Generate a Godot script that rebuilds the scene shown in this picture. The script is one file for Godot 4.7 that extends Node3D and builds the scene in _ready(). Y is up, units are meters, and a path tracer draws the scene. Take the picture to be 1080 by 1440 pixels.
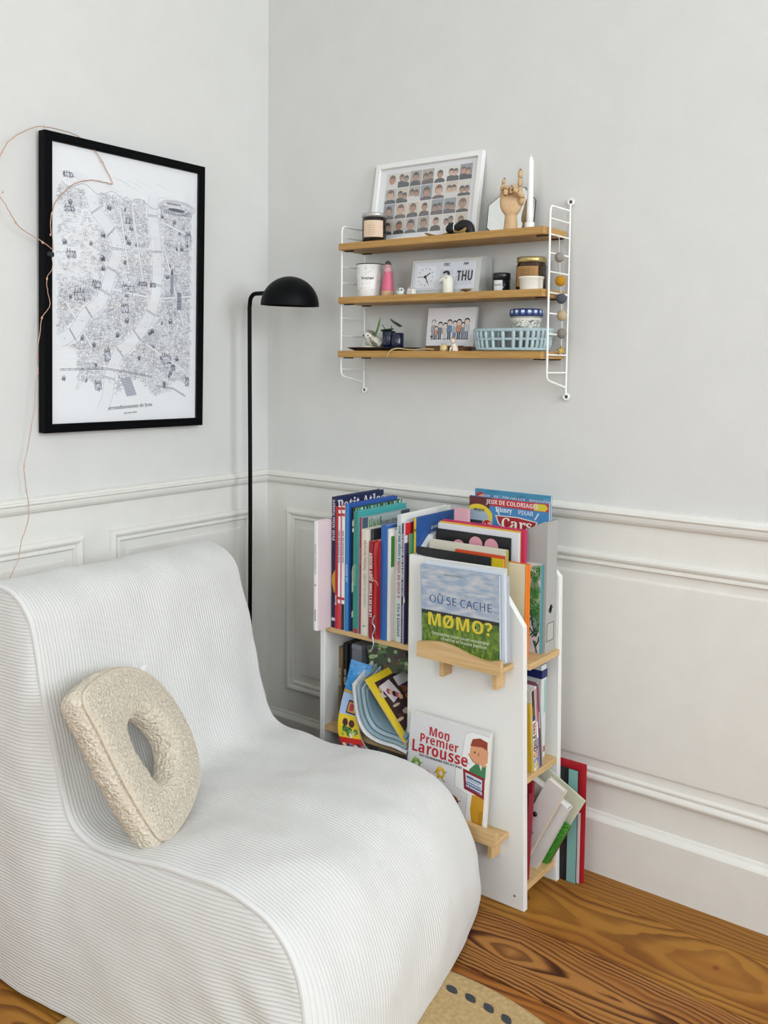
extends Node3D
# A reading corner: two panelled walls, a corduroy armchair, a crowded children's bookcase and a small wall shelf.

const CAM := Vector3(2.04267, 1.24118, 2.08588)
const RIGHT := Vector3(0.79526948, 0.01056322, -0.60616407)
const UPV := Vector3(-0.04950211, 0.99764101, -0.04756008)
const BACK := Vector3(0.60423175, 0.06782948, 0.79391634)
const FOCAL := 1312.13
const ROOM_X := 4.2
const ROOM_Z := 4.6
const ROOM_Y := 2.95

var taken := {}
var mats := {}
var font_sans: SystemFont
var font_bold: SystemFont
var font_serif: SystemFont
var rng := RandomNumberGenerator.new()

# ------------------------------------------------------------------ pixels to points
func ray(px: float, py: float) -> Vector3:
	return RIGHT * ((px - 540.0) / FOCAL) - UPV * ((py - 596.29) / FOCAL) - BACK
func at_x(px: float, py: float, x: float) -> Vector3:
	var d := ray(px, py)
	return CAM + d * ((x - CAM.x) / d.x)
func at_y(px: float, py: float, y: float) -> Vector3:
	var d := ray(px, py)
	return CAM + d * ((y - CAM.y) / d.y)
func at_z(px: float, py: float, z: float) -> Vector3:
	var d := ray(px, py)
	return CAM + d * ((z - CAM.z) / d.z)

# ------------------------------------------------------------------ mesh builder
class MB:
	var st := SurfaceTool.new()
	var T := Transform3D()
	var n := 0
	func _init() -> void:
		st.begin(Mesh.PRIMITIVE_TRIANGLES)
		st.set_smooth_group(-1)
	func smooth(on: bool) -> MB:
		st.set_smooth_group(0 if on else -1)
		return self
	func v(p: Vector3, uv := Vector2.ZERO) -> void:
		st.set_uv(uv)
		st.add_vertex(T * p)
		n += 1
	func tri(a: Vector3, b: Vector3, c: Vector3, ua := Vector2.ZERO, ub := Vector2.ZERO, uc := Vector2.ZERO) -> void:
		v(a, ua); v(c, uc); v(b, ub)
	# corners counter-clockwise as seen from outside
	func quad(a: Vector3, b: Vector3, c: Vector3, d: Vector3, ua := Vector2(0, 1), ub := Vector2(1, 1), uc := Vector2(1, 0), ud := Vector2(0, 0)) -> void:
		tri(a, b, c, ua, ub, uc)
		tri(a, c, d, ua, uc, ud)
	func box(c: Vector3, s: Vector3) -> MB:
		return rbox(c, s, 0.0)
	# a box with chamfered edges
	func rbox(c: Vector3, s: Vector3, b: float) -> MB:
		smooth(false)
		var h := s * 0.5
		b = minf(b, minf(h.x, minf(h.y, h.z)) * 0.9)
		var i := h - Vector3(b, b, b)
		for ax in 3:
			var u := (ax + 1) % 3
			var w := (ax + 2) % 3
			for sg in [-1.0, 1.0]:
				var q: Array[Vector3] = []
				for k in [[-1, -1], [1, -1], [1, 1], [-1, 1]]:
					var p := Vector3.ZERO
					p[ax] = sg * h[ax]
					p[u] = k[0] * i[u]
					p[w] = k[1] * i[w]
					q.append(c + p)
				if sg > 0:
					quad(q[0], q[1], q[2], q[3])
				else:
					quad(q[0], q[3], q[2], q[1])
		if b > 0.0:
			for ax in 3:      # edges along ax
				var u := (ax + 1) % 3
				var w := (ax + 2) % 3
				for su in [-1.0, 1.0]:
					for sw in [-1.0, 1.0]:
						var p0 := Vector3.ZERO; var p1 := Vector3.ZERO
						p0[u] = su * h[u]; p0[w] = sw * i[w]
						p1[u] = su * i[u]; p1[w] = sw * h[w]
						var a := p0; var bb := p1; var cc := p1; var dd := p0
						a[ax] = -i[ax]; bb[ax] = -i[ax]; cc[ax] = i[ax]; dd[ax] = i[ax]
						if su * sw > 0:
							quad(c + a, c + bb, c + cc, c + dd)
						else:
							quad(c + bb, c + a, c + dd, c + cc)
			for sx in [-1.0, 1.0]:
				for sy in [-1.0, 1.0]:
					for sz in [-1.0, 1.0]:
						var a := c + Vector3(sx * h.x, sy * i.y, sz * i.z)
						var bb := c + Vector3(sx * i.x, sy * h.y, sz * i.z)
						var cc := c + Vector3(sx * i.x, sy * i.y, sz * h.z)
						if sx * sy * sz > 0:
							tri(a, bb, cc)
						else:
							tri(a, cc, bb)
		return self
	# profile: Vector2(radius, height) from bottom to top, turned about y
	func lathe(c: Vector3, prof: Array, seg := 24, sm := true) -> MB:
		smooth(sm)
		var run := 0.0
		for j in prof.size() - 1:
			var p: Vector2 = prof[j]
			var q: Vector2 = prof[j + 1]
			var nxt := run + p.distance_to(q)
			for k in seg:
				var a0 := TAU * k / seg
				var a1 := TAU * (k + 1) / seg
				var d0 := Vector3(cos(a0), 0, -sin(a0)); var d1 := Vector3(cos(a1), 0, -sin(a1))
				var A := c + d0 * p.x + Vector3(0, p.y, 0); var B := c + d1 * p.x + Vector3(0, p.y, 0)
				var C := c + d1 * q.x + Vector3(0, q.y, 0); var D := c + d0 * q.x + Vector3(0, q.y, 0)
				var u0 := float(k) / seg; var u1 := float(k + 1) / seg
				if p.x < 1e-6:
					tri(A, C, D, Vector2(u0, -run), Vector2(u1, -nxt), Vector2(u0, -nxt))
				elif q.x < 1e-6:
					tri(A, B, C, Vector2(u0, -run), Vector2(u1, -run), Vector2(u1, -nxt))
				else:
					quad(A, B, C, D, Vector2(u0, -run), Vector2(u1, -run), Vector2(u1, -nxt), Vector2(u0, -nxt))
			run = nxt
		return self
	func ball(c: Vector3, r: Vector3, seg := 16, rings := 10) -> MB:
		smooth(true)
		for j in rings:
			var t0 := PI * j / rings; var t1 := PI * (j + 1) / rings
			for k in seg:
				var a0 := TAU * k / seg; var a1 := TAU * (k + 1) / seg
				var f := func(t: float, a: float) -> Vector3: return c + Vector3(sin(t) * cos(a), cos(t), -sin(t) * sin(a)) * r
				var A: Vector3 = f.call(t1, a0); var B: Vector3 = f.call(t1, a1)
				var C: Vector3 = f.call(t0, a1); var D: Vector3 = f.call(t0, a0)
				var ua := Vector2(float(k) / seg, float(j + 1) / rings); var ub := Vector2(float(k + 1) / seg, float(j + 1) / rings)
				var uc := Vector2(float(k + 1) / seg, float(j) / rings); var ud := Vector2(float(k) / seg, float(j) / rings)
				if j == 0:
					tri(A, B, D, ua, ub, ud)
				elif j == rings - 1:
					tri(A, C, D, ua, uc, ud)
				else:
					quad(A, B, C, D, ua, ub, uc, ud)
		return self
	# a round bar along a path; radius may be one number or one per point
	func tube(pts: Array, r, sides := 8, closed := false, caps := true) -> MB:
		smooth(true)
		var m := pts.size()
		var rings: Array = []
		var up := Vector3.ZERO
		for k in m:
			var t: Vector3
			if closed:
				t = (pts[(k + 1) % m] - pts[(k + m - 1) % m]).normalized()
			else:
				t = (pts[mini(k + 1, m - 1)] - pts[maxi(k - 1, 0)]).normalized()
			if up == Vector3.ZERO:
				up = t.cross(Vector3.UP if absf(t.y) < 0.9 else Vector3.RIGHT).normalized()
			up = (up - t * up.dot(t)).normalized()
			var sd := t.cross(up)
			var rr: float = r[k] if r is Array else r
			var ring: Array = []
			for s in sides:
				var a := TAU * s / sides
				ring.append(pts[k] + (up * cos(a) + sd * sin(a)) * rr)
			rings.append(ring)
		for k in (m if closed else m - 1):
			var A: Array = rings[k]; var B: Array = rings[(k + 1) % m]
			for s in sides:
				var s1 := (s + 1) % sides
				quad(A[s], A[s1], B[s1], B[s], Vector2(float(s) / sides, k), Vector2(float(s + 1) / sides, k), Vector2(float(s + 1) / sides, k + 1), Vector2(float(s) / sides, k + 1))
		if caps and not closed:
			smooth(false)
			for s in range(1, sides - 1):
				tri(rings[0][0], rings[0][s + 1], rings[0][s])
				tri(rings[m - 1][0], rings[m - 1][s], rings[m - 1][s + 1])
		return self
	# a flat shape in x-y pushed out along z (from z0 to z1), with chamfer b on the front rim
	func prism(poly: PackedVector2Array, z0: float, z1: float, b := 0.0) -> MB:
		smooth(false)
		if Geometry2D.is_polygon_clockwise(poly):
			poly.reverse()
		var lo := poly[0]; var hi := poly[0]
		for p in poly:
			lo = lo.min(p); hi = hi.max(p)
		var sz := hi - lo
		var front := poly
		if b > 0.0:
			var o := Geometry2D.offset_polygon(poly, -b, Geometry2D.JOIN_MITER)
			if o.size() and o[0].size() == poly.size():
				front = o[0]
				if Geometry2D.is_polygon_clockwise(front):
					front.reverse()
				var best := 0
				for k in front.size():
					if front[k].distance_to(poly[0]) < front[best].distance_to(poly[0]):
						best = k
				var turned := PackedVector2Array()
				for k in front.size():
					turned.append(front[(k + best) % front.size()])
				front = turned
			else:
				b = 0.0
		var uvf := func(p: Vector2) -> Vector2: return Vector2((p.x - lo.x) / sz.x, 1.0 - (p.y - lo.y) / sz.y)
		var ids := Geometry2D.triangulate_polygon(front)
		for k in range(0, ids.size(), 3):
			var a := front[ids[k]]; var c := front[ids[k + 1]]; var d := front[ids[k + 2]]
			if (c - a).cross(d - a) < 0:
				var e := c; c = d; d = e
			tri(Vector3(a.x, a.y, z1), Vector3(c.x, c.y, z1), Vector3(d.x, d.y, z1), uvf.call(a), uvf.call(c), uvf.call(d))
		ids = Geometry2D.triangulate_polygon(poly)
		for k in range(0, ids.size(), 3):
			var a := poly[ids[k]]; var c := poly[ids[k + 1]]; var d := poly[ids[k + 2]]
			if (c - a).cross(d - a) < 0:
				var e := c; c = d; d = e
			tri(Vector3(a.x, a.y, z0), Vector3(d.x, d.y, z0), Vector3(c.x, c.y, z0), uvf.call(a), uvf.call(d), uvf.call(c))
		var m := poly.size()
		for k in m:
			var p := poly[k]; var q := poly[(k + 1) % m]
			var zb := z1 - b
			quad(Vector3(p.x, p.y, z0), Vector3(q.x, q.y, z0), Vector3(q.x, q.y, zb), Vector3(p.x, p.y, zb), uvf.call(p), uvf.call(q), uvf.call(q), uvf.call(p))
			if b > 0.0:
				var fp := front[k]; var fq := front[(k + 1) % m]
				quad(Vector3(p.x, p.y, zb), Vector3(q.x, q.y, zb), Vector3(fq.x, fq.y, z1), Vector3(fp.x, fp.y, z1), uvf.call(p), uvf.call(q), uvf.call(fq), uvf.call(fp))
		return self
	# rows of points -> surface; pts[j][k], uv the same shape or empty
	func sheet(pts: Array, uvs: Array = [], sm := true) -> MB:
		smooth(sm)
		for j in pts.size() - 1:
			for k in pts[j].size() - 1:
				var has := uvs.size() > 0
				var w := float(pts[j].size() - 1); var h := float(pts.size() - 1)
				var u := func(jj: int, kk: int) -> Vector2: return uvs[jj][kk] if has else Vector2(kk / w, jj / h)
				quad(pts[j][k], pts[j][k + 1], pts[j + 1][k + 1], pts[j + 1][k], u.call(j, k), u.call(j, k + 1), u.call(j + 1, k + 1), u.call(j + 1, k))
		return self
	func done() -> ArrayMesh:
		st.generate_normals()
		return st.commit()

func numbered(called: String) -> String:
	var k: int = taken.get(called, 0)
	taken[called] = k + 1
	return called if k == 0 else "%s_%03d" % [called, k]

func obj(called: String, mb: MB, m: Material, parent: Node = null) -> MeshInstance3D:
	return inst(called, mb.done(), m, parent)
func inst(called: String, mesh: Mesh, m: Material, parent: Node = null) -> MeshInstance3D:
	var o := MeshInstance3D.new()
	o.mesh = mesh
	o.material_override = m
	o.cast_shadow = GeometryInstance3D.SHADOW_CASTING_SETTING_ON
	if parent == null:
		o.name = numbered(called)
		add_child(o, true)
	else:
		o.name = called
		parent.add_child(o, true)
	return o
func thing(called: String, label: String, category: String, at := Vector3.ZERO, turn := 0.0, group := "") -> Node3D:
	var o := Node3D.new()
	o.name = numbered(called)
	add_child(o, true)
	o.position = at
	o.rotation.y = turn
	tag(o, label, category, group)
	return o
func tag(o: Node, label: String, category: String, group := "") -> void:
	o.set_meta("label", label)
	o.set_meta("category", category)
	if group != "":
		o.set_meta("group", group)
func structure(called: String, mb: MB, m: Material) -> MeshInstance3D:
	var o := obj(called, mb, m)
	o.set_meta("kind", "structure")
	return o

# ------------------------------------------------------------------ materials
func mat(hex: String, rough := 0.6, metal := 0.0, spec := 0.5) -> StandardMaterial3D:
	var key := "%s|%.2f|%.2f|%.2f" % [hex, rough, metal, spec]
	if mats.has(key):
		return mats[key]
	var m := StandardMaterial3D.new()
	m.albedo_color = Color(hex)
	m.roughness = rough
	m.metallic = metal
	m.metallic_specular = spec
	mats[key] = m
	return m
func tex_mat(img: Image, rough := 0.5, spec := 0.5) -> StandardMaterial3D:
	var m := StandardMaterial3D.new()
	m.albedo_texture = ImageTexture.create_from_image(img)
	m.roughness = rough
	m.metallic_specular = spec
	return m
func noise_mat(hex_a: String, hex_b: String, freq: float, scale: float, rough := 0.8, relief := 0.0, seed_no := 1, size := 256) -> StandardMaterial3D:
	# two close tones mottled by noise, with an optional fine relief
	var ns := FastNoiseLite.new()
	ns.seed = seed_no
	ns.frequency = freq
	ns.fractal_octaves = 4
	var img := ns.get_seamless_image(size, size)
	img.convert(Image.FORMAT_RGBA8)
	var a := Color(hex_a); var b := Color(hex_b)
	var out := Image.create(size, size, false, Image.FORMAT_RGBA8)
	for y in size:
		for x in size:
			out.set_pixel(x, y, a.lerp(b, img.get_pixel(x, y).r))
	var m := StandardMaterial3D.new()
	m.albedo_texture = ImageTexture.create_from_image(out)
	m.roughness = rough
	m.uv1_triplanar = true
	m.uv1_scale = Vector3.ONE * scale
	if relief > 0.0:
		m.heightmap_enabled = true
		m.heightmap_texture = ImageTexture.create_from_image(img)
		m.heightmap_scale = relief
	return m

# ------------------------------------------------------------------ drawing flat prints
class Canvas:
	var im: Image
	var w: int
	var h: int
	func _init(ww: int, hh: int, bg: Color) -> void:
		w = ww; h = hh
		im = Image.create(w, h, false, Image.FORMAT_RGBA8)
		im.fill(bg)
	func rect(x: float, y: float, ww: float, hh: float, c: Color) -> void:
		im.fill_rect(Rect2i(int(x), int(y), maxi(1, int(ww)), maxi(1, int(hh))).intersection(Rect2i(0, 0, w, h)), c)
	func ell(cx: float, cy: float, rx: float, ry: float, c: Color, turn := 0.0) -> void:
		var R := maxf(rx, ry) + 1.0
		var ct := cos(turn); var s := sin(turn)
		for y in range(maxi(0, int(cy - R)), mini(h, int(cy + R) + 2)):
			for x in range(maxi(0, int(cx - R)), mini(w, int(cx + R) + 2)):
				var dx := x + 0.5 - cx; var dy := y + 0.5 - cy
				var a := (dx * ct + dy * s) / rx; var b := (-dx * s + dy * ct) / ry
				var d := a * a + b * b
				if d <= 1.0:
					im.set_pixel(x, y, c)
				elif d < 1.25 and minf(rx, ry) > 2.0:
					im.set_pixel(x, y, im.get_pixel(x, y).lerp(c, clampf((1.25 - d) * minf(rx, ry) * 0.35, 0, 1)))
	func poly(pts: Array, c: Color) -> void:
		var lo := 1e9; var hi := -1e9
		for p in pts:
			lo = minf(lo, p.y); hi = maxf(hi, p.y)
		for y in range(maxi(0, int(lo)), mini(h, int(hi) + 1)):
			var xs: Array[float] = []
			var yy := y + 0.5
			for k in pts.size():
				var a: Vector2 = pts[k]; var b: Vector2 = pts[(k + 1) % pts.size()]
				if (a.y <= yy) != (b.y <= yy):
					xs.append(a.x + (yy - a.y) / (b.y - a.y) * (b.x - a.x))
			xs.sort()
			for k in range(0, xs.size() - 1, 2):
				rect(roundf(xs[k]), y, maxf(1, roundf(xs[k + 1]) - roundf(xs[k])), 1, c)
	func line(a: Vector2, b: Vector2, t: float, c: Color, alpha := 1.0) -> void:
		var d := b - a
		var n := maxi(1, int(d.length()))
		var r := t * 0.5
		for k in n + 1:
			var p := a + d * (float(k) / n)
			if t <= 1.2:
				var xi := int(p.x); var yi := int(p.y)
				if xi >= 0 and yi >= 0 and xi < w and yi < h:
					im.set_pixel(xi, yi, im.get_pixel(xi, yi).lerp(c, alpha))
			else:
				for y in range(maxi(0, int(p.y - r)), mini(h, int(p.y + r) + 1)):
					for x in range(maxi(0, int(p.x - r)), mini(w, int(p.x + r) + 1)):
						if Vector2(x + 0.5, y + 0.5).distance_to(p) <= r + 0.3:
							im.set_pixel(x, y, c if alpha >= 1.0 else im.get_pixel(x, y).lerp(c, alpha))
	func path(pts: Array, t: float, c: Color, alpha := 1.0) -> void:
		for k in pts.size() - 1:
			line(pts[k], pts[k + 1], t, c, alpha)

# ------------------------------------------------------------------ lettering (flat, on a surface)
# origin, direction of writing, up direction; letters stand 0.3 mm proud of the surface
func letters(text: String, at: Vector3, along: Vector3, up: Vector3, height: float, m: Material, parent: Node, font: Font, center := true, stretch := 1.0, called := "lettering") -> MeshInstance3D:
	var t := TextMesh.new()
	t.text = text
	t.font = font
	t.font_size = 32
	t.pixel_size = 1.0 / 23.0
	t.depth = 0.006
	t.curve_step = 3.0
	t.horizontal_alignment = HORIZONTAL_ALIGNMENT_CENTER if center else HORIZONTAL_ALIGNMENT_LEFT
	t.vertical_alignment = VERTICAL_ALIGNMENT_CENTER
	var o := MeshInstance3D.new()
	o.name = called
	o.mesh = t
	o.material_override = m
	var x := along.normalized(); var z := x.cross(up).normalized(); var y := z.cross(x)
	o.transform = Transform3D(Basis(x * height * stretch, y * height, z * 0.03), at + z * 0.00035)
	parent.add_child(o, true)
	return o

func smooth_path(pts: Array, per := 6, closed := false) -> Array:
	var out: Array = []
	var m := pts.size()
	for k in (m if closed else m - 1):
		var p0 = pts[(k - 1 + m) % m] if closed else pts[maxi(k - 1, 0)]
		var p1 = pts[k]
		var p2 = pts[(k + 1) % m]
		var p3 = pts[(k + 2) % m] if closed else pts[mini(k + 2, m - 1)]
		for s in per:
			var t := float(s) / per
			out.append(p1.cubic_interpolate(p2, p0, p3, t))
	if not closed:
		out.append(pts[m - 1])
	return out

# ================================================================== the scene
func _ready() -> void:
	rng.seed = 7
	# ---- camera
	var cam := Camera3D.new()
	cam.name = "camera"
	cam.transform = Transform3D(Basis(RIGHT, UPV, BACK).orthonormalized(), CAM)
	cam.projection = Camera3D.PROJECTION_FRUSTUM
	cam.near = 0.05
	cam.far = 60.0
	cam.size = 0.05 * 1440.0 / FOCAL
	cam.frustum_offset = Vector2(0, -0.05 * (720.0 - 596.29) / FOCAL)
	add_child(cam)
	cam.current = true
	# ---- sky and exposure
	var env := Environment.new()
	env.background_mode = Environment.BG_SKY
	var sky_mat := ProceduralSkyMaterial.new()
	sky_mat.sky_top_color = Color(0.80, 0.87, 0.97)
	sky_mat.sky_horizon_color = Color(0.93, 0.95, 0.98)
	sky_mat.ground_bottom_color = Color(0.50, 0.48, 0.45)
	sky_mat.ground_horizon_color = Color(0.72, 0.71, 0.69)
	sky_mat.sun_angle_max = 0.0
	sky_mat.energy_multiplier = 1.6
	var sky := Sky.new()
	sky.sky_material = sky_mat
	env.sky = sky
	env.tonemap_mode = Environment.TONE_MAPPER_LINEAR
	env.tonemap_exposure = 0.66
	env.sdfgi_enabled = true
	env.ssao_enabled = true
	env.ssil_enabled = true
	var we := WorldEnvironment.new()
	we.name = "environment"
	we.environment = env
	add_child(we)
	# ---- daylight in the window openings (soft sky light; the windows themselves are built in the room)
	for wdef in WINDOWS:
		var a := AreaLight3D.new()
		a.name = "window_daylight"
		a.area_size = Vector2(wdef.w - 0.1, wdef.h - 0.1)
		a.light_color = Color(wdef.tint)
		a.light_energy = wdef.energy
		a.area_range = 14.0
		a.area_attenuation = 2.0
		a.shadow_enabled = true
		add_child(a, true)
		if wdef.wall == "right":
			a.position = Vector3(ROOM_X + 0.03, wdef.y + wdef.h * 0.5, wdef.at + wdef.w * 0.5)
			a.rotation.y = PI / 2
		else:
			a.position = Vector3(wdef.at + wdef.w * 0.5, wdef.y + wdef.h * 0.5, ROOM_Z + 0.03)
			a.rotation.y = 0.0
	# ---- fonts
	font_sans = SystemFont.new(); font_sans.font_names = ["Droid Sans"]
	font_bold = SystemFont.new(); font_bold.font_names = ["Droid Sans"]; font_bold.font_weight = 700
	font_serif = SystemFont.new(); font_serif.font_names = ["Droid Serif"]; font_serif.font_weight = 700
	# ---- structure, then things
	build_room()
	build_rug()
	build_chair()
	build_cushion()
	build_bookcase()
	build_lamp()
	build_map()
	build_shelf()
	build_shelf_top()
	build_shelf_middle()
	build_shelf_bottom()
	build_books_left()
	build_books_right()
	build_display_books()
	build_string_light()

const WINDOWS := [
	{wall = "right", at = 0.55, w = 1.15, y = 1.15, h = 1.65, energy = 9.4, tint = "f0f8ff"},
	{wall = "right", at = 2.70, w = 1.15, y = 1.15, h = 1.65, energy = 9.4, tint = "f0f8ff"},
	{wall = "front", at = 0.9, w = 1.3, y = 1.45, h = 1.35, energy = 2.8, tint = "f0f8ff"},
]

# ------------------------------------------------------------------ room
func wall_with_holes(length: float, holes: Array, thick: float, place: Callable) -> MB:
	# a wall in (s, y) with rectangular openings, built of solid blocks
	var mb := MB.new()
	var cuts: Array = holes.duplicate()
	cuts.sort_custom(func(a, b): return a.at < b.at)
	var s := 0.0
	for hdef in cuts:
		place.call(mb, s, hdef.at, 0.0, ROOM_Y, thick)
		place.call(mb, hdef.at, hdef.at + hdef.w, 0.0, hdef.y, thick)
		place.call(mb, hdef.at, hdef.at + hdef.w, hdef.y + hdef.h, ROOM_Y, thick)
		s = hdef.at + hdef.w
	place.call(mb, s, length, 0.0, ROOM_Y, thick)
	return mb

# swept trim: profile of Vector2(out, y); along x on the back wall or along z on the left wall
func trim_run(mb: MB, prof: Array, s0: float, s1: float, side: String, mitre0 := false) -> void:
	mb.smooth(false)
	for k in prof.size() - 1:
		var p: Vector2 = prof[k]; var q: Vector2 = prof[k + 1]
		var a0 := s0 + (p.x if mitre0 else 0.0)
		var b0 := s0 + (q.x if mitre0 else 0.0)
		if side == "back":
			mb.quad(Vector3(a0, p.y, p.x), Vector3(s1, p.y, p.x), Vector3(s1, q.y, q.x), Vector3(b0, q.y, q.x))
		else:
			mb.quad(Vector3(p.x, p.y, s1), Vector3(p.x, p.y, a0), Vector3(q.x, q.y, b0), Vector3(q.x, q.y, s1))

# a moulded frame round a panel with mitred corners, then the raised field
func panel_frame(mb: MB, s0: float, s1: float, y0: float, y1: float, side: String) -> void:
	var prof := [Vector2(0, 0), Vector2(0.002, 0.007), Vector2(0.006, 0.0115), Vector2(0.011, 0.013), Vector2(0.016, 0.0115), Vector2(0.0205, 0.0065), Vector2(0.023, 0.0058), Vector2(0.026, 0.0088), Vector2(0.030, 0.0088), Vector2(0.033, 0.004), Vector2(0.0335, 0.0005), Vector2(0.054, 0.0005), Vector2(0.056, 0.0035), Vector2(0.060, 0.0045)]
	mb.smooth(false)
	var P := func(s: float, y: float, d: float) -> Vector3: return Vector3(s, y, d) if side == "back" else Vector3(d, y, s)
	var flip := side != "back"
	for k in prof.size():
		var p: Vector2 = prof[k]
		var a := [Vector2(s0 + p.x, y0 + p.x), Vector2(s1 - p.x, y0 + p.x), Vector2(s1 - p.x, y1 - p.x), Vector2(s0 + p.x, y1 - p.x)]
		if k == prof.size() - 1:
			var q := [P.call(a[0].x, a[0].y, p.y), P.call(a[1].x, a[1].y, p.y), P.call(a[2].x, a[2].y, p.y), P.call(a[3].x, a[3].y, p.y)]
			if flip: q.reverse()
			mb.quad(q[0], q[1], q[2], q[3])
			break
		var n: Vector2 = prof[k + 1]
		var b := [Vector2(s0 + n.x, y0 + n.x), Vector2(s1 - n.x, y0 + n.x), Vector2(s1 - n.x, y1 - n.x), Vector2(s0 + n.x, y1 - n.x)]
		for e in 4:
			var f := (e + 1) % 4
			var q := [P.call(a[e].x, a[e].y, p.y), P.call(a[f].x, a[f].y, p.y), P.call(b[f].x, b[f].y, n.y), P.call(b[e].x, b[e].y, n.y)]
			if flip: q.reverse()
			mb.quad(q[0], q[1], q[2], q[3])

func build_room() -> void:
	var paint := noise_mat("d7d7d3", "dbdbd7", 0.02, 1.2, 0.85, 0.004, 11)
	var white := noise_mat("e2e0d9", "e6e4dd", 0.03, 1.5, 0.45, 0.006, 12)
	var plaster := mat("ececea", 0.9)
	var th := 0.3
	var mb := MB.new()
	mb.box(Vector3(ROOM_X / 2, ROOM_Y / 2, -th / 2), Vector3(ROOM_X + 2 * th, ROOM_Y, th))
	structure("wall_back", mb, paint)
	mb = MB.new()
	mb.box(Vector3(-th / 2, ROOM_Y / 2, ROOM_Z / 2), Vector3(th, ROOM_Y, ROOM_Z))
	structure("wall_left", mb, paint)
	structure("wall_right", wall_with_holes(ROOM_Z, WINDOWS.filter(func(q): return q.wall == "right"), th,
		func(m: MB, s0: float, s1: float, y0: float, y1: float, t: float): m.box(Vector3(ROOM_X + t / 2, (y0 + y1) / 2, (s0 + s1) / 2), Vector3(t, y1 - y0, s1 - s0))), paint)
	structure("wall_front", wall_with_holes(ROOM_X, WINDOWS.filter(func(q): return q.wall == "front"), th,
		func(m: MB, s0: float, s1: float, y0: float, y1: float, t: float): m.box(Vector3((s0 + s1) / 2, (y0 + y1) / 2, ROOM_Z + t / 2), Vector3(s1 - s0, y1 - y0, t))), paint)
	mb = MB.new()
	mb.box(Vector3(ROOM_X / 2, ROOM_Y + 0.1, ROOM_Z / 2), Vector3(ROOM_X + 2 * th, 0.2, ROOM_Z + 2 * th))
	structure("ceiling", mb, plaster)
	# windows: white frames with two casements and glass
	var glass := StandardMaterial3D.new()
	glass.albedo_color = Color(0.95, 0.98, 0.98, 0.08)
	glass.transparency = BaseMaterial3D.TRANSPARENCY_ALPHA
	glass.roughness = 0.02
	var wn := 1
	for d in WINDOWS:
		var fr := MB.new()
		var gl := MB.new()
		var at: Vector3
		var turn := 0.0
		if d.wall == "right":
			at = Vector3(ROOM_X + 0.16, d.y, d.at + d.w / 2); turn = PI / 2
		else:
			at = Vector3(d.at + d.w / 2, d.y, ROOM_Z + 0.16)
		for s in [-1, 1]:
			fr.rbox(Vector3(s * (d.w / 2 - 0.03), d.h / 2, 0), Vector3(0.06, d.h, 0.06), 0.004)
			fr.rbox(Vector3(s * 0.035, d.h / 2, 0), Vector3(0.06, d.h, 0.05), 0.004)
			fr.rbox(Vector3(s * d.w / 4, d.h * 0.66, 0), Vector3(d.w / 2, 0.03, 0.03), 0.003)
			fr.rbox(Vector3(s * d.w / 4, d.h * 0.33, 0), Vector3(d.w / 2, 0.03, 0.03), 0.003)
		fr.rbox(Vector3(0, 0.03, 0), Vector3(d.w, 0.06, 0.06), 0.004)
		fr.rbox(Vector3(0, d.h - 0.03, 0), Vector3(d.w, 0.06, 0.06), 0.004)
		gl.box(Vector3(0, d.h / 2, 0), Vector3(d.w - 0.08, d.h - 0.08, 0.004))
		var w := structure("window_%d" % wn, fr, mat("efefec", 0.4))
		w.position = at; w.rotation.y = turn
		var g := obj("pane", gl, glass, w)
		wn += 1
	# dado rail, panels and baseboards
	var rail := [Vector2(0, 0.861), Vector2(0.006, 0.862), Vector2(0.011, 0.866), Vector2(0.0145, 0.872), Vector2(0.016, 0.879), Vector2(0.0155, 0.883), Vector2(0.020, 0.885), Vector2(0.0215, 0.888), Vector2(0.020, 0.892), Vector2(0.0145, 0.8935), Vector2(0.013, 0.897), Vector2(0.008, 0.9005), Vector2(0, 0.9015)]
	mb = MB.new(); trim_run(mb, rail, 0.0, ROOM_X, "back", true); structure("trim_1", mb, white)
	mb = MB.new(); trim_run(mb, rail, 0.0, ROOM_Z, "left", true); structure("trim_2", mb, white)
	# the boarded dado below the rail is painted the same white
	mb = MB.new(); mb.box(Vector3(ROOM_X / 2, 0.4325, 0.0009), Vector3(ROOM_X, 0.865, 0.0018)); structure("trim_3", mb, white)
	mb = MB.new(); mb.box(Vector3(0.0009, 0.4325, ROOM_Z / 2), Vector3(0.0018, 0.865, ROOM_Z)); structure("trim_4", mb, white)
	var tn := 5
	for r in [[0.088, 1.98], [2.06, 4.1]]:
		mb = MB.new(); mb.T = Transform3D(Basis(), Vector3(0, 0, 0.0018)); panel_frame(mb, r[0], r[1], 0.2205, 0.789, "back"); structure("trim_%d" % tn, mb, white); tn += 1
	for r in [[0.065, 0.592], [0.671, 1.95], [2.03, 3.2], [3.28, 4.5]]:
		mb = MB.new(); mb.T = Transform3D(Basis(), Vector3(0.0018, 0, 0)); panel_frame(mb, r[0], r[1], 0.2205, 0.789, "left"); structure("trim_%d" % tn, mb, white); tn += 1
	var base := [Vector2(0.019, 0.0), Vector2(0.019, 0.1315), Vector2(0.017, 0.1355), Vector2(0.0125, 0.139), Vector2(0.008, 0.1425), Vector2(0.006, 0.148), Vector2(0.0018, 0.1495)]
	mb = MB.new(); trim_run(mb, base, 0.0, ROOM_X, "back", true); structure("baseboard_back", mb, white)
	mb = MB.new(); trim_run(mb, base, 0.0, ROOM_Z, "left", true); structure("baseboard_left", mb, white)
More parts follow.
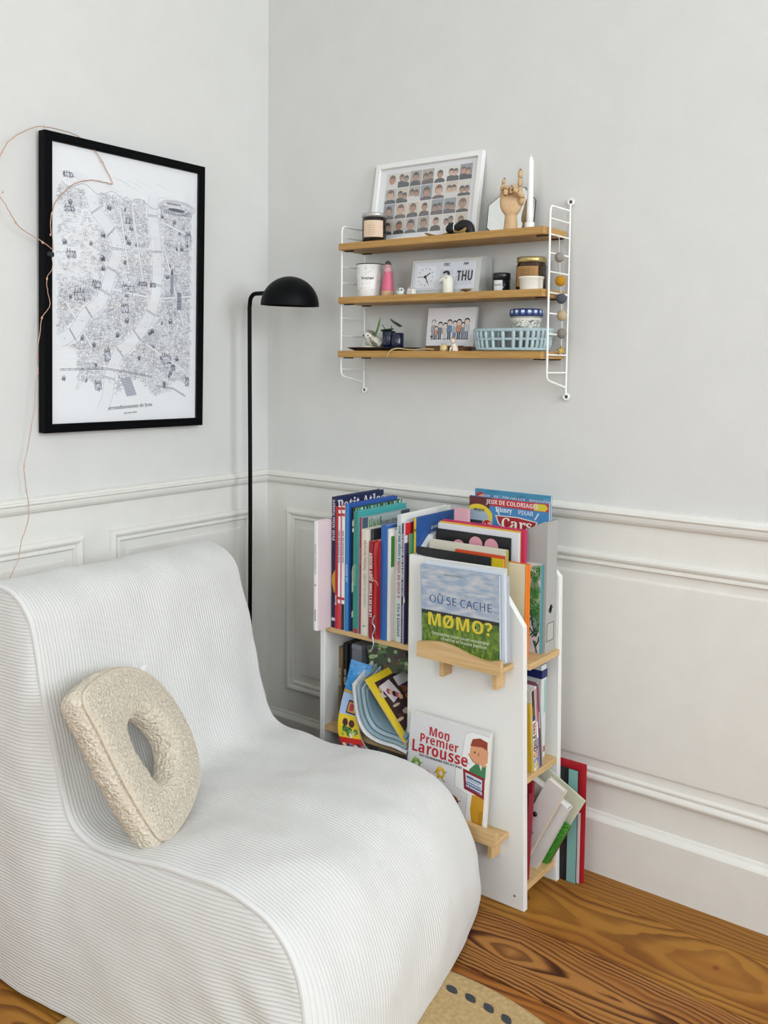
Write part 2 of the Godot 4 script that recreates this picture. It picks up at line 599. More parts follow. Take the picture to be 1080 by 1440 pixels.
	# floor: a dark sub-floor and pine planks that run along the back wall
	mb = MB.new(); mb.box(Vector3(ROOM_X / 2, -0.075, ROOM_Z / 2), Vector3(ROOM_X + 2 * th, 0.11, ROOM_Z + 2 * th))
	var floor_o := structure("floor", mb, mat("24150b", 0.9))
	var woods: Array = []
	for k in 5:
		woods.append(plank_material(k))
	var edges := [0.0, 0.115, 0.312, 0.510]
	while edges[-1] < ROOM_Z:
		edges.append(edges[-1] + 0.197)
	for k in edges.size() - 1:
		var z0: float = edges[k] + 0.0009; var z1: float = minf(edges[k + 1], ROOM_Z) - 0.0009
		if z1 - z0 < 0.01:
			continue
		mb = MB.new()
		var lift := 0.0012 * (k % 2)
		# chamfered top so that the joints read as real gaps
		var y := -lift
		var prof := [Vector2(z0, -0.02), Vector2(z0, y - 0.0014), Vector2(z0 + 0.0014, y), Vector2(z1 - 0.0014, y), Vector2(z1, y - 0.0014), Vector2(z1, -0.02)]
		for e in prof.size() - 1:
			var p: Vector2 = prof[e]; var q: Vector2 = prof[e + 1]
			var v0 := (p.x - z0) / 0.2; var v1 := (q.x - z0) / 0.2
			mb.quad(Vector3(ROOM_X, p.y, p.x), Vector3(0, p.y, p.x), Vector3(0, q.y, q.x), Vector3(ROOM_X, q.y, q.x), Vector2(ROOM_X / 1.7, v0), Vector2(0, v0), Vector2(0, v1), Vector2(ROOM_X / 1.7, v1))
		obj("plank", mb, woods[[3, 0, 1, 2, 4][k % 5]], floor_o)

# flat-sawn pitch pine: rings of a tilted, wavering trunk cut by the plank's face
func plank_material(k: int) -> StandardMaterial3D:
	var w := 1536; var h := 192
	var img := Image.create(w, h, false, Image.FORMAT_RGBA8)
	var n1 := FastNoiseLite.new(); n1.seed = 40 + k; n1.frequency = 0.9; n1.fractal_octaves = 3
	var n2 := FastNoiseLite.new(); n2.seed = 80 + k; n2.frequency = 1.0; n2.fractal_octaves = 2
	var light: Color = [Color("a8742f"), Color("a9733a"), Color("a4672a"), Color("9c6a2c"), Color("9a5c22")][k]
	var dark: Color = [Color("5c3312"), Color("38190a"), Color("47220c"), Color("633a16"), Color("6e3c14")][k]
	var off: float = [0.42, 0.62, 0.30, 0.75, -1.2][k]      # where the heart of the trunk lies across the plank
	var tilt: float = [0.26, 0.16, 0.24, 0.20, 0.05][k]
	var rings: float = [13.0, 22.0, 9.0, 14.0, 6.0][k]
	var sharp: float = [0.72, 0.95, 0.92, 0.70, 0.45][k]
	for x in w:
		var u := 1.7 * x / w                           # metres along the plank
		var uu := absf(u - 0.85) * 2.0                 # mirrored, so that the tile repeats without a seam
		# the heart wanders: where it nears the face, rings open into long cathedral loops
		var depth := 0.16 + tilt * sin(uu * 1.15 + 1.7 * k) + n2.get_noise_2d(uu * 0.45, 7.0 * k) * 0.26
		var side := n1.get_noise_2d(uu * 0.35, 50.0 + k) * 0.34
		for y in h:
			var v := float(y) / h
			var c := v - off - side + n1.get_noise_2d(uu * 3.0, v * 2.5 + 9.0) * 0.030
			var r := sqrt(c * c + depth * depth * 1.4) + n1.get_noise_2d(uu * 1.2, v * 1.6 + 3.0 * k) * 0.055
			var t := r * rings
			var f := t - floorf(t)
			var late := smoothstep(0.30, 0.86, f)      # dark late wood, then a sharp edge to the next ring
			if f > 0.92:
				late *= (1.0 - f) / 0.08
			late *= 0.72 + 0.5 * n2.get_noise_2d(floorf(t) * 13.7, uu * 0.8)
			var fine := n2.get_noise_2d(uu * 7.0, v * 170.0) * 0.12
			var col := light.lerp(dark, clampf(late * sharp + fine, 0.0, 1.0))
			col = col.lerp(Color("7d4218"), clampf(n1.get_noise_2d(uu * 0.9 + 20.0, v * 1.2) * 0.7, 0.0, 0.35))
			img.set_pixel(x, y, col)
	var m := tex_mat(img, 0.48, 0.3)
	m.uv1_offset = Vector3(0.13 + 0.21 * k, 0, 0)
	return m

# ------------------------------------------------------------------ rug
func build_rug() -> void:
	var c := Vector3(1.13, 0.0, 1.112)
	var R := 0.562
	var t := thing("round_rug", "round woven jute rug with a ring of dark dots near its edge", "rug", c)
	var jute := noise_mat("a58a5c", "c4a878", 0.09, 3.0, 0.95, 0.12, 21)
	var mb := MB.new()
	var prof := [Vector2(0, 0.009)]
	# spiral braid: fine concentric ridges
	for k in range(1, 46):
		var r := R * k / 46.0
		prof.append(Vector2(r - 0.004, 0.0078)); prof.append(Vector2(r, 0.0092))
	prof.append(Vector2(R - 0.002, 0.009)); prof.append(Vector2(R + 0.002, 0.006)); prof.append(Vector2(R, 0.001)); prof.append(Vector2(0, 0.001))
	prof.reverse()
	mb.lathe(Vector3.ZERO, prof, 96)
	obj("braided_disc", mb, jute, t)
	var dot := MB.new()
	var poly := []
	for k in 14:
		var a := TAU * k / 14
		poly.append(Vector2(cos(a) * 0.0145, sin(a) * 0.0088 * (1.0 - 0.25 * absf(cos(a)))))
	for k in 14:
		var p: Vector2 = poly[k]; var q: Vector2 = poly[(k + 1) % 14]
		dot.tri(Vector3(0, 0.0016, 0), Vector3(q.x, 0.0009, q.y), Vector3(p.x, 0.0009, p.y))
		dot.quad(Vector3(p.x, 0.0009, p.y), Vector3(q.x, 0.0009, q.y), Vector3(q.x, -0.001, q.y), Vector3(p.x, -0.001, p.y))
	var dm := dot.done()
	var ink := noise_mat("33373c", "43474c", 0.2, 20.0, 0.95, 0.0, 5, 64)
	var count := 76
	for k in count:
		var a := TAU * (k + 0.18) / count
		var o := inst("dot", dm, ink, t)
		var rr := R - 0.05
		o.transform = Transform3D(Basis(Vector3.UP, -a + PI / 2 - 0.35), Vector3(cos(a) * rr, 0.0092, sin(a) * rr))

# ------------------------------------------------------------------ corduroy chair
func corduroy(along_u: bool, seed_no: int) -> StandardMaterial3D:
	# the wales are relief only: eight to a tile; the cloth is one plain colour
	var n := 256
	var hgt := Image.create(n, n, false, Image.FORMAT_RGBA8)
	var ns := FastNoiseLite.new(); ns.seed = seed_no; ns.frequency = 0.09
	var nap := ns.get_seamless_image(n, n)
	for y in n:
		for x in n:
			var s := float(x if along_u else y) / 32.0
			var hh := clampf(pow(absf(sin(PI * s)), 0.55) * 0.9 + nap.get_pixel(x, y).r * 0.1, 0, 1)
			hgt.set_pixel(x, y, Color(hh, hh, hh))
	var m := StandardMaterial3D.new()
	m.albedo_color = Color("dddcd9")
	m.roughness = 0.95
	m.metallic_specular = 0.2
	m.heightmap_enabled = true
	m.heightmap_texture = ImageTexture.create_from_image(hgt)
	m.heightmap_scale = 0.12
	m.rim_enabled = true
	m.rim = 0.25
	m.rim_tint = 0.5
	return m

func chair_profile() -> Array:
	var pts := [Vector2(0.035, 0.0), Vector2(0.020, 0.15), Vector2(0.006, 0.35), Vector2(0.0, 0.55), Vector2(0.004, 0.67), Vector2(0.022, 0.735), Vector2(0.062, 0.768), Vector2(0.115, 0.772), Vector2(0.165, 0.757), Vector2(0.203, 0.722), Vector2(0.222, 0.67), Vector2(0.245, 0.58), Vector2(0.272, 0.48), Vector2(0.300, 0.39), Vector2(0.326, 0.338), Vector2(0.372, 0.318), Vector2(0.44, 0.321), Vector2(0.55, 0.334), Vector2(0.66, 0.340), Vector2(0.75, 0.334), Vector2(0.82, 0.315), Vector2(0.875, 0.278), Vector2(0.915, 0.222), Vector2(0.938, 0.15), Vector2(0.945, 0.07), Vector2(0.938, 0.0)]
	return smooth_path(pts, 5)

func build_chair() -> void:
	var th := deg_to_rad(5.0)
	var origin := Vector3(0.15, 0.0095, 0.75)
	var t := thing("corduroy_armchair", "low armless lounge chair in a loose off-white corduroy slipcover", "chair", origin, th)
	# local axes: x forward, z towards the near side; y up
	var prof := chair_profile()
	var np := prof.size()
	var nrm: Array = []
	for k in np:
		var d: Vector2 = (prof[mini(k + 1, np - 1)] - prof[maxi(k - 1, 0)]).normalized()
		nrm.append(Vector2(-d.y, d.x))      # outward: path runs up the back and over to the front
	var run: Array = [0.0]
	for k in range(1, np):
		run.append(run[-1] + prof[k].distance_to(prof[k - 1]))
	var ns := FastNoiseLite.new(); ns.seed = 31; ns.frequency = 3.0; ns.fractal_octaves = 2
	var W0 := -0.318; var W1 := 0.350
	var r := 0.006
	# widths across: rounded at both sides
	var cols: Array = []
	for k in 8:
		var a := PI / 2 * (1.0 - k / 7.0)
		cols.append(Vector2(W0 + r - r * sin(a), r * (1.0 - cos(a))))
	for k in range(1, 40):
		cols.append(Vector2(lerpf(W0 + r, W1 - r, k / 40.0), 0.0))
	for k in 8:
		var a := PI / 2 * (k / 7.0)
		cols.append(Vector2(W1 - r + r * sin(a), r * (1.0 - cos(a))))
	var skew := func(p: Vector2, w: float) -> Vector3: return Vector3(p.x + 0.07 * w, p.y, w)
	var shape := func(k: int, w: float, inset: float) -> Vector3:
		var p: Vector2 = prof[k] - nrm[k] * inset
		var s: float = run[k]
		var side := (w - W0) / (W1 - W0)
		# soft sag and puckers of the loose cover
		var bump := ns.get_noise_2d(s * 1.5, w * 1.6) * 0.007
		var crease := exp(-pow((s - 1.30) / 0.10, 2.0))
		bump += crease * 0.008 * sin(w * 31.0 + 1.3) * smoothstep(0.45, 0.0, side)
		bump += exp(-pow((s - 1.90) / 0.2, 2.0)) * 0.006 * sin(w * 22.0 + s * 9.0) * smoothstep(0.2, 0.9, side)
		p += nrm[k] * bump
		p.y = maxf(p.y, 0.0)
		# the near edge of the seat sits a little lower, the front corner is rounder
		var front := smoothstep(0.70, 0.95, p.x)
		p.x -= front * 0.036 * pow(clampf((0.34 - side) / 0.34, 0, 1), 1.6)
		p.y -= 0.030 * smoothstep(0.36, 0.55, p.x) * smoothstep(0.0, 0.2, p.y) * pow(1.0 - side, 1.5)
		p.x -= front * 0.030 * pow(clampf((side - 0.9) / 0.1, 0, 1), 2.0)
		# the skirt flares a little towards the floor
		p.y -= 0.018 * smoothstep(0.55, 0.75, p.y) * (1.0 - side)
		var wf := w + (0.050 if w > 0 else -0.012) * (1.0 - smoothstep(0.0, 0.33, p.y)) * absf(w) / 0.36
		return skew.call(p, wf)
	var mb := MB.new()
	var rows: Array = []; var uvs: Array = []
	for k in np:
		var row: Array = []; var ur: Array = []
		for c in range(cols.size() - 1, -1, -1):
			row.append(shape.call(k, cols[c].x, cols[c].y))
			ur.append(Vector2(cols[c].x / 0.062, run[k] / 0.062))
		rows.append(row); uvs.append(ur)
	mb.sheet(rows, uvs)
	obj("seat_and_back_cover", mb, corduroy(true, 3), t)
	# the two side panels: from the seam down to the hem
	for side in [1, -1]:
		var w := W1 if side > 0 else W0
		var sb := MB.new()
		rows = []; uvs = []
		var steps := 26
		for j in steps + 1:
			var tt := float(j) / steps
			var row: Array = []; var ur: Array = []
			for k in np:
				var seam: Vector3 = shape.call(k, w, r)
				var p: Vector2 = prof[k] - nrm[k] * r
				# foot of each rib: straight below the seam, drawn in towards the hem
				var foot_x := clampf(p.x, 0.05, 0.90 if side > 0 else 0.865)
				var foot: Vector3 = skew.call(Vector2(foot_x, 0.0), w + (0.049 if side > 0 else -0.012))
				var q := seam.lerp(foot, tt)
				var bulge := sin(PI * clampf(tt, 0, 1)) * 0.012 * clampf(seam.y / 0.3, 0, 1)
				# folds that run from the seat crease back and down
				var fx := q.x; var fy := q.y
				var fold := sin((fy - 0.30 + 0.45 * (fx - 0.3)) * 70.0) * 0.0035 * exp(-pow((fx - 0.22) / 0.16, 2.0)) * exp(-pow((fy - 0.38) / 0.10, 2.0))
				fold += sin((fx * 0.8 + fy) * 60.0) * 0.003 * exp(-pow((fx - 0.82) / 0.12, 2.0)) * exp(-pow((fy - 0.15) / 0.1, 2.0))
				fold += ns.get_noise_2d(fx * 1.7, fy * 1.7 + 5.0) * 0.005
				q.z += side * (bulge + fold * (1.0 - exp(-tt * 12.0)) - 0.0035 * exp(-tt * 30.0))
				row.append(q)
				# ribs run level along the side, dipping with the sag
				var sag := 0.05 * sin(clampf((q.x - 0.0) / 0.95, 0, 1) * PI) * exp(-pow((q.y - 0.30) / 0.2, 2.0))
				ur.append(Vector2(q.x / 0.052, (q.y + sag * 0.5) / 0.052))
			if side > 0:
				row.reverse(); ur.reverse()
			rows.append(row); uvs.append(ur)
		rows.reverse(); uvs.reverse()
		sb.sheet(rows, uvs)
		obj("side_panel", sb, corduroy(false, 4), t)
		# stitched seam: a thin welt along the join
		var pts: Array = []
		for k in range(0, np, 2):
			var p: Vector3 = shape.call(k, w, r)
			pts.append(p - Vector3(0, 0, side * 0.0022))
		var wb := MB.new()
		wb.tube(pts, 0.0020, 5)
		obj("seam", wb, mat("dddcd9", 0.95, 0.0, 0.2), t)

# ------------------------------------------------------------------ ring cushion with one straight side
func build_cushion() -> void:
	var ang := deg_to_rad(27.0)
	var B := Vector3(0.690, 0.345, 0.985)
	var top := Vector3(0.512, 0.632, 0.958)
	var e1 := Vector3(sin(ang), 0, cos(ang))
	var N := (top - B).cross(e1).normalized()
	if N.x < 0: N = -N
	var e2 := e1.cross(N)
	if e2.y < 0: e2 = -e2
	var t := thing("ring_cushion", "cream boucle ring cushion with a centre hole leaning on the chair back", "cushion", B)
	t.basis = Basis(e1, e2, e1.cross(e2))
	var fz := 1.0 if e1.cross(e2).dot(N) > 0 else -1.0
	var outer_px := [[112, 985], [127, 961], [165, 941], [205, 950], [240, 985], [268, 1040], [277, 1090], [268, 1130], [247, 1168], [226, 1184], [207, 1164], [170, 1102], [134, 1030]]
	var hole_px := [[180, 1016], [181, 1038], [191, 1062], [204, 1081], [217, 1098], [230, 1100], [239, 1084], [240, 1057], [233, 1033], [214, 1009], [194, 1000]]
	var flat := func(list: Array) -> Array:
		var o: Array = []
		for p in list:
			var d := ray(p[0], p[1])
			var hit := CAM + d * ((B - CAM).dot(N) / d.dot(N))
			o.append(Vector2((hit - B).dot(e1), (hit - B).dot(e2)))
		return o
	var outer: Array = smooth_path(flat.call(outer_px), 8, true)
	var hole_c := Vector2.ZERO
	var hp: Array = flat.call(hole_px)
	for p in hp: hole_c += p / hp.size()
	# walk both outlines by angle about the hole's centre
	var n := 96
	var reach := func(loop: Array, a: float) -> float:
		var dir := Vector2(cos(a), sin(a)); var best := 0.0
		for k in loop.size():
			var p: Vector2 = loop[k] - hole_c; var q: Vector2 = loop[(k + 1) % loop.size()] - hole_c
			var den := dir.cross(q - p)
			if absf(den) < 1e-9: continue
			var s := p.cross(q - p) / den
			var u := p.cross(dir) / den
			if s > 0 and u >= -0.001 and u <= 1.001: best = maxf(best, s)
		return best
	var hole_s: Array = smooth_path(hp, 6, true)
	var thick := 0.078
	var ns := FastNoiseLite.new(); ns.seed = 61; ns.frequency = 75.0
	var rows: Array = []; var uvs: Array = []
	# cross section: outer seam -> face -> inner seam -> hole wall -> back -> outer wall
	var sec := [[1.0, 0.0], [0.985, 0.006], [0.94, 0.010], [0.8, 0.013], [0.5, 0.014], [0.2, 0.012], [0.06, 0.006], [0.0, -0.001], [-0.03, -0.008], [-0.05, -0.018], [-0.05, -0.028], [-0.02, -0.040], [0.08, -0.046], [0.5, -0.050], [0.92, -0.047], [1.01, -0.041], [1.06, -0.032], [1.08, -0.022], [1.07, -0.010], [1.03, -0.002], [1.0, 0.0]]
	var dense: Array = []
	for k in sec.size() - 1:
		for s in 4:
			dense.append(Vector2(sec[k][0], sec[k][1]).lerp(Vector2(sec[k + 1][0], sec[k + 1][1]), s / 4.0))
	dense.append(Vector2(sec[-1][0], sec[-1][1]))
	for k in n * 3 + 1:
		var a := TAU * k / (n * 3)
		var ro: float = reach.call(outer, a); var ri: float = reach.call(hole_s, a)
		var row: Array = []; var ur: Array = []
		var acc := 0.0
		for j in dense.size():
			var d: Vector2 = dense[j]
			var rad := lerpf(ri, ro, d.x) if d.x <= 1.0 else ro + (d.x - 1.0) * 0.12
			if d.x < 0.0: rad = ri + d.x * 0.12
			var p := Vector3(hole_c.x + cos(a) * rad, hole_c.y + sin(a) * rad, d.y * fz)
			p += Vector3(cos(a), sin(a), 0.6) * ns.get_noise_3dv(p) * 0.0036
			row.append(p)
			ur.append(Vector2(a * 0.17 / 0.06, acc / 0.06))
			if j + 1 < dense.size():
				acc += 0.004
		rows.append(row); uvs.append(ur)
	# close the ring exactly
	rows[n * 3] = rows[0]
	var mb := MB.new()
	if fz < 0: rows.reverse(); uvs.reverse()
	mb.sheet(rows, uvs)
	var m := noise_mat("bfb198", "efe6d6", 0.055, 9.0, 1.0, 0.55, 62)
	m.rim_enabled = true; m.rim = 0.3
	obj("boucle_cover", mb, m, t)
	# cord seam round the face
	var ring: Array = []
	for k in n:
		var a := TAU * k / n
		var ro: float = reach.call(outer, a)
		ring.append(Vector3(hole_c.x + cos(a) * ro * 0.985, hole_c.y + sin(a) * ro * 0.985, 0.0058 * fz))
	mb = MB.new(); mb.tube(ring, 0.0042, 6, true)
	obj("face_seam", mb, noise_mat("cabfab", "dccfbb", 0.2, 12.0, 1.0, 0.3, 63, 64), t)
	# white care tag at the top
	var tp: Array = flat.call([[200, 950], [206, 933]])
	mb = MB.new()
	var a0: Vector2 = tp[0]; var a1: Vector2 = tp[1]
	var sd := Vector2(-0.016, -0.004)
	mb.T = Transform3D(Basis(), Vector3(0, 0, -0.012 * fz))
	var poly := PackedVector2Array([a0, a0 + sd, a1 + sd + Vector2(-0.004, -0.002), a1])
	mb.prism(poly, -0.0006, 0.0006)
	obj("care_tag", mb, mat("f2f2f0", 0.7), t)

# ------------------------------------------------------------------ floor lamp
func build_lamp() -> void:
	var px := 0.090; var pz := 0.165
	var t := thing("floor_lamp", "slender black metal floor lamp with a domed shade in the corner", "lamp", Vector3(px, 0, pz))
	var black := mat("040608", 0.5, 0.0, 0.25)
	var mb := MB.new()
	mb.lathe(Vector3.ZERO, [Vector2(0, 0.0), Vector2(0.058, 0.0), Vector2(0.060, 0.004), Vector2(0.060, 0.172), Vector2(0.057, 0.184), Vector2(0.050, 0.192), Vector2(0.040, 0.195), Vector2(0, 0.195)], 32)
	obj("base", mb, black, t)
	mb = MB.new()
	var pts: Array = [Vector3(0, 0.19, 0)]
	for k in 6:
		pts.append(Vector3(0.002 * sin(k * 0.9), 0.19 + 0.2 * (k + 1), 0))
	pts.append(Vector3(0, 1.405, 0))
	for k in 7:
		var a := PI / 2 * k / 6
		pts.append(Vector3(0.024 * (1 - cos(a)), 1.405 + 0.024 * sin(a), 0))
	pts.append(Vector3(0.085, 1.429, 0))
	mb.tube(pts, 0.0062, 12)
	obj("pole", mb, black, t)
	# the dome: an open half sphere with a real wall
	var r := 0.0815
	var prof: Array = []
	for k in 13:
		var a := PI / 2 * k / 12
		prof.append(Vector2(r * cos(a), r * sin(a)))
	prof[12] = Vector2(0, r)
	mb = MB.new()
	mb.T = Transform3D(Basis(Vector3(0, 0, 1), deg_to_rad(-1.5)), Vector3(0.152, 1.391, -0.005))
	mb.lathe(Vector3.ZERO, prof, 40)
	var inner: Array = []
	for k in 13:
		var a := PI / 2 * (12 - k) / 12
		inner.append(Vector2((r - 0.0015) * cos(a), (r - 0.0015) * sin(a)))
	inner[0] = Vector2(0, r - 0.0015)
	mb.lathe(Vector3.ZERO, inner, 40)
	mb.lathe(Vector3.ZERO, [Vector2(r - 0.0015, 0), Vector2(r, 0)], 40, false)
	var sh := obj("shade", mb, black, t)
	mb = MB.new()
	mb.T = Transform3D(Basis(), Vector3(0.152, 1.40, -0.005))
	mb.ball(Vector3(0, 0.025, 0), Vector3(0.022, 0.026, 0.022))
	obj("bulb", mb, mat("ece8df", 0.4), sh)
	mb = MB.new()
	mb.T = Transform3D(Basis(), Vector3(0.152, 1.40, -0.005))
	mb.lathe(Vector3.ZERO, [Vector2(0, 0.045), Vector2(0.014, 0.045), Vector2(0.014, 0.068), Vector2(0, 0.069)], 16)
	obj("socket", mb, black, sh)

# ------------------------------------------------------------------ framed city map on the left wall
func build_map() -> void:
	# corners of the frame on the wall
	var z0 := 0.292; var z1 := 0.794
	var y0 := 1.055; var y1 := 1.777
	var t := thing("framed_map", "black framed pen drawing of a city map with two rivers", "picture", Vector3(0, y0, (z0 + z1) / 2))
	t.rotation = Vector3(0, 0, 0)
	var w := z1 - z0; var h := y1 - y0
	var lean := Basis(Vector3(0, 0, 1), deg_to_rad(-0.6))
	t.transform = Transform3D(lean * Basis(Vector3(1, 0, 0), deg_to_rad(-0.45)), Vector3(0.004, y0, (z0 + z1) / 2))
	var black := mat("030406", 0.55, 0.0, 0.2)
	var bw := 0.0215; var dp := 0.026
	var mb := MB.new()
	for s in [-1, 1]:
		mb = MB.new()
		mb.rbox(Vector3(dp / 2, h / 2, s * (w / 2 - bw / 2)), Vector3(dp, h, bw), 0.001)
		obj("frame_stile", mb, black, t)
		mb = MB.new()
		mb.rbox(Vector3(dp / 2, (h - bw / 2) if s > 0 else bw / 2, 0), Vector3(dp, bw, w - 2 * bw), 0.001)
		obj("frame_rail", mb, black, t)
	mb = MB.new(); mb.box(Vector3(0.004, h / 2, 0), Vector3(0.004, h - 0.01, w - 0.01))
	obj("backing_board", mb, mat("6b5a45", 0.9), t)
	mb = MB.new()
	var iw := w - 2 * bw + 0.004; var ih := h - 2 * bw + 0.004
	var xx := 0.0165
	mb.quad(Vector3(xx, h / 2 - ih / 2, iw / 2), Vector3(xx, h / 2 - ih / 2, -iw / 2), Vector3(xx, h / 2 + ih / 2, -iw / 2), Vector3(xx, h / 2 + ih / 2, iw / 2))
	mb.box(Vector3(xx - 0.0012, h / 2, 0), Vector3(0.001, ih, iw))
	var pr := obj("map_print", mb, tex_mat(map_image(), 0.7, 0.3), t)
	var ink := mat("23263a", 0.7)
	letters("arrondissements de lyon", Vector3(xx, 0.059, -0.008), Vector3(0.0, 0.05, -1), Vector3(0, 1, -0.45), 0.0088, ink, pr, font_serif, true, 0.92)
	letters("par une amie", Vector3(xx, 0.043, -0.008), Vector3(0.0, 0.05, -1), Vector3(0, 1, -0.25), 0.0045, ink, pr, font_serif, true, 1.0)
	# glazing
	var glass := StandardMaterial3D.new()
	glass.albedo_color = Color(1, 1, 1, 0.04)
	glass.transparency = BaseMaterial3D.TRANSPARENCY_ALPHA
	glass.roughness = 0.02
	mb = MB.new()
	mb.box(Vector3(0.0205, h / 2, 0), Vector3(0.0015, h - 2 * bw + 0.002, w - 2 * bw + 0.002))
	obj("glass", mb, glass, t)

func map_image() -> Image:
	var W := 1000; var H := 1440
	var c := Canvas.new(W, H, Color("eceef0"))
	var ink := Color("2b2f47")
	var r := RandomNumberGenerator.new(); r.seed = 99
	var P := func(a: Array) -> Array:
		var o: Array = []
		for k in range(0, a.size(), 2): o.append(Vector2(a[k] * W, a[k + 1] * H))
		return smooth_path(o, 14)
	# two rivers that meet at the bottom left
	var r1: Array = P.call([0.255, 0.165, 0.28, 0.215, 0.36, 0.27, 0.41, 0.31, 0.42, 0.36, 0.39, 0.42, 0.36, 0.48, 0.31, 0.55, 0.22, 0.60, 0.15, 0.665, 0.06, 0.70])
	var r2: Array = P.call([0.675, 0.125, 0.665, 0.20, 0.69, 0.30, 0.70, 0.40, 0.695, 0.49, 0.66, 0.57, 0.60, 0.64, 0.51, 0.70, 0.43, 0.745, 0.38, 0.82, 0.36, 0.90, 0.33, 0.95])
	var half := 35.0
	# a mask of where houses may stand
	var free := func(p: Vector2) -> bool:
		for q in r1:
			if p.distance_to(q) < half + 9: return false
		for q in r2:
			if p.distance_to(q) < half + 9: return false
		return true
	var dn := FastNoiseLite.new(); dn.seed = 4; dn.frequency = 0.006
	# streets of little houses, drawn as tilted blocks with roofs and windows
	var y := 0.155 * H
	while y < 0.905 * H:
		var x := 0.055 * W
		while x < 0.95 * W:
			var p := Vector2(x + r.randf_range(-6, 6), y + r.randf_range(-5, 5))
			var hill: bool = p.x < 0.30 * W and p.y > 0.22 * H and p.y < 0.47 * H
			var empty: bool = (p.x < 0.17 * W and p.y > 0.72 * H) or (p.x < 0.36 * W and p.x > 0.25 * W and p.y > 0.88 * H) or p.y > (0.87 + 0.03 * sin(p.x * 0.02)) * H
			if free.call(p) and not empty and not (hill and r.randf() < 0.72):
				var a := clampf(0.72 + 0.5 * dn.get_noise_2d(p.x, p.y) + r.randf_range(-0.15, 0.25), 0.2, 1.0)
				var w := r.randf_range(6, 13); var h := r.randf_range(5, 12)
				var tl := r.randf_range(-0.3, 0.3)
				var ex := Vector2(cos(tl), sin(tl)) * w; var ey := Vector2(-sin(tl), cos(tl)) * h
				match r.randi() % 5:
					0, 1:
						c.path([p - ex + ey, p - ex - ey * 0.2, p - ey, p + ex - ey * 0.2, p + ex + ey], 1.0, ink, a)
						c.line(p - ex - ey * 0.2, p + ex - ey * 0.2, 1.0, ink, a * 0.7)
					2:
						c.path([p - ex - ey, p + ex - ey, p + ex + ey, p - ex + ey, p - ex - ey], 1.0, ink, a)
						for k in 3: c.line(p - ex * 0.6 + ey * (k - 1) * 0.5, p + ex * 0.6 + ey * (k - 1) * 0.5, 1.0, ink, a * 0.6)
					3:
						for k in 4: c.line(p + ex * (k - 1.5) * 0.6 - ey, p + ex * (k - 1.5) * 0.6 + ey, 1.0, ink, a * 0.8)
					4:
						var pts: Array = []
						for k in 9: pts.append(p + Vector2(cos(TAU * k / 8) * w * 0.7, sin(TAU * k / 8) * h * 0.7))
						c.path(pts, 1.0, ink, a)
			elif hill and r.randf() < 0.35:
				var pts: Array = []
				for k in 5: pts.append(p + Vector2(k * 6 - 12, -4.0 * sin(PI * k / 4)))
				c.path(pts, 1.0, ink, 0.4)
			x += r.randf_range(11, 19)
		y += 14
	# grey wash in some blocks
	for k in 46:
		var p := Vector2(r.randf_range(0.1, 0.95) * W, r.randf_range(0.17, 0.88) * H)
		if free.call(p):
			var w := r.randf_range(10, 26)
			for s in 7: c.line(p + Vector2(-w, s * 3.0), p + Vector2(w, s * 3.0 - 4), 1.0, ink, 0.28)
	for k in 60:
		var p := Vector2(r.randf_range(0.08, 0.93) * W, r.randf_range(0.18, 0.87) * H)
		if free.call(p):
			var w := r.randf_range(5, 14); var tl := r.randf_range(-0.5, 0.5)
			for s in 6: c.line(p + Vector2(-w, s * 3.0).rotated(tl), p + Vector2(w, s * 3.0).rotated(tl), 2.0, ink, r.randf_range(0.5, 0.95))
			c.path([p + Vector2(-w, -2).rotated(tl), p + Vector2(0, -w).rotated(tl), p + Vector2(w, -2).rotated(tl)], 2.0, ink, 0.9)
	# avenues: paired straight lines through the blocks
	for A in [[0.44, 0.20, 0.50, 0.42], [0.52, 0.18, 0.60, 0.46], [0.74, 0.30, 0.90, 0.62], [0.73, 0.22, 0.95, 0.26], [0.10, 0.56, 0.26, 0.72], [0.62, 0.70, 0.90, 0.80], [0.40, 0.50, 0.66, 0.52], [0.72, 0.52, 0.96, 0.50]]:
		var p := Vector2(A[0] * W, A[1] * H); var q := Vector2(A[2] * W, A[3] * H)
		var nn := (q - p).normalized().orthogonal() * 6.0
		c.poly([p + nn, q + nn, q - nn, p - nn], Color("eceef0"))
		c.line(p + nn, q + nn, 1.0, ink, 0.5); c.line(p - nn, q - nn, 1.0, ink, 0.5)
	# river banks, quays and bridges
	for rv in [r1, r2]:
		var left: Array = []; var right: Array = []
		for k in rv.size():
			var d: Vector2 = (rv[mini(k + 1, rv.size() - 1)] - rv[maxi(k - 1, 0)]).normalized()
			var nn := Vector2(-d.y, d.x)
			left.append(rv[k] + nn * half); right.append(rv[k] - nn * half)
		var body := left.duplicate(); var back := right.duplicate(); back.reverse(); body.append_array(back)
		c.poly(body, Color("e9ebee"))
		c.path(left, 1.0, ink, 0.8); c.path(right, 1.0, ink, 0.8)
		for k in range(14, rv.size() - 8, 19):
			c.line(left[k], right[k], 2.0, ink, 0.8)
			c.line(left[k] + Vector2(0, 8), right[k] + Vector2(0, 8), 1.5, ink, 0.8)
		for k in 10:
			var q: Vector2 = rv[r.randi_range(4, rv.size() - 4)] + Vector2(r.randf_range(-14, 14), 0)
			c.line(q, q + Vector2(6, 2), 2.0, ink, 0.6)
	# hills and clouds along the top
	for k in 16:
		var x0 := r.randf_range(0.05, 0.8) * W; var yy := r.randf_range(0.075, 0.135) * H
		var pts: Array = []
		for s in 9: pts.append(Vector2(x0 + s * 11, yy + s * 2.2 - 8.0 * absf(sin(s * 0.9))))
		c.path(pts, 1.0, ink, 0.38)
	var ridge: Array = []
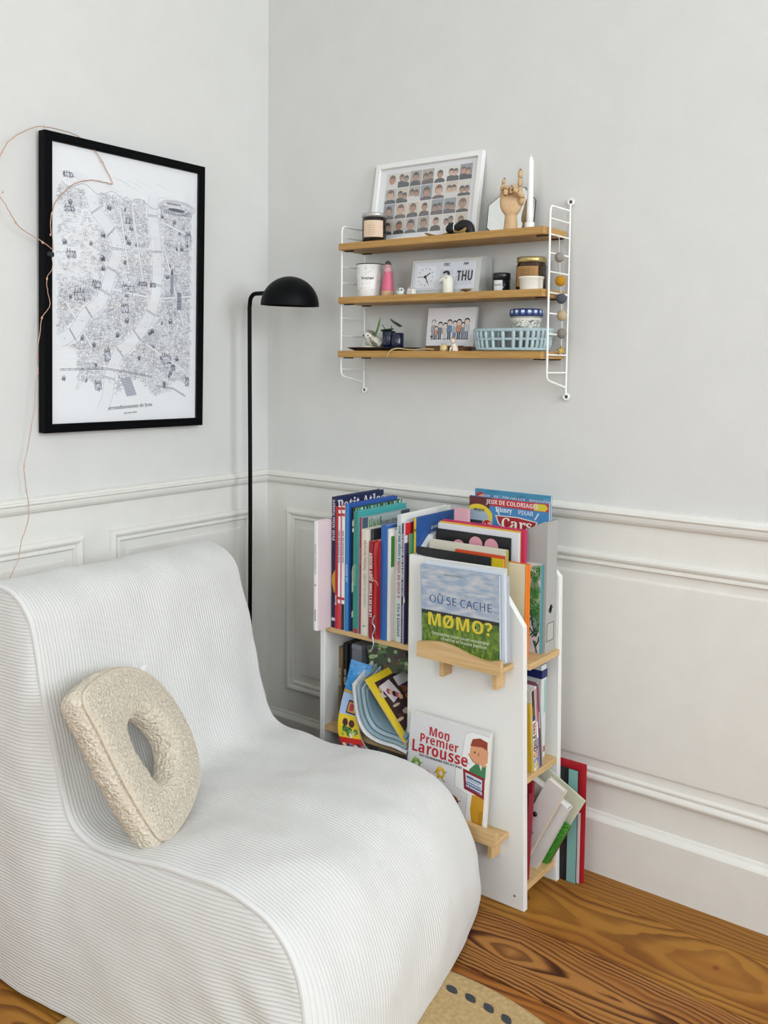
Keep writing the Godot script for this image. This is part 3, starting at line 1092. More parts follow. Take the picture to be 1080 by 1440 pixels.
	for s in 60: ridge.append(Vector2((0.07 + s * 0.0147) * W, (0.135 + 0.012 * sin(s * 0.5) + 0.0007 * s) * H))
	c.path(ridge, 1.5, ink, 0.5)
	# landmarks: dark hatched buildings, a cathedral, towers, a stadium
	for L in [[0.11, 0.105, 30, 14], [0.12, 0.225, 32, 15], [0.50, 0.235, 24, 18], [0.13, 0.385, 30, 22], [0.18, 0.53, 34, 28], [0.29, 0.485, 30, 20], [0.475, 0.565, 26, 30], [0.50, 0.49, 44, 22], [0.60, 0.468, 30, 12], [0.67, 0.468, 20, 14], [0.36, 0.745, 20, 36], [0.77, 0.755, 34, 30], [0.82, 0.79, 16, 16], [0.93, 0.27, 20, 50], [0.30, 0.86, 22, 26], [0.93, 0.845, 14, 30]]:
		var p := Vector2(L[0] * W, L[1] * H)
		var w: float = L[2]; var h: float = L[3]
		c.poly([p + Vector2(-w, -h * 0.3), p + Vector2(w * 0.8, -h * 0.6), p + Vector2(w, h * 0.7), p + Vector2(-w * 0.8, h)], Color("d5d8e0"))
		for k in 26:
			var q := p + Vector2(r.randf_range(-w, w), r.randf_range(-h * 0.5, h * 0.9))
			c.line(q, q + Vector2(r.randf_range(-4, 4), r.randf_range(4, 12)), 2.0, ink, r.randf_range(0.5, 1.0))
		for k in 4:
			var q := p + Vector2(-w * 0.8 + k * w * 0.5, -h * 0.3)
			c.path([q + Vector2(-4, 0), q + Vector2(0, -h * r.randf_range(0.4, 1.0)), q + Vector2(4, 0)], 2.0, ink, 0.95)
		c.path([p + Vector2(-w, -h * 0.3), p + Vector2(w * 0.8, -h * 0.6), p + Vector2(w, h * 0.7), p + Vector2(-w * 0.8, h), p + Vector2(-w, -h * 0.3)], 2.0, ink, 0.9)
	for L in [[0.81, 0.42, 0.50, 10], [0.865, 0.49, 0.56, 15]]:
		c.rect(L[0] * W - L[3], L[1] * H, L[3] * 2, (L[2] - L[1]) * H, Color("c9ccd6"))
		for k in 30: c.line(Vector2(L[0] * W - L[3], lerpf(L[1], L[2], k / 30.0) * H), Vector2(L[0] * W + L[3], lerpf(L[1], L[2], k / 30.0) * H), 1.5, ink, 0.8)
	c.poly([Vector2(0.80 * W, 0.42 * H), Vector2(0.81 * W, 0.395 * H), Vector2(0.82 * W, 0.42 * H)], ink)
	# long slanted hall at the bottom and the railway line
	c.poly([Vector2(0.45 * W, 0.835 * H), Vector2(0.515 * W, 0.83 * H), Vector2(0.56 * W, 0.90 * H), Vector2(0.49 * W, 0.905 * H)], Color("bfc3cf"))
	for k in 12: c.line(Vector2((0.45 + 0.0035 * k) * W, (0.835 + 0.0058 * k) * H), Vector2((0.515 + 0.0038 * k) * W, (0.83 + 0.0058 * k) * H), 2.0, ink, 0.8)
	for d in [0, 7]:
		c.path([Vector2(0.06 * W, 0.80 * H + d), Vector2(0.35 * W, 0.795 * H + d), Vector2(0.67 * W, 0.825 * H + d)], 2.0, ink, 0.9)
		c.path([Vector2(0.70 * W, 0.862 * H + d), Vector2(0.82 * W, 0.872 * H + d), Vector2(0.92 * W, 0.905 * H + d)], 2.0, ink, 0.9)
	# park with an oval lake at the top right
	for k in 3:
		var pts: Array = []
		for s in 41: pts.append(Vector2(0.845 * W + cos(TAU * s / 40) * (135 - k * 12), 0.155 * H + sin(TAU * s / 40) * (40 - k * 6)))
		c.path(pts, 1.5, ink, 0.6)
	c.ell(0.84 * W, 0.165 * H, 60, 9, ink)
	for k in 12: c.ell(0.77 * W + k * 9, 0.143 * H, 4, 6, Color("6c7085"))
	for k in 14: c.ell(0.73 * W + k * 17, 0.183 * H - 0.9 * absf(k - 7), 5, 6, Color("80849a"))
	return c.im

# ------------------------------------------------------------------ copper wire light shaped as a crescent, hung on the frame
func build_string_light() -> void:
	var xw := 0.034
	var t := thing("wire_light", "thin copper wire light bent into a crescent over the map frame", "string light", at_x(72, 357, xw))
	var px := [[75, 352], [60, 340], [38, 327], [22, 313], [9, 290], [-4, 268], [-6, 240], [3, 213], [18, 194], [42, 181], [62, 178], [88, 183], [112, 193], [130, 208], [143, 226], [152, 244], [158, 258], [146, 256], [128, 253], [108, 257], [92, 268], [80, 282], [73, 300], [71, 320], [74, 338], [75, 352]]
	var base := t.position
	var pts: Array = []
	var r := RandomNumberGenerator.new(); r.seed = 5
	for p in px:
		pts.append(at_x(p[0], p[1], xw + r.randf_range(-0.002, 0.002)) - base)
	var path := smooth_path(pts, 6)
	for k in path.size():
		path[k] += Vector3(r.randf_range(-1, 1), r.randf_range(-1, 1), r.randf_range(-1, 1)) * 0.0010
	var mb := MB.new(); mb.tube(path, 0.0012, 5)
	var copper := mat("cda58e", 0.35, 0.35)
	obj("crescent_wire", mb, copper, t)
	var tail_px := [[72, 358], [74, 375], [66, 392], [67, 410], [70, 430], [59, 447], [56, 470], [52, 495], [53, 520], [50, 540], [49, 570], [44, 600], [39, 630], [34, 655], [37, 688], [41, 720], [36, 745], [30, 760], [26, 785], [14, 812], [11, 822]]
	pts = []
	for p in tail_px:
		var x := xw if p[1] < 610 else 0.026
		if p[1] > 735: x = 0.05
		pts.append(at_x(p[0], p[1], x) - base)
	path = smooth_path(pts, 6)
	for k in path.size():
		path[k] += Vector3(r.randf_range(-1, 1), r.randf_range(-1, 1), r.randf_range(-1, 1)) * 0.0007
	mb = MB.new(); mb.tube(path, 0.0009, 5)
	obj("lead_wire", mb, copper, t)
	# tiny clear bulbs along the wire
	var bm := MB.new().ball(Vector3.ZERO, Vector3(0.0022, 0.0034, 0.0022), 8, 6).done()
	var clear := mat("e2b79c", 0.15)
	for p in [[60, 341], [22, 313], [4, 270], [3, 213], [18, 194], [62, 178], [112, 193], [143, 227], [158, 258], [108, 257], [73, 300], [71, 330], [66, 392], [59, 447], [52, 500], [53, 525], [34, 655], [37, 688]]:
		var o := inst("bulb", bm, clear, t)
		o.position = at_x(p[0], p[1], xw + 0.001) - base
	# the small black box at the end of the crescent
	mb = MB.new()
	mb.rbox(at_x(71, 357.5, xw) - base, Vector3(0.006, 0.011, 0.018), 0.0015)
	obj("battery_box", mb, mat("15161a", 0.5), t)

# ------------------------------------------------------------------ wall shelf: two wire ladders and three oak boards
const SHELF_T := 1.556
const SHELF_M := 1.412
const SHELF_B := 1.267
const LAD_L := 0.391
const LAD_R := 1.019

func oak_material(seed_no: int) -> StandardMaterial3D:
	var w := 512; var h := 128
	var img := Image.create(w, h, false, Image.FORMAT_RGBA8)
	var n := FastNoiseLite.new(); n.seed = seed_no; n.frequency = 0.012
	for y in h:
		for x in w:
			var g := n.get_noise_2d(x * 0.35, y * 9.0) * 0.5 + n.get_noise_2d(x * 1.2 + 300, y * 30.0) * 0.4
			img.set_pixel(x, y, Color("c29c5e").lerp(Color("a3783f"), clampf(0.45 + g, 0, 1)))
	var m := tex_mat(img, 0.5, 0.4)
	m.uv1_triplanar = true
	m.uv1_scale = Vector3(2.2, 9.0, 2.2)
	return m

func build_shelf() -> void:
	var wire := mat("f1f1ee", 0.35)
	var t := thing("wall_shelf", "small wall shelf with three oak boards between white wire ladder ends", "shelf", Vector3(0.70, 1.16, 0.0))
	var o := t.position
	for x in [LAD_L, LAD_R]:
		var lm := MB.new()
		var R := 0.0026
		var zb := 0.012; var zf := 0.113
		var y_eye_t := 1.6255; var y_eye_b := 1.158
		var y_top := 1.598; var y_fb := 1.206
		# back rod with eyes
		lm.tube([Vector3(x, y_eye_b + 0.004, zb) - o, Vector3(x, y_eye_t - 0.004, zb) - o], R, 8)
		# front loop: top bar out, down, then slanting back to the wall
		var loop := [Vector3(x, y_top + 0.006, zb), Vector3(x, y_top + 0.006, zf - 0.010), Vector3(x, y_top + 0.003, zf - 0.003), Vector3(x, y_top - 0.006, zf), Vector3(x, y_fb + 0.006, zf), Vector3(x, y_fb - 0.002, zf - 0.002), Vector3(x, y_fb - 0.008, zf - 0.009), Vector3(x, y_eye_b + 0.022, zb)]
		var pts: Array = []
		for p in loop: pts.append(p - o)
		lm.tube(pts, R, 8)
		var ladder := obj("wire_ladder", lm, wire, t)
		# rungs
		var rung_y := [1.575, 1.5385, 1.4955, 1.452, 1.4035, 1.3555, 1.307, 1.2585, 1.2165]
		for k in rung_y.size():
			var rm := MB.new()
			var ya: float = rung_y[k]
			rm.tube([Vector3(x, ya, zb) - o, Vector3(x, ya, zf) - o], 0.0021, 8)
			obj("rung", rm, wire, ladder)
		for e in [[y_eye_t, 1], [y_eye_b, -1]]:
			var em := MB.new()
			var ring: Array = []
			for k in 16:
				var a := TAU * k / 16
				ring.append(Vector3(x + cos(a) * 0.0068, e[0] + sin(a) * 0.0068, zb - 0.002) - o)
			em.tube(ring, 0.0026, 8, true)
			em.T = Transform3D(Basis(Vector3.RIGHT, PI / 2), Vector3(x, e[0], 0.001) - o)
			em.lathe(Vector3.ZERO, [Vector2(0, 0), Vector2(0.0072, 0), Vector2(0.0072, 0.004), Vector2(0, 0.004)], 16)
			obj("mounting_eye", em, wire, ladder)
			var sm := MB.new()
			sm.T = Transform3D(Basis(Vector3.RIGHT, PI / 2), Vector3(x, e[0], 0.005) - o)
			sm.lathe(Vector3.ZERO, [Vector2(0, 0), Vector2(0.0045, 0), Vector2(0.0040, 0.003), Vector2(0.0015, 0.0045), Vector2(0, 0.0046)], 12)
			obj("screw", sm, mat("55585c", 0.3, 0.9), ladder)
	var oak := oak_material(9)
	for y in [SHELF_T, SHELF_M, SHELF_B]:
		var bm := MB.new()
		bm.rbox(Vector3((LAD_L + LAD_R) / 2 - 0.003, y - 0.009, 0.0715) - o, Vector3(LAD_R - LAD_L - 0.008, 0.018, 0.117), 0.0012)
		var board := obj("oak_board", bm, oak, t)
		# small dark metal keepers under each end
		for x in [LAD_L + 0.022, LAD_R - 0.022]:
			for z in [0.030, 0.108]:
				var km := MB.new()
				km.rbox(Vector3(x, y - 0.0195, z) - o, Vector3(0.030, 0.003, 0.008), 0.0008)
				obj("keeper", km, mat("2a211a", 0.5), board)

func label_mat(hex: String) -> StandardMaterial3D:
	return mat(hex, 0.75)

# a curved paper label round a jar: radius, from angle a0 to a1 (0 faces +z), heights y0..y1
func wrap_label(c: Vector3, r: float, a0: float, a1: float, y0: float, y1: float) -> MB:
	var mb := MB.new()
	var rows: Array = []
	for y in [y0, y1]:
		var row: Array = []
		for k in 13:
			var a := lerpf(a0, a1, k / 12.0)
			row.append(c + Vector3(sin(a) * r, y, cos(a) * r))
		rows.append(row)
	mb.sheet(rows, [[], []].map(func(_q): return []) if false else [])
	return mb

# ------------------------------------------------------------------ the top board
func face_cell(c: Canvas, x: int, y: int, w: int, h: int, r: RandomNumberGenerator) -> void:
	var bgs := [Color("b9b6b0"), Color("d8d3cb"), Color("8f979e"), Color("cfc3b2"), Color("e4e1dc"), Color("a9a49a")]
	var bg: Color = bgs[r.randi() % bgs.size()]
	c.rect(x, y, w, h, bg)
	var skin: Color = [Color("c79b80"), Color("b9876a"), Color("d5ad94"), Color("a98772")][r.randi() % 4]
	var hair: Color = [Color("2a2320"), Color("3c2c22"), Color("1d1b1c"), Color("6a4630")][r.randi() % 4]
	var shirt: Color = [Color("23252a"), Color("3b3f47"), Color("53484a"), Color("2d3a3c"), Color("d9d7d2")][r.randi() % 5]
	var heads := 1 if r.randf() < 0.6 else 2
	for k in heads:
		var cx := x + w * (0.5 if heads == 1 else (0.32 + 0.38 * k)) + r.randf_range(-2, 2)
		var cy := y + h * (r.randf_range(0.40, 0.5) if heads == 1 else r.randf_range(0.35, 0.6))
		var s := w * (r.randf_range(0.21, 0.29) if heads == 1 else 0.19)
		c.poly([Vector2(cx - s * 2.1, y + h), Vector2(cx - s * 1.7, cy + s * 1.7), Vector2(cx - s * 0.6, cy + s * 1.25), Vector2(cx + s * 0.6, cy + s * 1.25), Vector2(cx + s * 1.7, cy + s * 1.7), Vector2(cx + s * 2.1, y + h)].map(func(p): return Vector2(clampf(p.x, x, x + w), minf(p.y, y + h))), shirt)
		c.ell(cx, cy - s * 0.18, s * 1.02, s * 1.3, hair)
		c.ell(cx, cy + s * 0.12, s * 0.86, s * 1.16, skin)
		c.ell(cx, cy - s * 0.95, s * 0.9, s * 0.45, hair)
		for e in [-1, 1]:
			c.rect(cx + e * s * 0.38 - s * 0.16, cy - s * 0.10, s * 0.32, s * 0.16, hair)
		c.rect(cx - s * 0.28, cy + s * 0.70, s * 0.56, s * 0.12, Color("8a5148"))

func build_shelf_top() -> void:
	var y := SHELF_T
	# photo collage in a white frame leaning on the wall
	var xl := 0.432; var xr := 0.775
	var w := xr - xl; var h := 0.226
	var tilt := 0.16
	var t := thing("photo_collage", "white framed collage of small portrait photos leaning on the wall", "picture", Vector3((xl + xr) / 2, y, 0.044))
	t.basis = Basis(Vector3.RIGHT, -tilt)
	var fm := mat("e9e9e6", 0.45)
	var bw := 0.0145; var dp := 0.016
	for s in [-1, 1]:
		var mb := MB.new(); mb.rbox(Vector3(s * (w / 2 - bw / 2), h / 2, 0), Vector3(bw, h, dp), 0.001); obj("frame_stile", mb, fm, t)
		mb = MB.new(); mb.rbox(Vector3(0, (h - bw / 2) if s > 0 else bw / 2, 0), Vector3(w - 2 * bw, bw, dp), 0.001); obj("frame_rail", mb, fm, t)
	var mb := MB.new(); mb.box(Vector3(0, h / 2, -0.005), Vector3(w - 2 * bw + 0.004, h - 2 * bw + 0.004, 0.004)); obj("mount", mb, mat("e8e8ea", 0.7), t)
	var r := RandomNumberGenerator.new(); r.seed = 17
	var cw := (w - 2 * bw - 0.036) / 7.0; var ch := (h - 2 * bw - 0.024) / 4.0
	for j in 4:
		var c := Canvas.new(7 * 72, 84, Color("e8e8ea"))
		for i in 7:
			face_cell(c, i * 72 + 1, 1, 70, 82, r)
		var m := tex_mat(c.im, 0.55)
		for i in 7:
			var q := MB.new()
			var cx := -w / 2 + bw + 0.018 + cw * (i + 0.5); var cy := h - bw - 0.012 - ch * (j + 0.5)
			var a := Vector3(cx - cw / 2 + 0.0004, cy - ch / 2 + 0.0004, -0.0026)
			var b := Vector3(cx + cw / 2 - 0.0004, cy + ch / 2 - 0.0004, -0.0026)
			var u0 := i / 7.0; var u1 := (i + 1) / 7.0
			q.quad(a, Vector3(b.x, a.y, a.z), b, Vector3(a.x, b.y, a.z), Vector2(u0, 1), Vector2(u1, 1), Vector2(u1, 0), Vector2(u0, 0))
			obj("photo", q, m, t)
	var glass := StandardMaterial3D.new()
	glass.albedo_color = Color(1, 1, 1, 0.03); glass.transparency = BaseMaterial3D.TRANSPARENCY_ALPHA; glass.roughness = 0.03
	mb = MB.new(); mb.box(Vector3(0, h / 2, 0.002), Vector3(w - 2 * bw + 0.002, h - 2 * bw + 0.002, 0.0015)); obj("glass", mb, glass, t)

	# candle in a dark glass with a metal lid
	t = thing("candle_jar", "dark glass candle jar with silver lid and peach label", "jar", Vector3(0.476, y, 0.080))
	mb = MB.new(); mb.lathe(Vector3.ZERO, [Vector2(0, 0), Vector2(0.030, 0), Vector2(0.0325, 0.003), Vector2(0.0325, 0.066), Vector2(0.031, 0.068), Vector2(0, 0.068)], 32); obj("glass", mb, mat("17120f", 0.12), t)
	mb = MB.new(); mb.lathe(Vector3.ZERO, [Vector2(0.0, 0.068), Vector2(0.0335, 0.068), Vector2(0.0338, 0.077), Vector2(0.0325, 0.0785), Vector2(0, 0.079)], 32); obj("lid", mb, mat("b9bbbb", 0.35, 0.8), t)
	var lb := obj("paper_label", wrap_label(Vector3.ZERO, 0.0329, -0.35, 1.45, 0.014, 0.058), mat("e0c6ac", 0.8), t)
	for k in 6:
		var a := 0.46
		var q := MB.new(); q.T = Transform3D(Basis(Vector3.UP, a + 0.1), Vector3(0, 0, 0))
		q.box(Vector3(-0.004, 0.020 + k * 0.0062, 0.0331), Vector3(0.019 - (0.008 if k == 5 else 0.0), 0.0007, 0.0006)); obj("print_line", q, mat("94806c", 0.8), lb)

	# dried leaves
	t = thing("dried_leaf", "dry ochre leaf lying before the portrait collage", "leaf", Vector3(0.690, y + 0.002, 0.090))
	mb = MB.new(); leaf_shape(mb, Transform3D(Basis(Vector3.UP, 0.3), Vector3.ZERO), 0.070, 0.018, 0.012); obj("blade", mb, mat("a98a3e", 0.8), t)
	t = thing("dried_leaf", "curled dry leaf lying beside the black elephant figure", "leaf", Vector3(0.765, y + 0.004, 0.104))
	mb = MB.new(); leaf_shape(mb, Transform3D(Basis(Vector3.UP, -0.25), Vector3.ZERO), 0.046, 0.016, 0.012); obj("blade", mb, mat("b39a5a", 0.8), t)

	# black elephant-like felt figure with a white collar
	t = thing("black_elephant", "small black rounded animal figure with white collar and feet", "figurine", Vector3(0.752, y, 0.078))
	var blk := mat("0e0f11", 0.6)
	mb = MB.new()
	mb.T = Transform3D(Basis(), Vector3(0.008, 0.0, 0))
	var body: Array = []
	for k in 11:
		var a := PI * k / 10
		body.append(Vector3(-cos(a) * 0.020 + 0.001, 0.005 + sin(a) * 0.021, 0))
	mb.tube(body, [0.010, 0.012, 0.0135, 0.0145, 0.015, 0.015, 0.015, 0.0145, 0.0135, 0.012, 0.0105], 14)
	obj("body", mb, blk, t)
	mb = MB.new(); mb.ball(Vector3(-0.026, 0.020, 0.006), Vector3(0.0145, 0.0130, 0.012)); obj("head", mb, blk, t)
	for s in [-1, 1]:
		mb = MB.new(); mb.ball(Vector3(-0.027 + s * 0.004, 0.0325, 0.006), Vector3(0.0035, 0.004, 0.003), 10, 6); obj("ear", mb, blk, t)
	mb = MB.new()
	var ring: Array = []
	for k in 18:
		var a := TAU * k / 18
		ring.append(Vector3(-0.0145 + sin(a) * 0.003, 0.021 + cos(a) * 0.0135, sin(a) * 0.0145 + 0.003))
	mb.tube(ring, 0.0014, 6, true); obj("collar", mb, mat("dcdad4", 0.8), t)
	for s in [-1, 1]:
		mb = MB.new(); mb.lathe(Vector3(0.006 + s * 0.0035, 0, 0.015), [Vector2(0, 0), Vector2(0.0034, 0), Vector2(0.003, 0.007), Vector2(0, 0.0085)], 10); obj("foot", mb, mat("d8d6d0", 0.7), t)

	# octagonal mirror leaning behind the hand
	t = thing("octagon_mirror", "small octagonal mirror leaning on the wall behind the wooden hand", "mirror", Vector3(0.860, y + 0.001, 0.028))
	t.basis = Basis(Vector3.RIGHT, -0.13)
	var oct := PackedVector2Array()
	for p in [[-0.066, 0.020], [-0.040, 0.0], [0.040, 0.0], [0.069, 0.020], [0.069, 0.082], [0.036, 0.118], [-0.012, 0.118], [-0.066, 0.080]]:
		oct.append(Vector2(p[0], p[1]))
	mb = MB.new(); mb.prism(oct, -0.003, 0.0, 0.0); obj("backing", mb, mat("4a4c50", 0.7), t)
	var mirror := StandardMaterial3D.new(); mirror.albedo_color = Color(0.93, 0.94, 0.93); mirror.metallic = 1.0; mirror.roughness = 0.03
	var small := PackedVector2Array()
	for p in oct: small.append((p - Vector2(0.002, 0.058)) * 0.975 + Vector2(0.002, 0.058))
	mb = MB.new(); mb.prism(small, 0.0002, 0.0028, 0.0022); obj("mirror_glass", mb, mirror, t)

	# jointed wooden hand
	build_wooden_hand(Vector3(0.890, y, 0.070))

	# white candle
	t = thing("candle_holder", "small white cylinder candle holder", "candle holder", Vector3(0.9365, y, 0.060))
	mb = MB.new(); mb.lathe(Vector3.ZERO, [Vector2(0, 0), Vector2(0.0105, 0), Vector2(0.0115, 0.001), Vector2(0.0115, 0.021), Vector2(0.0105, 0.022), Vector2(0.0085, 0.022), Vector2(0.0080, 0.016), Vector2(0, 0.016)], 24); obj("cup", mb, mat("eeeeec", 0.4), t)
	t = thing("taper_candle", "tall white taper candle standing in the white holder", "candle", Vector3(0.9365, y + 0.016, 0.060))
	mb = MB.new(); mb.lathe(Vector3.ZERO, [Vector2(0, 0), Vector2(0.0078, 0), Vector2(0.0078, 0.02), Vector2(0.0066, 0.150), Vector2(0.005, 0.157), Vector2(0.0018, 0.163), Vector2(0, 0.1635)], 20); obj("wax", mb, mat("f1f1ef", 0.5), t)
	mb = MB.new(); mb.tube([Vector3(0, 0.162, 0), Vector3(0.0005, 0.170, 0)], 0.0007, 6); obj("wick", mb, mat("e4e2dc", 0.9), t)

func leaf_shape(mb: MB, T: Transform3D, length: float, width: float, curl: float) -> void:
	mb.T = T
	var rows: Array = []
	for j in 9:
		var s := j / 8.0
		var half := width * 0.5 * sin(PI * pow(s, 0.8)) + 0.0006
		var row: Array = []
		for k in 5:
			var q := (k - 2) / 2.0
			row.append(Vector3((s - 0.5) * length, curl * (pow(2 * s - 1, 2) * 0.6 + q * q * 0.35 + 0.1 * sin(s * 9.0 + k)), -q * half))
		rows.append(row)
	mb.sheet(rows)
	# underside a hair below, so the leaf has thickness
	var low: Array = []
	for row in rows:
		var l: Array = []
		for p in row: l.append(p - Vector3(0, 0.0006, 0))
		l.reverse()
		low.append(l)
	mb.sheet(low)

func build_wooden_hand(at: Vector3) -> void:
	var t := thing("wooden_hand", "jointed wooden artist's hand with index and little finger raised", "hand model", at)
	var beech := noise_mat("c4a177", "d3b288", 0.05, 14.0, 0.55, 0.0, 33, 128)
	# wrist and palm: the palm's inner side faces +z and a little to the right
	t.rotation.y = 0.45
	var mb := MB.new()
	mb.lathe(Vector3.ZERO, [Vector2(0, 0), Vector2(0.0185, 0), Vector2(0.0175, 0.006), Vector2(0.0155, 0.030), Vector2(0.0150, 0.040), Vector2(0.010, 0.044), Vector2(0, 0.045)], 24)
	obj("wrist", mb, beech, t)
	mb = MB.new()
	var rows: Array = []
	var lv := [[0.040, 0.012, 0.010], [0.044, 0.0165, 0.0125], [0.052, 0.0225, 0.0145], [0.062, 0.0265, 0.0140], [0.074, 0.0280, 0.0125], [0.084, 0.0275, 0.0110], [0.091, 0.0250, 0.0090], [0.094, 0.019, 0.006], [0.0945, 0.001, 0.0005]]
	for l in lv:
		var row: Array = []
		for k in 25:
			var a := TAU * k / 24
			row.append(Vector3(signf(cos(a)) * pow(absf(cos(a)), 0.8) * l[1], l[0], signf(-sin(a)) * pow(absf(sin(a)), 0.8) * l[2]))
		rows.append(row)
	mb.sheet(rows)
	obj("palm", mb, beech, t)
	# fingers: little (left), ring, middle, index (right); each a chain of turned segments
	var seg := func(parent: Node, pts: Array, r0: float, r1: float) -> void:
		for k in pts.size() - 1:
			var a: Vector3 = pts[k]; var b: Vector3 = pts[k + 1]
			var d := b - a
			var ra := lerpf(r0, r1, float(k) / (pts.size() - 1)); var rb := lerpf(r0, r1, float(k + 1) / (pts.size() - 1))
			var m2 := MB.new()
			m2.tube([a + d * 0.03, a + d * 0.12, a + d * 0.5, a + d * 0.88, a + d * 0.965], [ra * 0.72, ra, (ra + rb) * 0.52, rb, rb * 0.66], 12)
			obj("finger_joint", m2, beech, parent)
			if k < pts.size() - 2 or true:
				var m3 := MB.new(); m3.ball(b - d * 0.01, Vector3.ONE * rb * 0.62, 8, 6); obj("pin", m3, mat("6b5138", 0.6), parent)
	# index, straight up
	var fi := Node3D.new(); fi.name = "index_finger"; t.add_child(fi, true)
	seg.call(fi, [Vector3(0.0195, 0.088, -0.001), Vector3(0.0205, 0.110, -0.001), Vector3(0.0210, 0.131, 0.0), Vector3(0.0212, 0.149, 0.001)], 0.0066, 0.0052)
	# little, up but bent
	var fl := Node3D.new(); fl.name = "little_finger"; t.add_child(fl, true)
	seg.call(fl, [Vector3(-0.0215, 0.084, -0.001), Vector3(-0.0225, 0.101, 0.001), Vector3(-0.0200, 0.117, 0.003), Vector3(-0.0165, 0.128, 0.006)], 0.0055, 0.0044)
	# ring and middle, folded into the palm
	var fr := Node3D.new(); fr.name = "ring_finger"; t.add_child(fr, true)
	seg.call(fr, [Vector3(-0.0085, 0.090, 0.000), Vector3(-0.0095, 0.107, 0.010), Vector3(-0.0110, 0.100, 0.024), Vector3(-0.0120, 0.086, 0.024)], 0.0062, 0.0052)
	var fm := Node3D.new(); fm.name = "middle_finger"; t.add_child(fm, true)
	seg.call(fm, [Vector3(0.0055, 0.092, 0.000), Vector3(0.0050, 0.110, 0.010), Vector3(0.0035, 0.104, 0.025), Vector3(0.0020, 0.089, 0.026)], 0.0065, 0.0054)
	# thumb, across the folded fingers
	var ft := Node3D.new(); ft.name = "thumb"; t.add_child(ft, true)
	seg.call(ft, [Vector3(0.0235, 0.066, 0.006), Vector3(0.0285, 0.082, 0.017), Vector3(0.0170, 0.094, 0.029), Vector3(0.0060, 0.098, 0.034)], 0.0075, 0.0058)

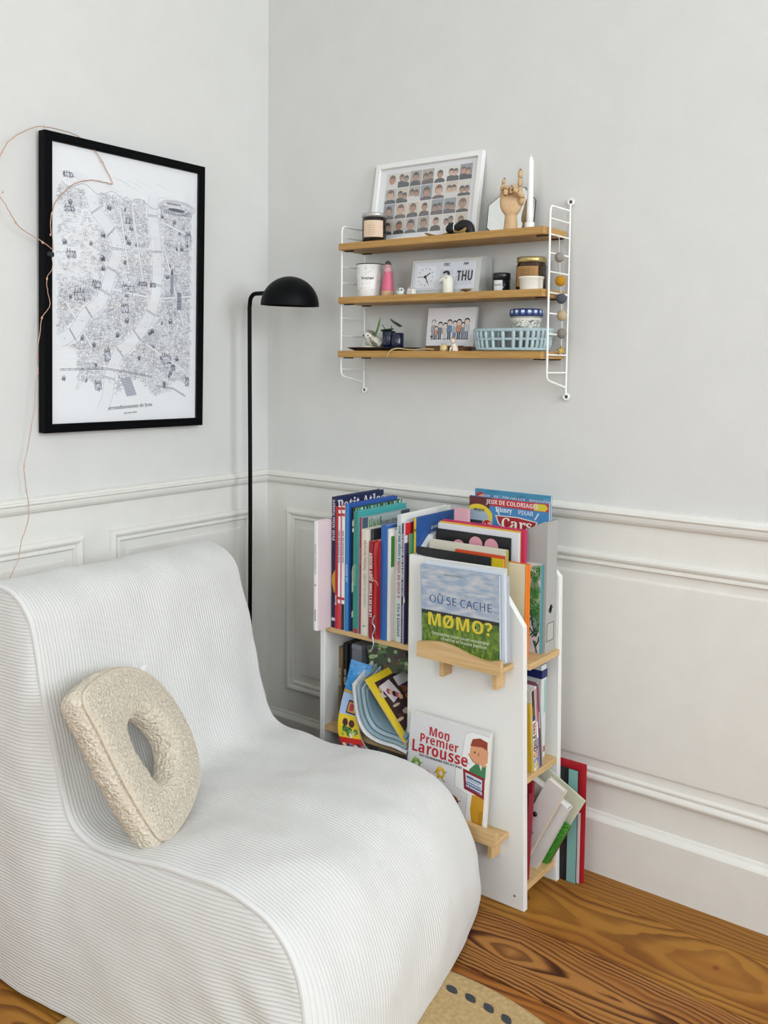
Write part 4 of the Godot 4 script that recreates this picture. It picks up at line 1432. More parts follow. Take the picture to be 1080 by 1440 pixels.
# ------------------------------------------------------------------ the middle board
func build_shelf_middle() -> void:
	var y := SHELF_M
	# white enamel-like tumbler with dark rim
	var t := thing("speckled_mug", "white cup with dark rim and tiny scattered print", "cup", Vector3(0.459, y, 0.074))
	var mb := MB.new()
	mb.lathe(Vector3.ZERO, [Vector2(0, 0), Vector2(0.0325, 0), Vector2(0.0335, 0.002), Vector2(0.0375, 0.088), Vector2(0.0365, 0.0885), Vector2(0.0325, 0.004), Vector2(0, 0.004)], 36)
	obj("cup_wall", mb, mat("ecebe7", 0.35), t)
	mb = MB.new()
	var ring: Array = []
	for k in 32: ring.append(Vector3(cos(TAU * k / 32) * 0.037, 0.0885, sin(TAU * k / 32) * 0.037))
	mb.tube(ring, 0.0014, 6, true); obj("rim", mb, mat("1f2226", 0.4), t)
	var r := RandomNumberGenerator.new(); r.seed = 3
	for k in 26:
		var a := r.randf_range(-1.0, 1.7); var yy := r.randf_range(0.012, 0.080)
		var rad := lerpf(0.0336, 0.0376, yy / 0.088)
		mb = MB.new()
		mb.T = Transform3D(Basis(Vector3.UP, a) * Basis(Vector3.BACK, r.randf_range(0, 3)), Vector3(sin(a) * rad, yy, cos(a) * rad))
		mb.rbox(Vector3.ZERO, Vector3(r.randf_range(0.0012, 0.0032), 0.0013, 0.0006), 0.0)
		obj("speck", mb, mat("3a3d42", 0.6), t)
	letters("Bonjour", Vector3(0.0162, 0.050, 0.0318), Vector3(0.89, 0, -0.45), Vector3.UP, 0.0062, mat("44484c", 0.6), t, font_serif)

	# pink doll: a turned cone with a face
	t = thing("pink_doll", "pink wooden cone doll with painted hair and face", "figurine", Vector3(0.5285, y, 0.086))
	mb = MB.new(); mb.lathe(Vector3.ZERO, [Vector2(0, 0), Vector2(0.0172, 0), Vector2(0.0176, 0.001), Vector2(0.0165, 0.014)], 28); obj("bare_foot", mb, mat("cdaa7f", 0.5), t)
	mb = MB.new(); mb.lathe(Vector3.ZERO, [Vector2(0.0166, 0.014), Vector2(0.0148, 0.034), Vector2(0.0125, 0.056), Vector2(0.0115, 0.066)], 28); obj("dress", mb, mat("d4647f", 0.45), t)
	mb = MB.new(); mb.lathe(Vector3.ZERO, [Vector2(0.0115, 0.066), Vector2(0.0103, 0.075), Vector2(0.0088, 0.083), Vector2(0.0062, 0.0895), Vector2(0.0025, 0.0925), Vector2(0, 0.093)], 28); obj("head", mb, mat("cf9fa4", 0.5), t)
	mb = MB.new(); mb.lathe(Vector3.ZERO, [Vector2(0.0093, 0.0835), Vector2(0.0068, 0.0905), Vector2(0.003, 0.0940), Vector2(0, 0.0945)], 28); obj("hair_cap", mb, mat("53434a", 0.6), t)
	for s in [-1, 1]:
		mb = MB.new(); mb.ball(Vector3(0.0045 + s * 0.0040, 0.0775, 0.0088 - s * 0.0010), Vector3.ONE * 0.0012, 8, 6); obj("eye", mb, mat("1c1a1d", 0.4), t)
	for k in 5:
		mb = MB.new()
		var a := 0.45 + (k - 2) * 0.13
		mb.tube([Vector3(sin(a) * 0.0112, 0.068, cos(a) * 0.0112), Vector3(sin(a) * 0.0130, 0.0575 + absf(k - 2) * 0.0035, cos(a) * 0.0130)], [0.0011, 0.0006], 5); obj("beard_strand", mb, mat("d9aeb2", 0.6), t)

	# little white owl and cat
	t = thing("owl_figure", "tiny white round ceramic owl figure", "figurine", Vector3(0.585, y, 0.104))
	mb = MB.new(); mb.lathe(Vector3.ZERO, [Vector2(0, 0), Vector2(0.009, 0), Vector2(0.0115, 0.004), Vector2(0.0118, 0.010), Vector2(0.0095, 0.016), Vector2(0.005, 0.0195), Vector2(0, 0.0203)], 20); obj("body", mb, mat("dcdcd6", 0.35), t)
	for s in [-1, 1]:
		mb = MB.new(); mb.ball(Vector3(0.004 + s * 0.0042, 0.0135, 0.0095 - s * 0.001), Vector3(0.0022, 0.0025, 0.0016), 10, 6); obj("eye", mb, mat("2f3034", 0.4), t)
	mb = MB.new(); mb.lathe(Vector3(0.0045, 0.0085, 0.0110), [Vector2(0, 0), Vector2(0.0012, 0.002), Vector2(0, 0.0035)], 8); obj("beak", mb, mat("b59a5d", 0.5), t)
	t = thing("cat_figure", "tiny white box-shaped cat figure with pink ears", "figurine", Vector3(0.6195, y, 0.104))
	mb = MB.new(); mb.rbox(Vector3(0, 0.0078, 0), Vector3(0.0225, 0.0156, 0.017), 0.003); obj("body", mb, mat("e2e0da", 0.4), t)
	for s in [-1, 1]:
		mb = MB.new(); mb.lathe(Vector3(s * 0.0072, 0.0150, 0.002), [Vector2(0.0032, 0), Vector2(0.0014, 0.004), Vector2(0, 0.0058)], 8); obj("ear", mb, mat("d9a7a0", 0.5), t)
		mb = MB.new(); mb.tube([Vector3(s * 0.0045 - 0.0018, 0.0098, 0.0086), Vector3(s * 0.0045, 0.0085, 0.0088), Vector3(s * 0.0045 + 0.0018, 0.0098, 0.0086)], 0.0006, 5); obj("closed_eye", mb, mat("3a3436", 0.5), t)
	mb = MB.new(); mb.ball(Vector3(0, 0.0065, 0.0087), Vector3(0.0012, 0.0009, 0.0008), 8, 6); obj("nose", mb, mat("b06a66", 0.5), t)

	# flip clock: a pale rounded wedge with dial, date and weekday
	build_clock(Vector3(0.706, y, 0.052))

	# white bird figure
	t = thing("bird_vase", "small off-white ceramic bird head figure before the clock", "figurine", Vector3(0.732, y, 0.104))
	mb = MB.new(); mb.lathe(Vector3.ZERO, [Vector2(0, 0), Vector2(0.0125, 0), Vector2(0.0136, 0.003), Vector2(0.0136, 0.018), Vector2(0.0140, 0.030), Vector2(0.0125, 0.039), Vector2(0.008, 0.0445), Vector2(0, 0.0465)], 24); obj("body", mb, mat("e3e0d3", 0.45), t)
	mb = MB.new(); mb.tube([Vector3(-0.006, 0.036, 0.006), Vector3(-0.013, 0.034, 0.010), Vector3(-0.0185, 0.0295, 0.013)], [0.0075, 0.0048, 0.0008], 10); obj("beak", mb, mat("e0ddcf", 0.45), t)
	mb = MB.new(); mb.ball(Vector3(0.003, 0.0375, 0.0118), Vector3.ONE * 0.0016, 8, 6); obj("eye", mb, mat("17181a", 0.3), t)

	# brown star-like dried pod
	t = thing("star_pod", "dry brown star-shaped seed pod in front of clock", "seed pod", Vector3(0.785, y + 0.003, 0.104))
	mb = MB.new()
	for k in 6:
		var a := TAU * k / 6 + 0.3
		mb.tube([Vector3(0, 0.003, 0), Vector3(cos(a) * 0.008, 0.004, sin(a) * 0.006), Vector3(cos(a) * 0.018, 0.001 + 0.004 * (k % 2), sin(a) * 0.010)], [0.004, 0.0032, 0.0004], 6)
	obj("pod_arms", mb, mat("7a5326", 0.7), t)

	# small dark jar
	t = thing("ointment_jar", "small dark glass jar with black cap and white label", "jar", Vector3(0.871, y, 0.076))
	mb = MB.new(); mb.lathe(Vector3.ZERO, [Vector2(0, 0), Vector2(0.0205, 0), Vector2(0.0215, 0.002), Vector2(0.0215, 0.029), Vector2(0.019, 0.0305), Vector2(0, 0.0305)], 28); obj("glass", mb, mat("1a1c22", 0.1), t)
	mb = MB.new(); mb.lathe(Vector3.ZERO, [Vector2(0, 0.030), Vector2(0.0222, 0.030), Vector2(0.0224, 0.0445), Vector2(0.0210, 0.0460), Vector2(0, 0.0462)], 28); obj("cap", mb, mat("16181c", 0.3), t)
	lb_part(t, wrap_label(Vector3.ZERO, 0.0218, -0.45, 0.62, 0.003, 0.0275), "e0e0de")
	letters("baume", Vector3(0.0020, 0.0165, 0.0220), Vector3(0.995, 0, -0.1), Vector3.UP, 0.0042, mat("5b5c60", 0.7), t, font_sans)

	# large amber jar with brass lid
	t = thing("amber_jar", "amber glass candle jar with brass lid and kraft label", "jar", Vector3(0.944, y, 0.060))
	mb = MB.new(); mb.lathe(Vector3.ZERO, [Vector2(0, 0), Vector2(0.034, 0), Vector2(0.0368, 0.003), Vector2(0.0368, 0.060), Vector2(0.033, 0.067), Vector2(0.033, 0.070), Vector2(0, 0.070)], 36); obj("glass", mb, mat("33200f", 0.08), t)
	mb = MB.new(); mb.lathe(Vector3.ZERO, [Vector2(0, 0.068), Vector2(0.0345, 0.068), Vector2(0.0358, 0.0695), Vector2(0.0358, 0.079), Vector2(0.0340, 0.081), Vector2(0, 0.0812)], 36); obj("lid", mb, mat("b9a670", 0.32, 0.85), t)
	lb_part(t, wrap_label(Vector3.ZERO, 0.0371, -0.72, 0.95, 0.010, 0.058), "a87f4c")
	for k in 4:
		mb = MB.new(); mb.T = Transform3D(Basis(Vector3.UP, 0.15), Vector3.ZERO); mb.box(Vector3(-0.003, 0.050 - k * 0.0045, 0.0374), Vector3(0.026 - 0.004 * (k % 2), 0.0008, 0.0006)); obj("print_line", mb, mat("5a4426", 0.8), t)
	# white ribbed pot in front of it
	t = thing("white_pot", "short white pot with a rolled rim before amber jar", "pot", Vector3(0.964, y, 0.096))
	mb = MB.new(); mb.lathe(Vector3.ZERO, [Vector2(0, 0), Vector2(0.0265, 0), Vector2(0.0272, 0.002), Vector2(0.0285, 0.026), Vector2(0.0302, 0.0270), Vector2(0.0306, 0.0300), Vector2(0.0290, 0.0315), Vector2(0.0265, 0.0305), Vector2(0.0255, 0.004), Vector2(0, 0.004)], 32); obj("bowl", mb, mat("e6e2d6", 0.45), t)

func lb_part(t: Node, mb: MB, hex: String) -> void:
	obj("paper_label", mb, mat(hex, 0.8), t)

func build_clock(at: Vector3) -> void:
	var t := thing("flip_clock", "pale grey table clock with round dial, date and weekday", "clock", at)
	t.rotation.y = 0.03
	var w := 0.205; var h := 0.094
	# side profile: a wedge that leans back
	var prof := PackedVector2Array([Vector2(-0.034, 0.0), Vector2(0.034, 0.0), Vector2(0.036, 0.003), Vector2(0.020, h - 0.004), Vector2(0.015, h), Vector2(-0.026, h), Vector2(-0.031, h - 0.004), Vector2(-0.036, 0.004)])
	var mb := MB.new()
	mb.T = Transform3D(Basis(Vector3.UP, -PI / 2), Vector3(0, 0, 0))      # profile x -> z
	mb.prism(prof, -w / 2, w / 2, 0.004)
	obj("case", mb, mat("c3c6c2", 0.45), t)
	# sloping face plate
	var fb := Node3D.new(); fb.name = "face"; t.add_child(fb, true)
	var slope := atan2(0.016, h - 0.007)
	fb.transform = Transform3D(Basis(Vector3.RIGHT, -slope), Vector3(0, 0.0, 0.0368))
	mb = MB.new(); mb.rbox(Vector3(-0.004, 0.048, 0.0), Vector3(0.182, 0.074, 0.0020), 0.0008); obj("face_plate", mb, mat("cfd3da", 0.35), fb)
	var ink := mat("2c2f36", 0.5)
	# dial
	mb = MB.new(); mb.rbox(Vector3(-0.058, 0.047, 0.0012), Vector3(0.058, 0.060, 0.0010), 0.0004); obj("dial", mb, mat("dbdde2", 0.4), fb)
	for k in 12:
		var a := TAU * k / 12
		mb = MB.new(); mb.T = Transform3D(Basis(Vector3.BACK, -a), Vector3(-0.058, 0.047, 0.0019)); mb.box(Vector3(0, 0.0225, 0), Vector3(0.0014, 0.0034, 0.0005)); obj("hour_mark", mb, ink, fb)
	for hnd in [[0.95, 0.0165, 0.0026], [2.65, 0.0185, 0.0022], [-1.62, 0.020, 0.0010]]:
		mb = MB.new(); mb.T = Transform3D(Basis(Vector3.BACK, -hnd[0]), Vector3(-0.058, 0.047, 0.0025)); mb.box(Vector3(0, hnd[1] / 2 - 0.002, 0), Vector3(hnd[2], hnd[1] + 0.004, 0.0006)); obj("hand", mb, ink, fb)
	mb = MB.new(); mb.T = Transform3D(Basis(Vector3.RIGHT, PI / 2), Vector3(-0.058, 0.047, 0.002)); mb.lathe(Vector3.ZERO, [Vector2(0, 0), Vector2(0.0034, 0), Vector2(0.0034, 0.0016), Vector2(0, 0.0016)], 12); obj("hub", mb, ink, fb)
	# date and weekday flaps
	for q in [[0.006, 0.043, 0.038, 0.040], [0.058, 0.043, 0.044, 0.040]]:
		mb = MB.new(); mb.rbox(Vector3(q[0], q[1], 0.0012), Vector3(q[2], q[3], 0.0010), 0.0005); obj("flap", mb, mat("c3c7cf", 0.4), fb)
		mb = MB.new(); mb.box(Vector3(q[0], q[1], 0.0018), Vector3(q[2] + 0.004, 0.0007, 0.0004)); obj("flap_gap", mb, mat("70747c", 0.5), fb)
	letters("2", Vector3(0.006, 0.043, 0.0018), Vector3.RIGHT, Vector3.UP, 0.034, ink, fb, font_bold)
	letters("THU", Vector3(0.060, 0.045, 0.0018), Vector3.RIGHT, Vector3.UP, 0.026, ink, fb, font_bold, true, 0.66)
	letters("DEC", Vector3(0.004, 0.077, 0.0011), Vector3.RIGHT, Vector3.UP, 0.0075, ink, fb, font_bold)
	letters("AM", Vector3(0.060, 0.077, 0.0011), Vector3.RIGHT, Vector3.UP, 0.0065, ink, fb, font_bold)
	for x in [-0.035, 0.012, 0.060]:
		mb = MB.new(); mb.rbox(Vector3(x, h + 0.0012, -0.006), Vector3(0.016, 0.0036, 0.010), 0.0012); obj("button", mb, mat("c3c6c2", 0.45), t)

# ------------------------------------------------------------------ the bottom board
func build_shelf_bottom() -> void:
	var y := SHELF_B
	# long dark tray
	var t := thing("dark_tray", "shallow dark brown oval tray under the navy pots", "tray", Vector3(0.505, y, 0.073))
	var mb := MB.new()
	mb.T = Transform3D(Basis.from_scale(Vector3(2.25, 1, 1)), Vector3.ZERO)
	mb.lathe(Vector3.ZERO, [Vector2(0, 0), Vector2(0.040, 0), Vector2(0.0535, 0.0085), Vector2(0.0540, 0.0095), Vector2(0.0525, 0.0092), Vector2(0.0395, 0.0018), Vector2(0, 0.0018)], 44)
	obj("dish", mb, mat("221b19", 0.35), t)
	var ty := y + 0.0018
	# ceramic sleeping bird
	t = thing("ceramic_bird", "glazed white owl figure with patterned wings on the dark tray", "figurine", Vector3(0.466, ty, 0.070))
	var cream := mat("d6d3c4", 0.25)
	mb = MB.new()
	mb.tube([Vector3(0.030, 0.012, 0.0), Vector3(0.020, 0.019, 0.0), Vector3(0.006, 0.023, 0.0), Vector3(-0.008, 0.027, 0.002), Vector3(-0.018, 0.022, 0.003)], [0.008, 0.016, 0.0185, 0.016, 0.009], 16)
	obj("body", mb, cream, t)
	mb = MB.new(); mb.ball(Vector3(-0.010, 0.039, 0.006), Vector3(0.0165, 0.0145, 0.0145)); obj("head", mb, mat("dedbd0", 0.25), t)
	mb = MB.new(); mb.ball(Vector3(-0.008, 0.0445, 0.003), Vector3(0.0165, 0.0105, 0.0145), 14, 8); obj("crown", mb, mat("8f917e", 0.3), t)
	for s in [-1, 1]:
		mb = MB.new(); mb.ball(Vector3(-0.0085 + s * 0.0065, 0.040, 0.0195 - s * 0.0015), Vector3(0.0022, 0.0026, 0.0014), 10, 6); obj("eye", mb, mat("26252a", 0.2), t)
	mb = MB.new(); mb.lathe(Vector3(-0.0095, 0.0330, 0.0205), [Vector2(0, 0), Vector2(0.0017, 0.0025), Vector2(0, 0.0048)], 8); obj("beak", mb, mat("c79a93", 0.4), t)
	for k in 5:
		mb = MB.new(); mb.tube([Vector3(0.002 + k * 0.0055, 0.036 - k * 0.004, 0.0155), Vector3(0.008 + k * 0.005, 0.024 - k * 0.003, 0.0185), Vector3(0.016 + k * 0.004, 0.012 - k * 0.001, 0.0160)], 0.0014, 5); obj("wing_feather", mb, mat("8c8168" if k % 2 else "6f6650", 0.4), t)
	mb = MB.new(); mb.tube([Vector3(-0.030, 0.006, 0.012), Vector3(-0.018, 0.008, 0.016), Vector3(0.0, 0.006, 0.018), Vector3(0.022, 0.005, 0.014)], [0.004, 0.006, 0.0065, 0.004], 8); obj("paws", mb, cream, t)

	# two navy pots, one with a plant
	var navy := mat("141b36", 0.12)
	t = thing("navy_planter", "navy glazed pot holding a small sprouting plant", "plant pot", Vector3(0.524, ty, 0.072))
	mb = MB.new(); mb.lathe(Vector3.ZERO, [Vector2(0, 0), Vector2(0.0165, 0), Vector2(0.0178, 0.002), Vector2(0.0178, 0.050), Vector2(0.0168, 0.0515), Vector2(0.0155, 0.050), Vector2(0.0150, 0.040), Vector2(0, 0.040)], 28); obj("pot", mb, navy, t)
	mb = MB.new()
	ring_on(mb, Vector3(0.0045, 0.024, 0.0172), 0.0092, 0.0006, 0.25); ring_on(mb, Vector3(0.0045, 0.024, 0.0172), 0.0055, 0.0005, 0.25)
	obj("embossed_mark", mb, mat("3b4468", 0.3), t)
	mb = MB.new(); mb.lathe(Vector3.ZERO, [Vector2(0.0151, 0.041), Vector2(0.008, 0.0425), Vector2(0, 0.043)], 16); obj("soil", mb, mat("2a2018", 0.95), t)
	# stems and leaves
	var green := mat("39602c", 0.4)
	mb = MB.new(); mb.tube([Vector3(-0.004, 0.042, 0), Vector3(-0.010, 0.054, 0.002), Vector3(-0.021, 0.070, 0.004)], 0.0012, 6); obj("stem", mb, green, t)
	mb = MB.new(); mb.tube([Vector3(0.006, 0.042, 0), Vector3(0.008, 0.055, 0.001), Vector3(0.0095, 0.066, 0.002)], 0.0012, 6); obj("stem", mb, green, t)
	mb = MB.new(); leaf_shape(mb, Transform3D(Basis(Vector3(0.38, 0.92, 0.05).normalized(), Vector3(-0.88, 0.36, 0.3).normalized(), Vector3(0.26, -0.15, 0.95).normalized()).orthonormalized(), Vector3(-0.031, 0.060, 0.008)), 0.058, 0.017, 0.004); obj("leaf", mb, mat("6f9a45", 0.4), t)
	mb = MB.new(); leaf_shape(mb, Transform3D(Basis(Vector3(0.90, -0.36, 0.2).normalized(), Vector3(0.3, 0.75, -0.55).normalized(), Vector3(0.05, 0.55, 0.83).normalized()).orthonormalized(), Vector3(0.025, 0.071, 0.006)), 0.054, 0.026, 0.004); obj("leaf", mb, mat("2c5226", 0.35), t)
	mb = MB.new(); leaf_shape(mb, Transform3D(Basis(Vector3(0.98, 0.1, 0.15).normalized(), Vector3(-0.1, 0.9, -0.4).normalized(), Vector3(-0.1, 0.4, 0.9).normalized()).orthonormalized(), Vector3(0.0, 0.052, 0.010)), 0.050, 0.018, 0.004); obj("leaf", mb, mat("2a4a24", 0.35), t)
	t = thing("navy_cup", "glossy navy glazed cup standing against the sprouting planter", "cup", Vector3(0.560, ty, 0.082))
	mb = MB.new(); mb.lathe(Vector3.ZERO, [Vector2(0, 0), Vector2(0.0150, 0), Vector2(0.0162, 0.002), Vector2(0.0165, 0.045), Vector2(0.0155, 0.046), Vector2(0.0142, 0.045), Vector2(0.0138, 0.006), Vector2(0, 0.006)], 28); obj("cup_wall", mb, navy, t)

	# curled dry twig lying over the board's front edge
	t = thing("dry_twig", "thin pale dry twig lying along the bottom oak board", "twig", Vector3(0.62, y + 0.003, 0.118))
	mb = MB.new(); mb.tube(smooth_path([Vector3(-0.055, -0.018, 0.016), Vector3(-0.046, -0.004, 0.016), Vector3(-0.030, 0.003, 0.008), Vector3(-0.005, 0.001, 0.0), Vector3(0.018, 0.0, -0.004), Vector3(0.045, 0.002, -0.006), Vector3(0.075, 0.001, -0.010)], 5), 0.0019, 6); obj("twig_stem", mb, mat("bfa778", 0.8), t)

	# canvas with a drawn family
	var xl := 0.628; var xr := 0.777
	t = thing("family_canvas", "small white canvas with a drawn family of nine people", "picture", Vector3((xl + xr) / 2, y + 0.012, 0.050))
	t.basis = Basis(Vector3.RIGHT, -0.12)
	mb = MB.new(); mb.rbox(Vector3(0, 0.0515, -0.006), Vector3(xr - xl, 0.103, 0.012), 0.001); obj("canvas", mb, mat("e2e2e3", 0.8), t)
	mb = MB.new(); var cw := (xr - xl) / 2 - 0.0015; mb.quad(Vector3(-cw, 0.0015, 0.0003), Vector3(cw, 0.0015, 0.0003), Vector3(cw, 0.1015, 0.0003), Vector3(-cw, 0.1015, 0.0003)); obj("family_print", mb, tex_mat(family_image(), 0.8), t)
	t = thing("card_easel", "low brown wooden stand under the family canvas", "stand", Vector3(0.705, y, 0.058))
	mb = MB.new(); mb.rbox(Vector3(0, 0.0055, 0), Vector3(0.118, 0.011, 0.040), 0.002); obj("ledge", mb, mat("75522c", 0.6), t)
	mb = MB.new(); mb.rbox(Vector3(0, 0.012, 0.018), Vector3(0.118, 0.004, 0.004), 0.001); obj("lip", mb, mat("5f4223", 0.6), t)

	# two tiny dogs
	t = thing("dog_figure", "tiny sitting dog figure, pale and orange, beside low yellow one", "figurine", Vector3(0.754, y, 0.106))
	var dg := mat("e3d7c5", 0.45)
	mb = MB.new(); mb.tube([Vector3(0.003, 0.0, -0.002), Vector3(0.002, 0.010, 0.0), Vector3(0.0, 0.019, 0.003)], [0.0085, 0.0082, 0.0060], 12); obj("body", mb, dg, t)
	mb = MB.new(); mb.ball(Vector3(-0.001, 0.0255, 0.004), Vector3(0.0068, 0.0062, 0.0066), 12, 8); obj("head", mb, dg, t)
	for s in [-1, 1]:
		mb = MB.new(); mb.lathe(Vector3(-0.001 + s * 0.0046, 0.029, 0.002), [Vector2(0.0026, 0), Vector2(0.0012, 0.004), Vector2(0, 0.0065)], 8); obj("ear", mb, mat("c98f5e", 0.5), t)
		mb = MB.new(); mb.tube([Vector3(s * 0.0042, 0.010, 0.007), Vector3(s * 0.0045, 0.0, 0.0095)], 0.0024, 6); obj("leg", mb, dg, t)
		mb = MB.new(); mb.ball(Vector3(-0.001 + s * 0.0026, 0.0265, 0.0102), Vector3.ONE * 0.0008, 6, 4); obj("eye", mb, mat("26231f", 0.4), t)
	mb = MB.new(); mb.ball(Vector3(-0.001, 0.0238, 0.0108), Vector3(0.0014, 0.0011, 0.001), 8, 4); obj("nose", mb, mat("b0603a", 0.5), t)
	t = thing("chick_figure", "tiny squat yellowish animal figure by the sitting dog", "figurine", Vector3(0.7255, y, 0.108))
	mb = MB.new(); mb.lathe(Vector3.ZERO, [Vector2(0, 0), Vector2(0.0088, 0), Vector2(0.0104, 0.003), Vector2(0.0100, 0.011), Vector2(0.0065, 0.016), Vector2(0, 0.0178)], 16); obj("body", mb, mat("d9c08a", 0.5), t)
	for s in [-1, 1]:
		mb = MB.new(); mb.lathe(Vector3(s * 0.0045, 0.0150, 0.001), [Vector2(0.0024, 0), Vector2(0, 0.0052)], 8); obj("ear", mb, mat("cfae74", 0.5), t)
		mb = MB.new(); mb.ball(Vector3(0.002 + s * 0.003, 0.0115, 0.0092), Vector3.ONE * 0.0008, 6, 4); obj("eye", mb, mat("332a20", 0.4), t)

	# pale blue openwork basket
	build_blue_basket(Vector3(0.905, y, 0.076))

	# jar with blue checked lid in the basket
	t = thing("jam_jar", "glass jar with blue checked lid and printed label in basket", "jar", Vector3(0.936, y + 0.0048, 0.066))
	mb = MB.new(); mb.lathe(Vector3.ZERO, [Vector2(0, 0), Vector2(0.024, 0), Vector2(0.028, 0.004), Vector2(0.0375, 0.077), Vector2(0.036, 0.081), Vector2(0, 0.081)], 32); obj("glass", mb, mat("9a9990", 0.1), t)
	var lc := Canvas.new(384, 96, Color("e0ddd2"))
	var r := RandomNumberGenerator.new(); r.seed = 8
	for k in 240:
		var p := Vector2(r.randf_range(0, 384), r.randf_range(20, 90))
		lc.path([p, p + Vector2(r.randf_range(-14, 14), r.randf_range(-10, 10)), p + Vector2(r.randf_range(-14, 14), r.randf_range(-10, 10))], 2.0, Color("4c5450") if k % 3 else Color("8c9488"), 0.8)
	var lm := tex_mat(lc.im, 0.6)
	var pm := MB.new(); pm.lathe(Vector3.ZERO, [Vector2(0.0335, 0.043), Vector2(0.0374, 0.0745)], 32)
	lm.uv1_scale = Vector3(2, 1.0 / 0.034, 1)
	obj("printed_label", pm, lm, t)
	var kc := Canvas.new(256, 64, Color("22386f"))
	for k in 16:
		if k % 2: kc.rect(k * 16, 16, 16, 22, Color("c9d6ea"))
		kc.rect(k * 16, 40, 16, 12, Color("5a73ab") if k % 2 else Color("1b2c5c"))
	var km := tex_mat(kc.im, 0.35); km.uv1_scale = Vector3(2, 1.0 / 0.020, 1)
	pm = MB.new(); pm.lathe(Vector3.ZERO, [Vector2(0.0395, 0.080), Vector2(0.0412, 0.082), Vector2(0.0412, 0.0925), Vector2(0.0395, 0.0955), Vector2(0.034, 0.0975)], 32); obj("lid_rim", pm, km, t)
	pm = MB.new(); pm.lathe(Vector3.ZERO, [Vector2(0.034, 0.0975), Vector2(0, 0.0978)], 32); obj("lid_top", pm, mat("2b427c", 0.35), t)

	# felt ball garland on the right-hand ladder
	build_garland()

func ring_on(mb: MB, c: Vector3, r: float, t: float, turn: float) -> void:
	var pts: Array = []
	for k in 20:
		var a := TAU * k / 20
		pts.append(c + Basis(Vector3.UP, turn) * Vector3(cos(a) * r, sin(a) * r, -0.0005 - 0.012 * pow(cos(a) * r / 0.0178, 2) * 0.5))
	mb.tube(pts, t, 5, true)

func family_image() -> Image:
	var c := Canvas.new(480, 320, Color("e6e6e8"))
	var r := RandomNumberGenerator.new(); r.seed = 12
	var ink := Color("2f3136")
	var folk := [[66, 150, 1.0, "a9a9aa", "8d8f90", 0], [96, 190, 0.7, "c99b82", "50606e", 1], [134, 168, 0.95, "7d8288", "4c5a66", 1], [186, 172, 0.9, "d7d2c6", "c6c4bd", 1], [230, 152, 1.0, "6f8bb0", "43505e", 1], [284, 160, 0.95, "b7bcc2", "56697e", 1], [326, 150, 1.0, "cf976c", "415060", 1], [366, 168, 0.85, "8e97a4", "546172", 1], [404, 146, 1.05, "c7cbcc", "6a7c92", 1]]
	for f in folk:
		var x: float = f[0]; var y: float = f[1]; var s: float = f[2]
		c.poly([Vector2(x - 20 * s, y - 6 * s), Vector2(x + 20 * s, y - 6 * s), Vector2(x + 23 * s, y + 50 * s), Vector2(x - 23 * s, y + 50 * s)], Color(f[3]))
		c.rect(x - 17 * s, y + 50 * s, 15 * s, 262 - (y + 50 * s), Color(f[4]))
		c.rect(x + 2 * s, y + 50 * s, 15 * s, 262 - (y + 50 * s), Color(f[4]))
		c.rect(x - 20 * s, 258, 17 * s, 7, ink); c.rect(x + 3 * s, 258, 17 * s, 7, ink)
		if f[5] == 1: c.ell(x, y - 32 * s, 23 * s, 23 * s, Color("232429"))
		else: c.ell(x, y - 32 * s, 23 * s, 23 * s, Color("9a9b9d"))
		c.ell(x, y - 25 * s, 19 * s, 19 * s, Color("e4d6cc") if f[5] else Color("dedcda"))
		c.path([Vector2(x - 20 * s, y - 6 * s), Vector2(x - 27 * s, y + 34 * s), Vector2(x - 22 * s, y + 52 * s)], 2.0, ink)
		c.path([Vector2(x + 20 * s, y - 6 * s), Vector2(x + 27 * s, y + 34 * s), Vector2(x + 22 * s, y + 52 * s)], 2.0, ink)
	c.ell(52, 240, 14, 10, Color("6b4e46"))
	return c.im

func build_blue_basket(at: Vector3) -> void:
	var t := thing("blue_basket", "pale blue glazed openwork ceramic basket on the bottom board", "basket", at)
	var blue := noise_mat("a0b6bc", "b4c8cc", 0.05, 6.0, 0.25, 0.0, 71, 128)
	# oval rings at three heights
	var n := 64
	var oval := func(y: float, s: float) -> Array:
		var o: Array = []
		for k in n:
			var a := TAU * k / n
			o.append(Vector3(signf(cos(a)) * pow(absf(cos(a)), 0.75) * 0.100 * s, y, signf(sin(a)) * pow(absf(sin(a)), 0.75) * 0.048 * s))
		return o
	var mb := MB.new(); mb.tube(oval.call(0.051, 1.0), 0.0046, 8, true); obj("rim", mb, blue, t)
	mb = MB.new(); mb.tube(oval.call(0.029, 0.965), 0.0036, 8, true); obj("middle_band", mb, blue, t)
	mb = MB.new(); mb.tube(oval.call(0.0052, 0.92), 0.0040, 8, true); obj("foot_ring", mb, blue, t)
	mb = MB.new()
	var loop: Array = oval.call(0.004, 0.92)
	for k in n:
		mb.tri(Vector3(0, 0.004, 0), loop[(k + 1) % n], loop[k])
		mb.tri(Vector3(0, 0.001, 0), loop[k] - Vector3(0, 0.003, 0), loop[(k + 1) % n] - Vector3(0, 0.003, 0))
	obj("floor_plate", mb, blue, t)
	var lower: Array = oval.call(0.008, 0.925); var mid: Array = oval.call(0.0295, 0.965); var top: Array = oval.call(0.049, 0.998)
	for k in range(0, n, 2):
		var b := MB.new(); b.tube([lower[k], (lower[k] + mid[k]) / 2 + Vector3(lower[k].x, 0, lower[k].z) * 0.012, mid[k]], [0.0040, 0.0046, 0.0040], 8, false, false); obj("strut", b, blue, t)
		b = MB.new(); b.tube([mid[k], (mid[k] + top[k]) / 2 + Vector3(mid[k].x, 0, mid[k].z) * 0.012, top[k]], [0.0040, 0.0050, 0.0042], 8, false, false); obj("strut", b, blue, t)

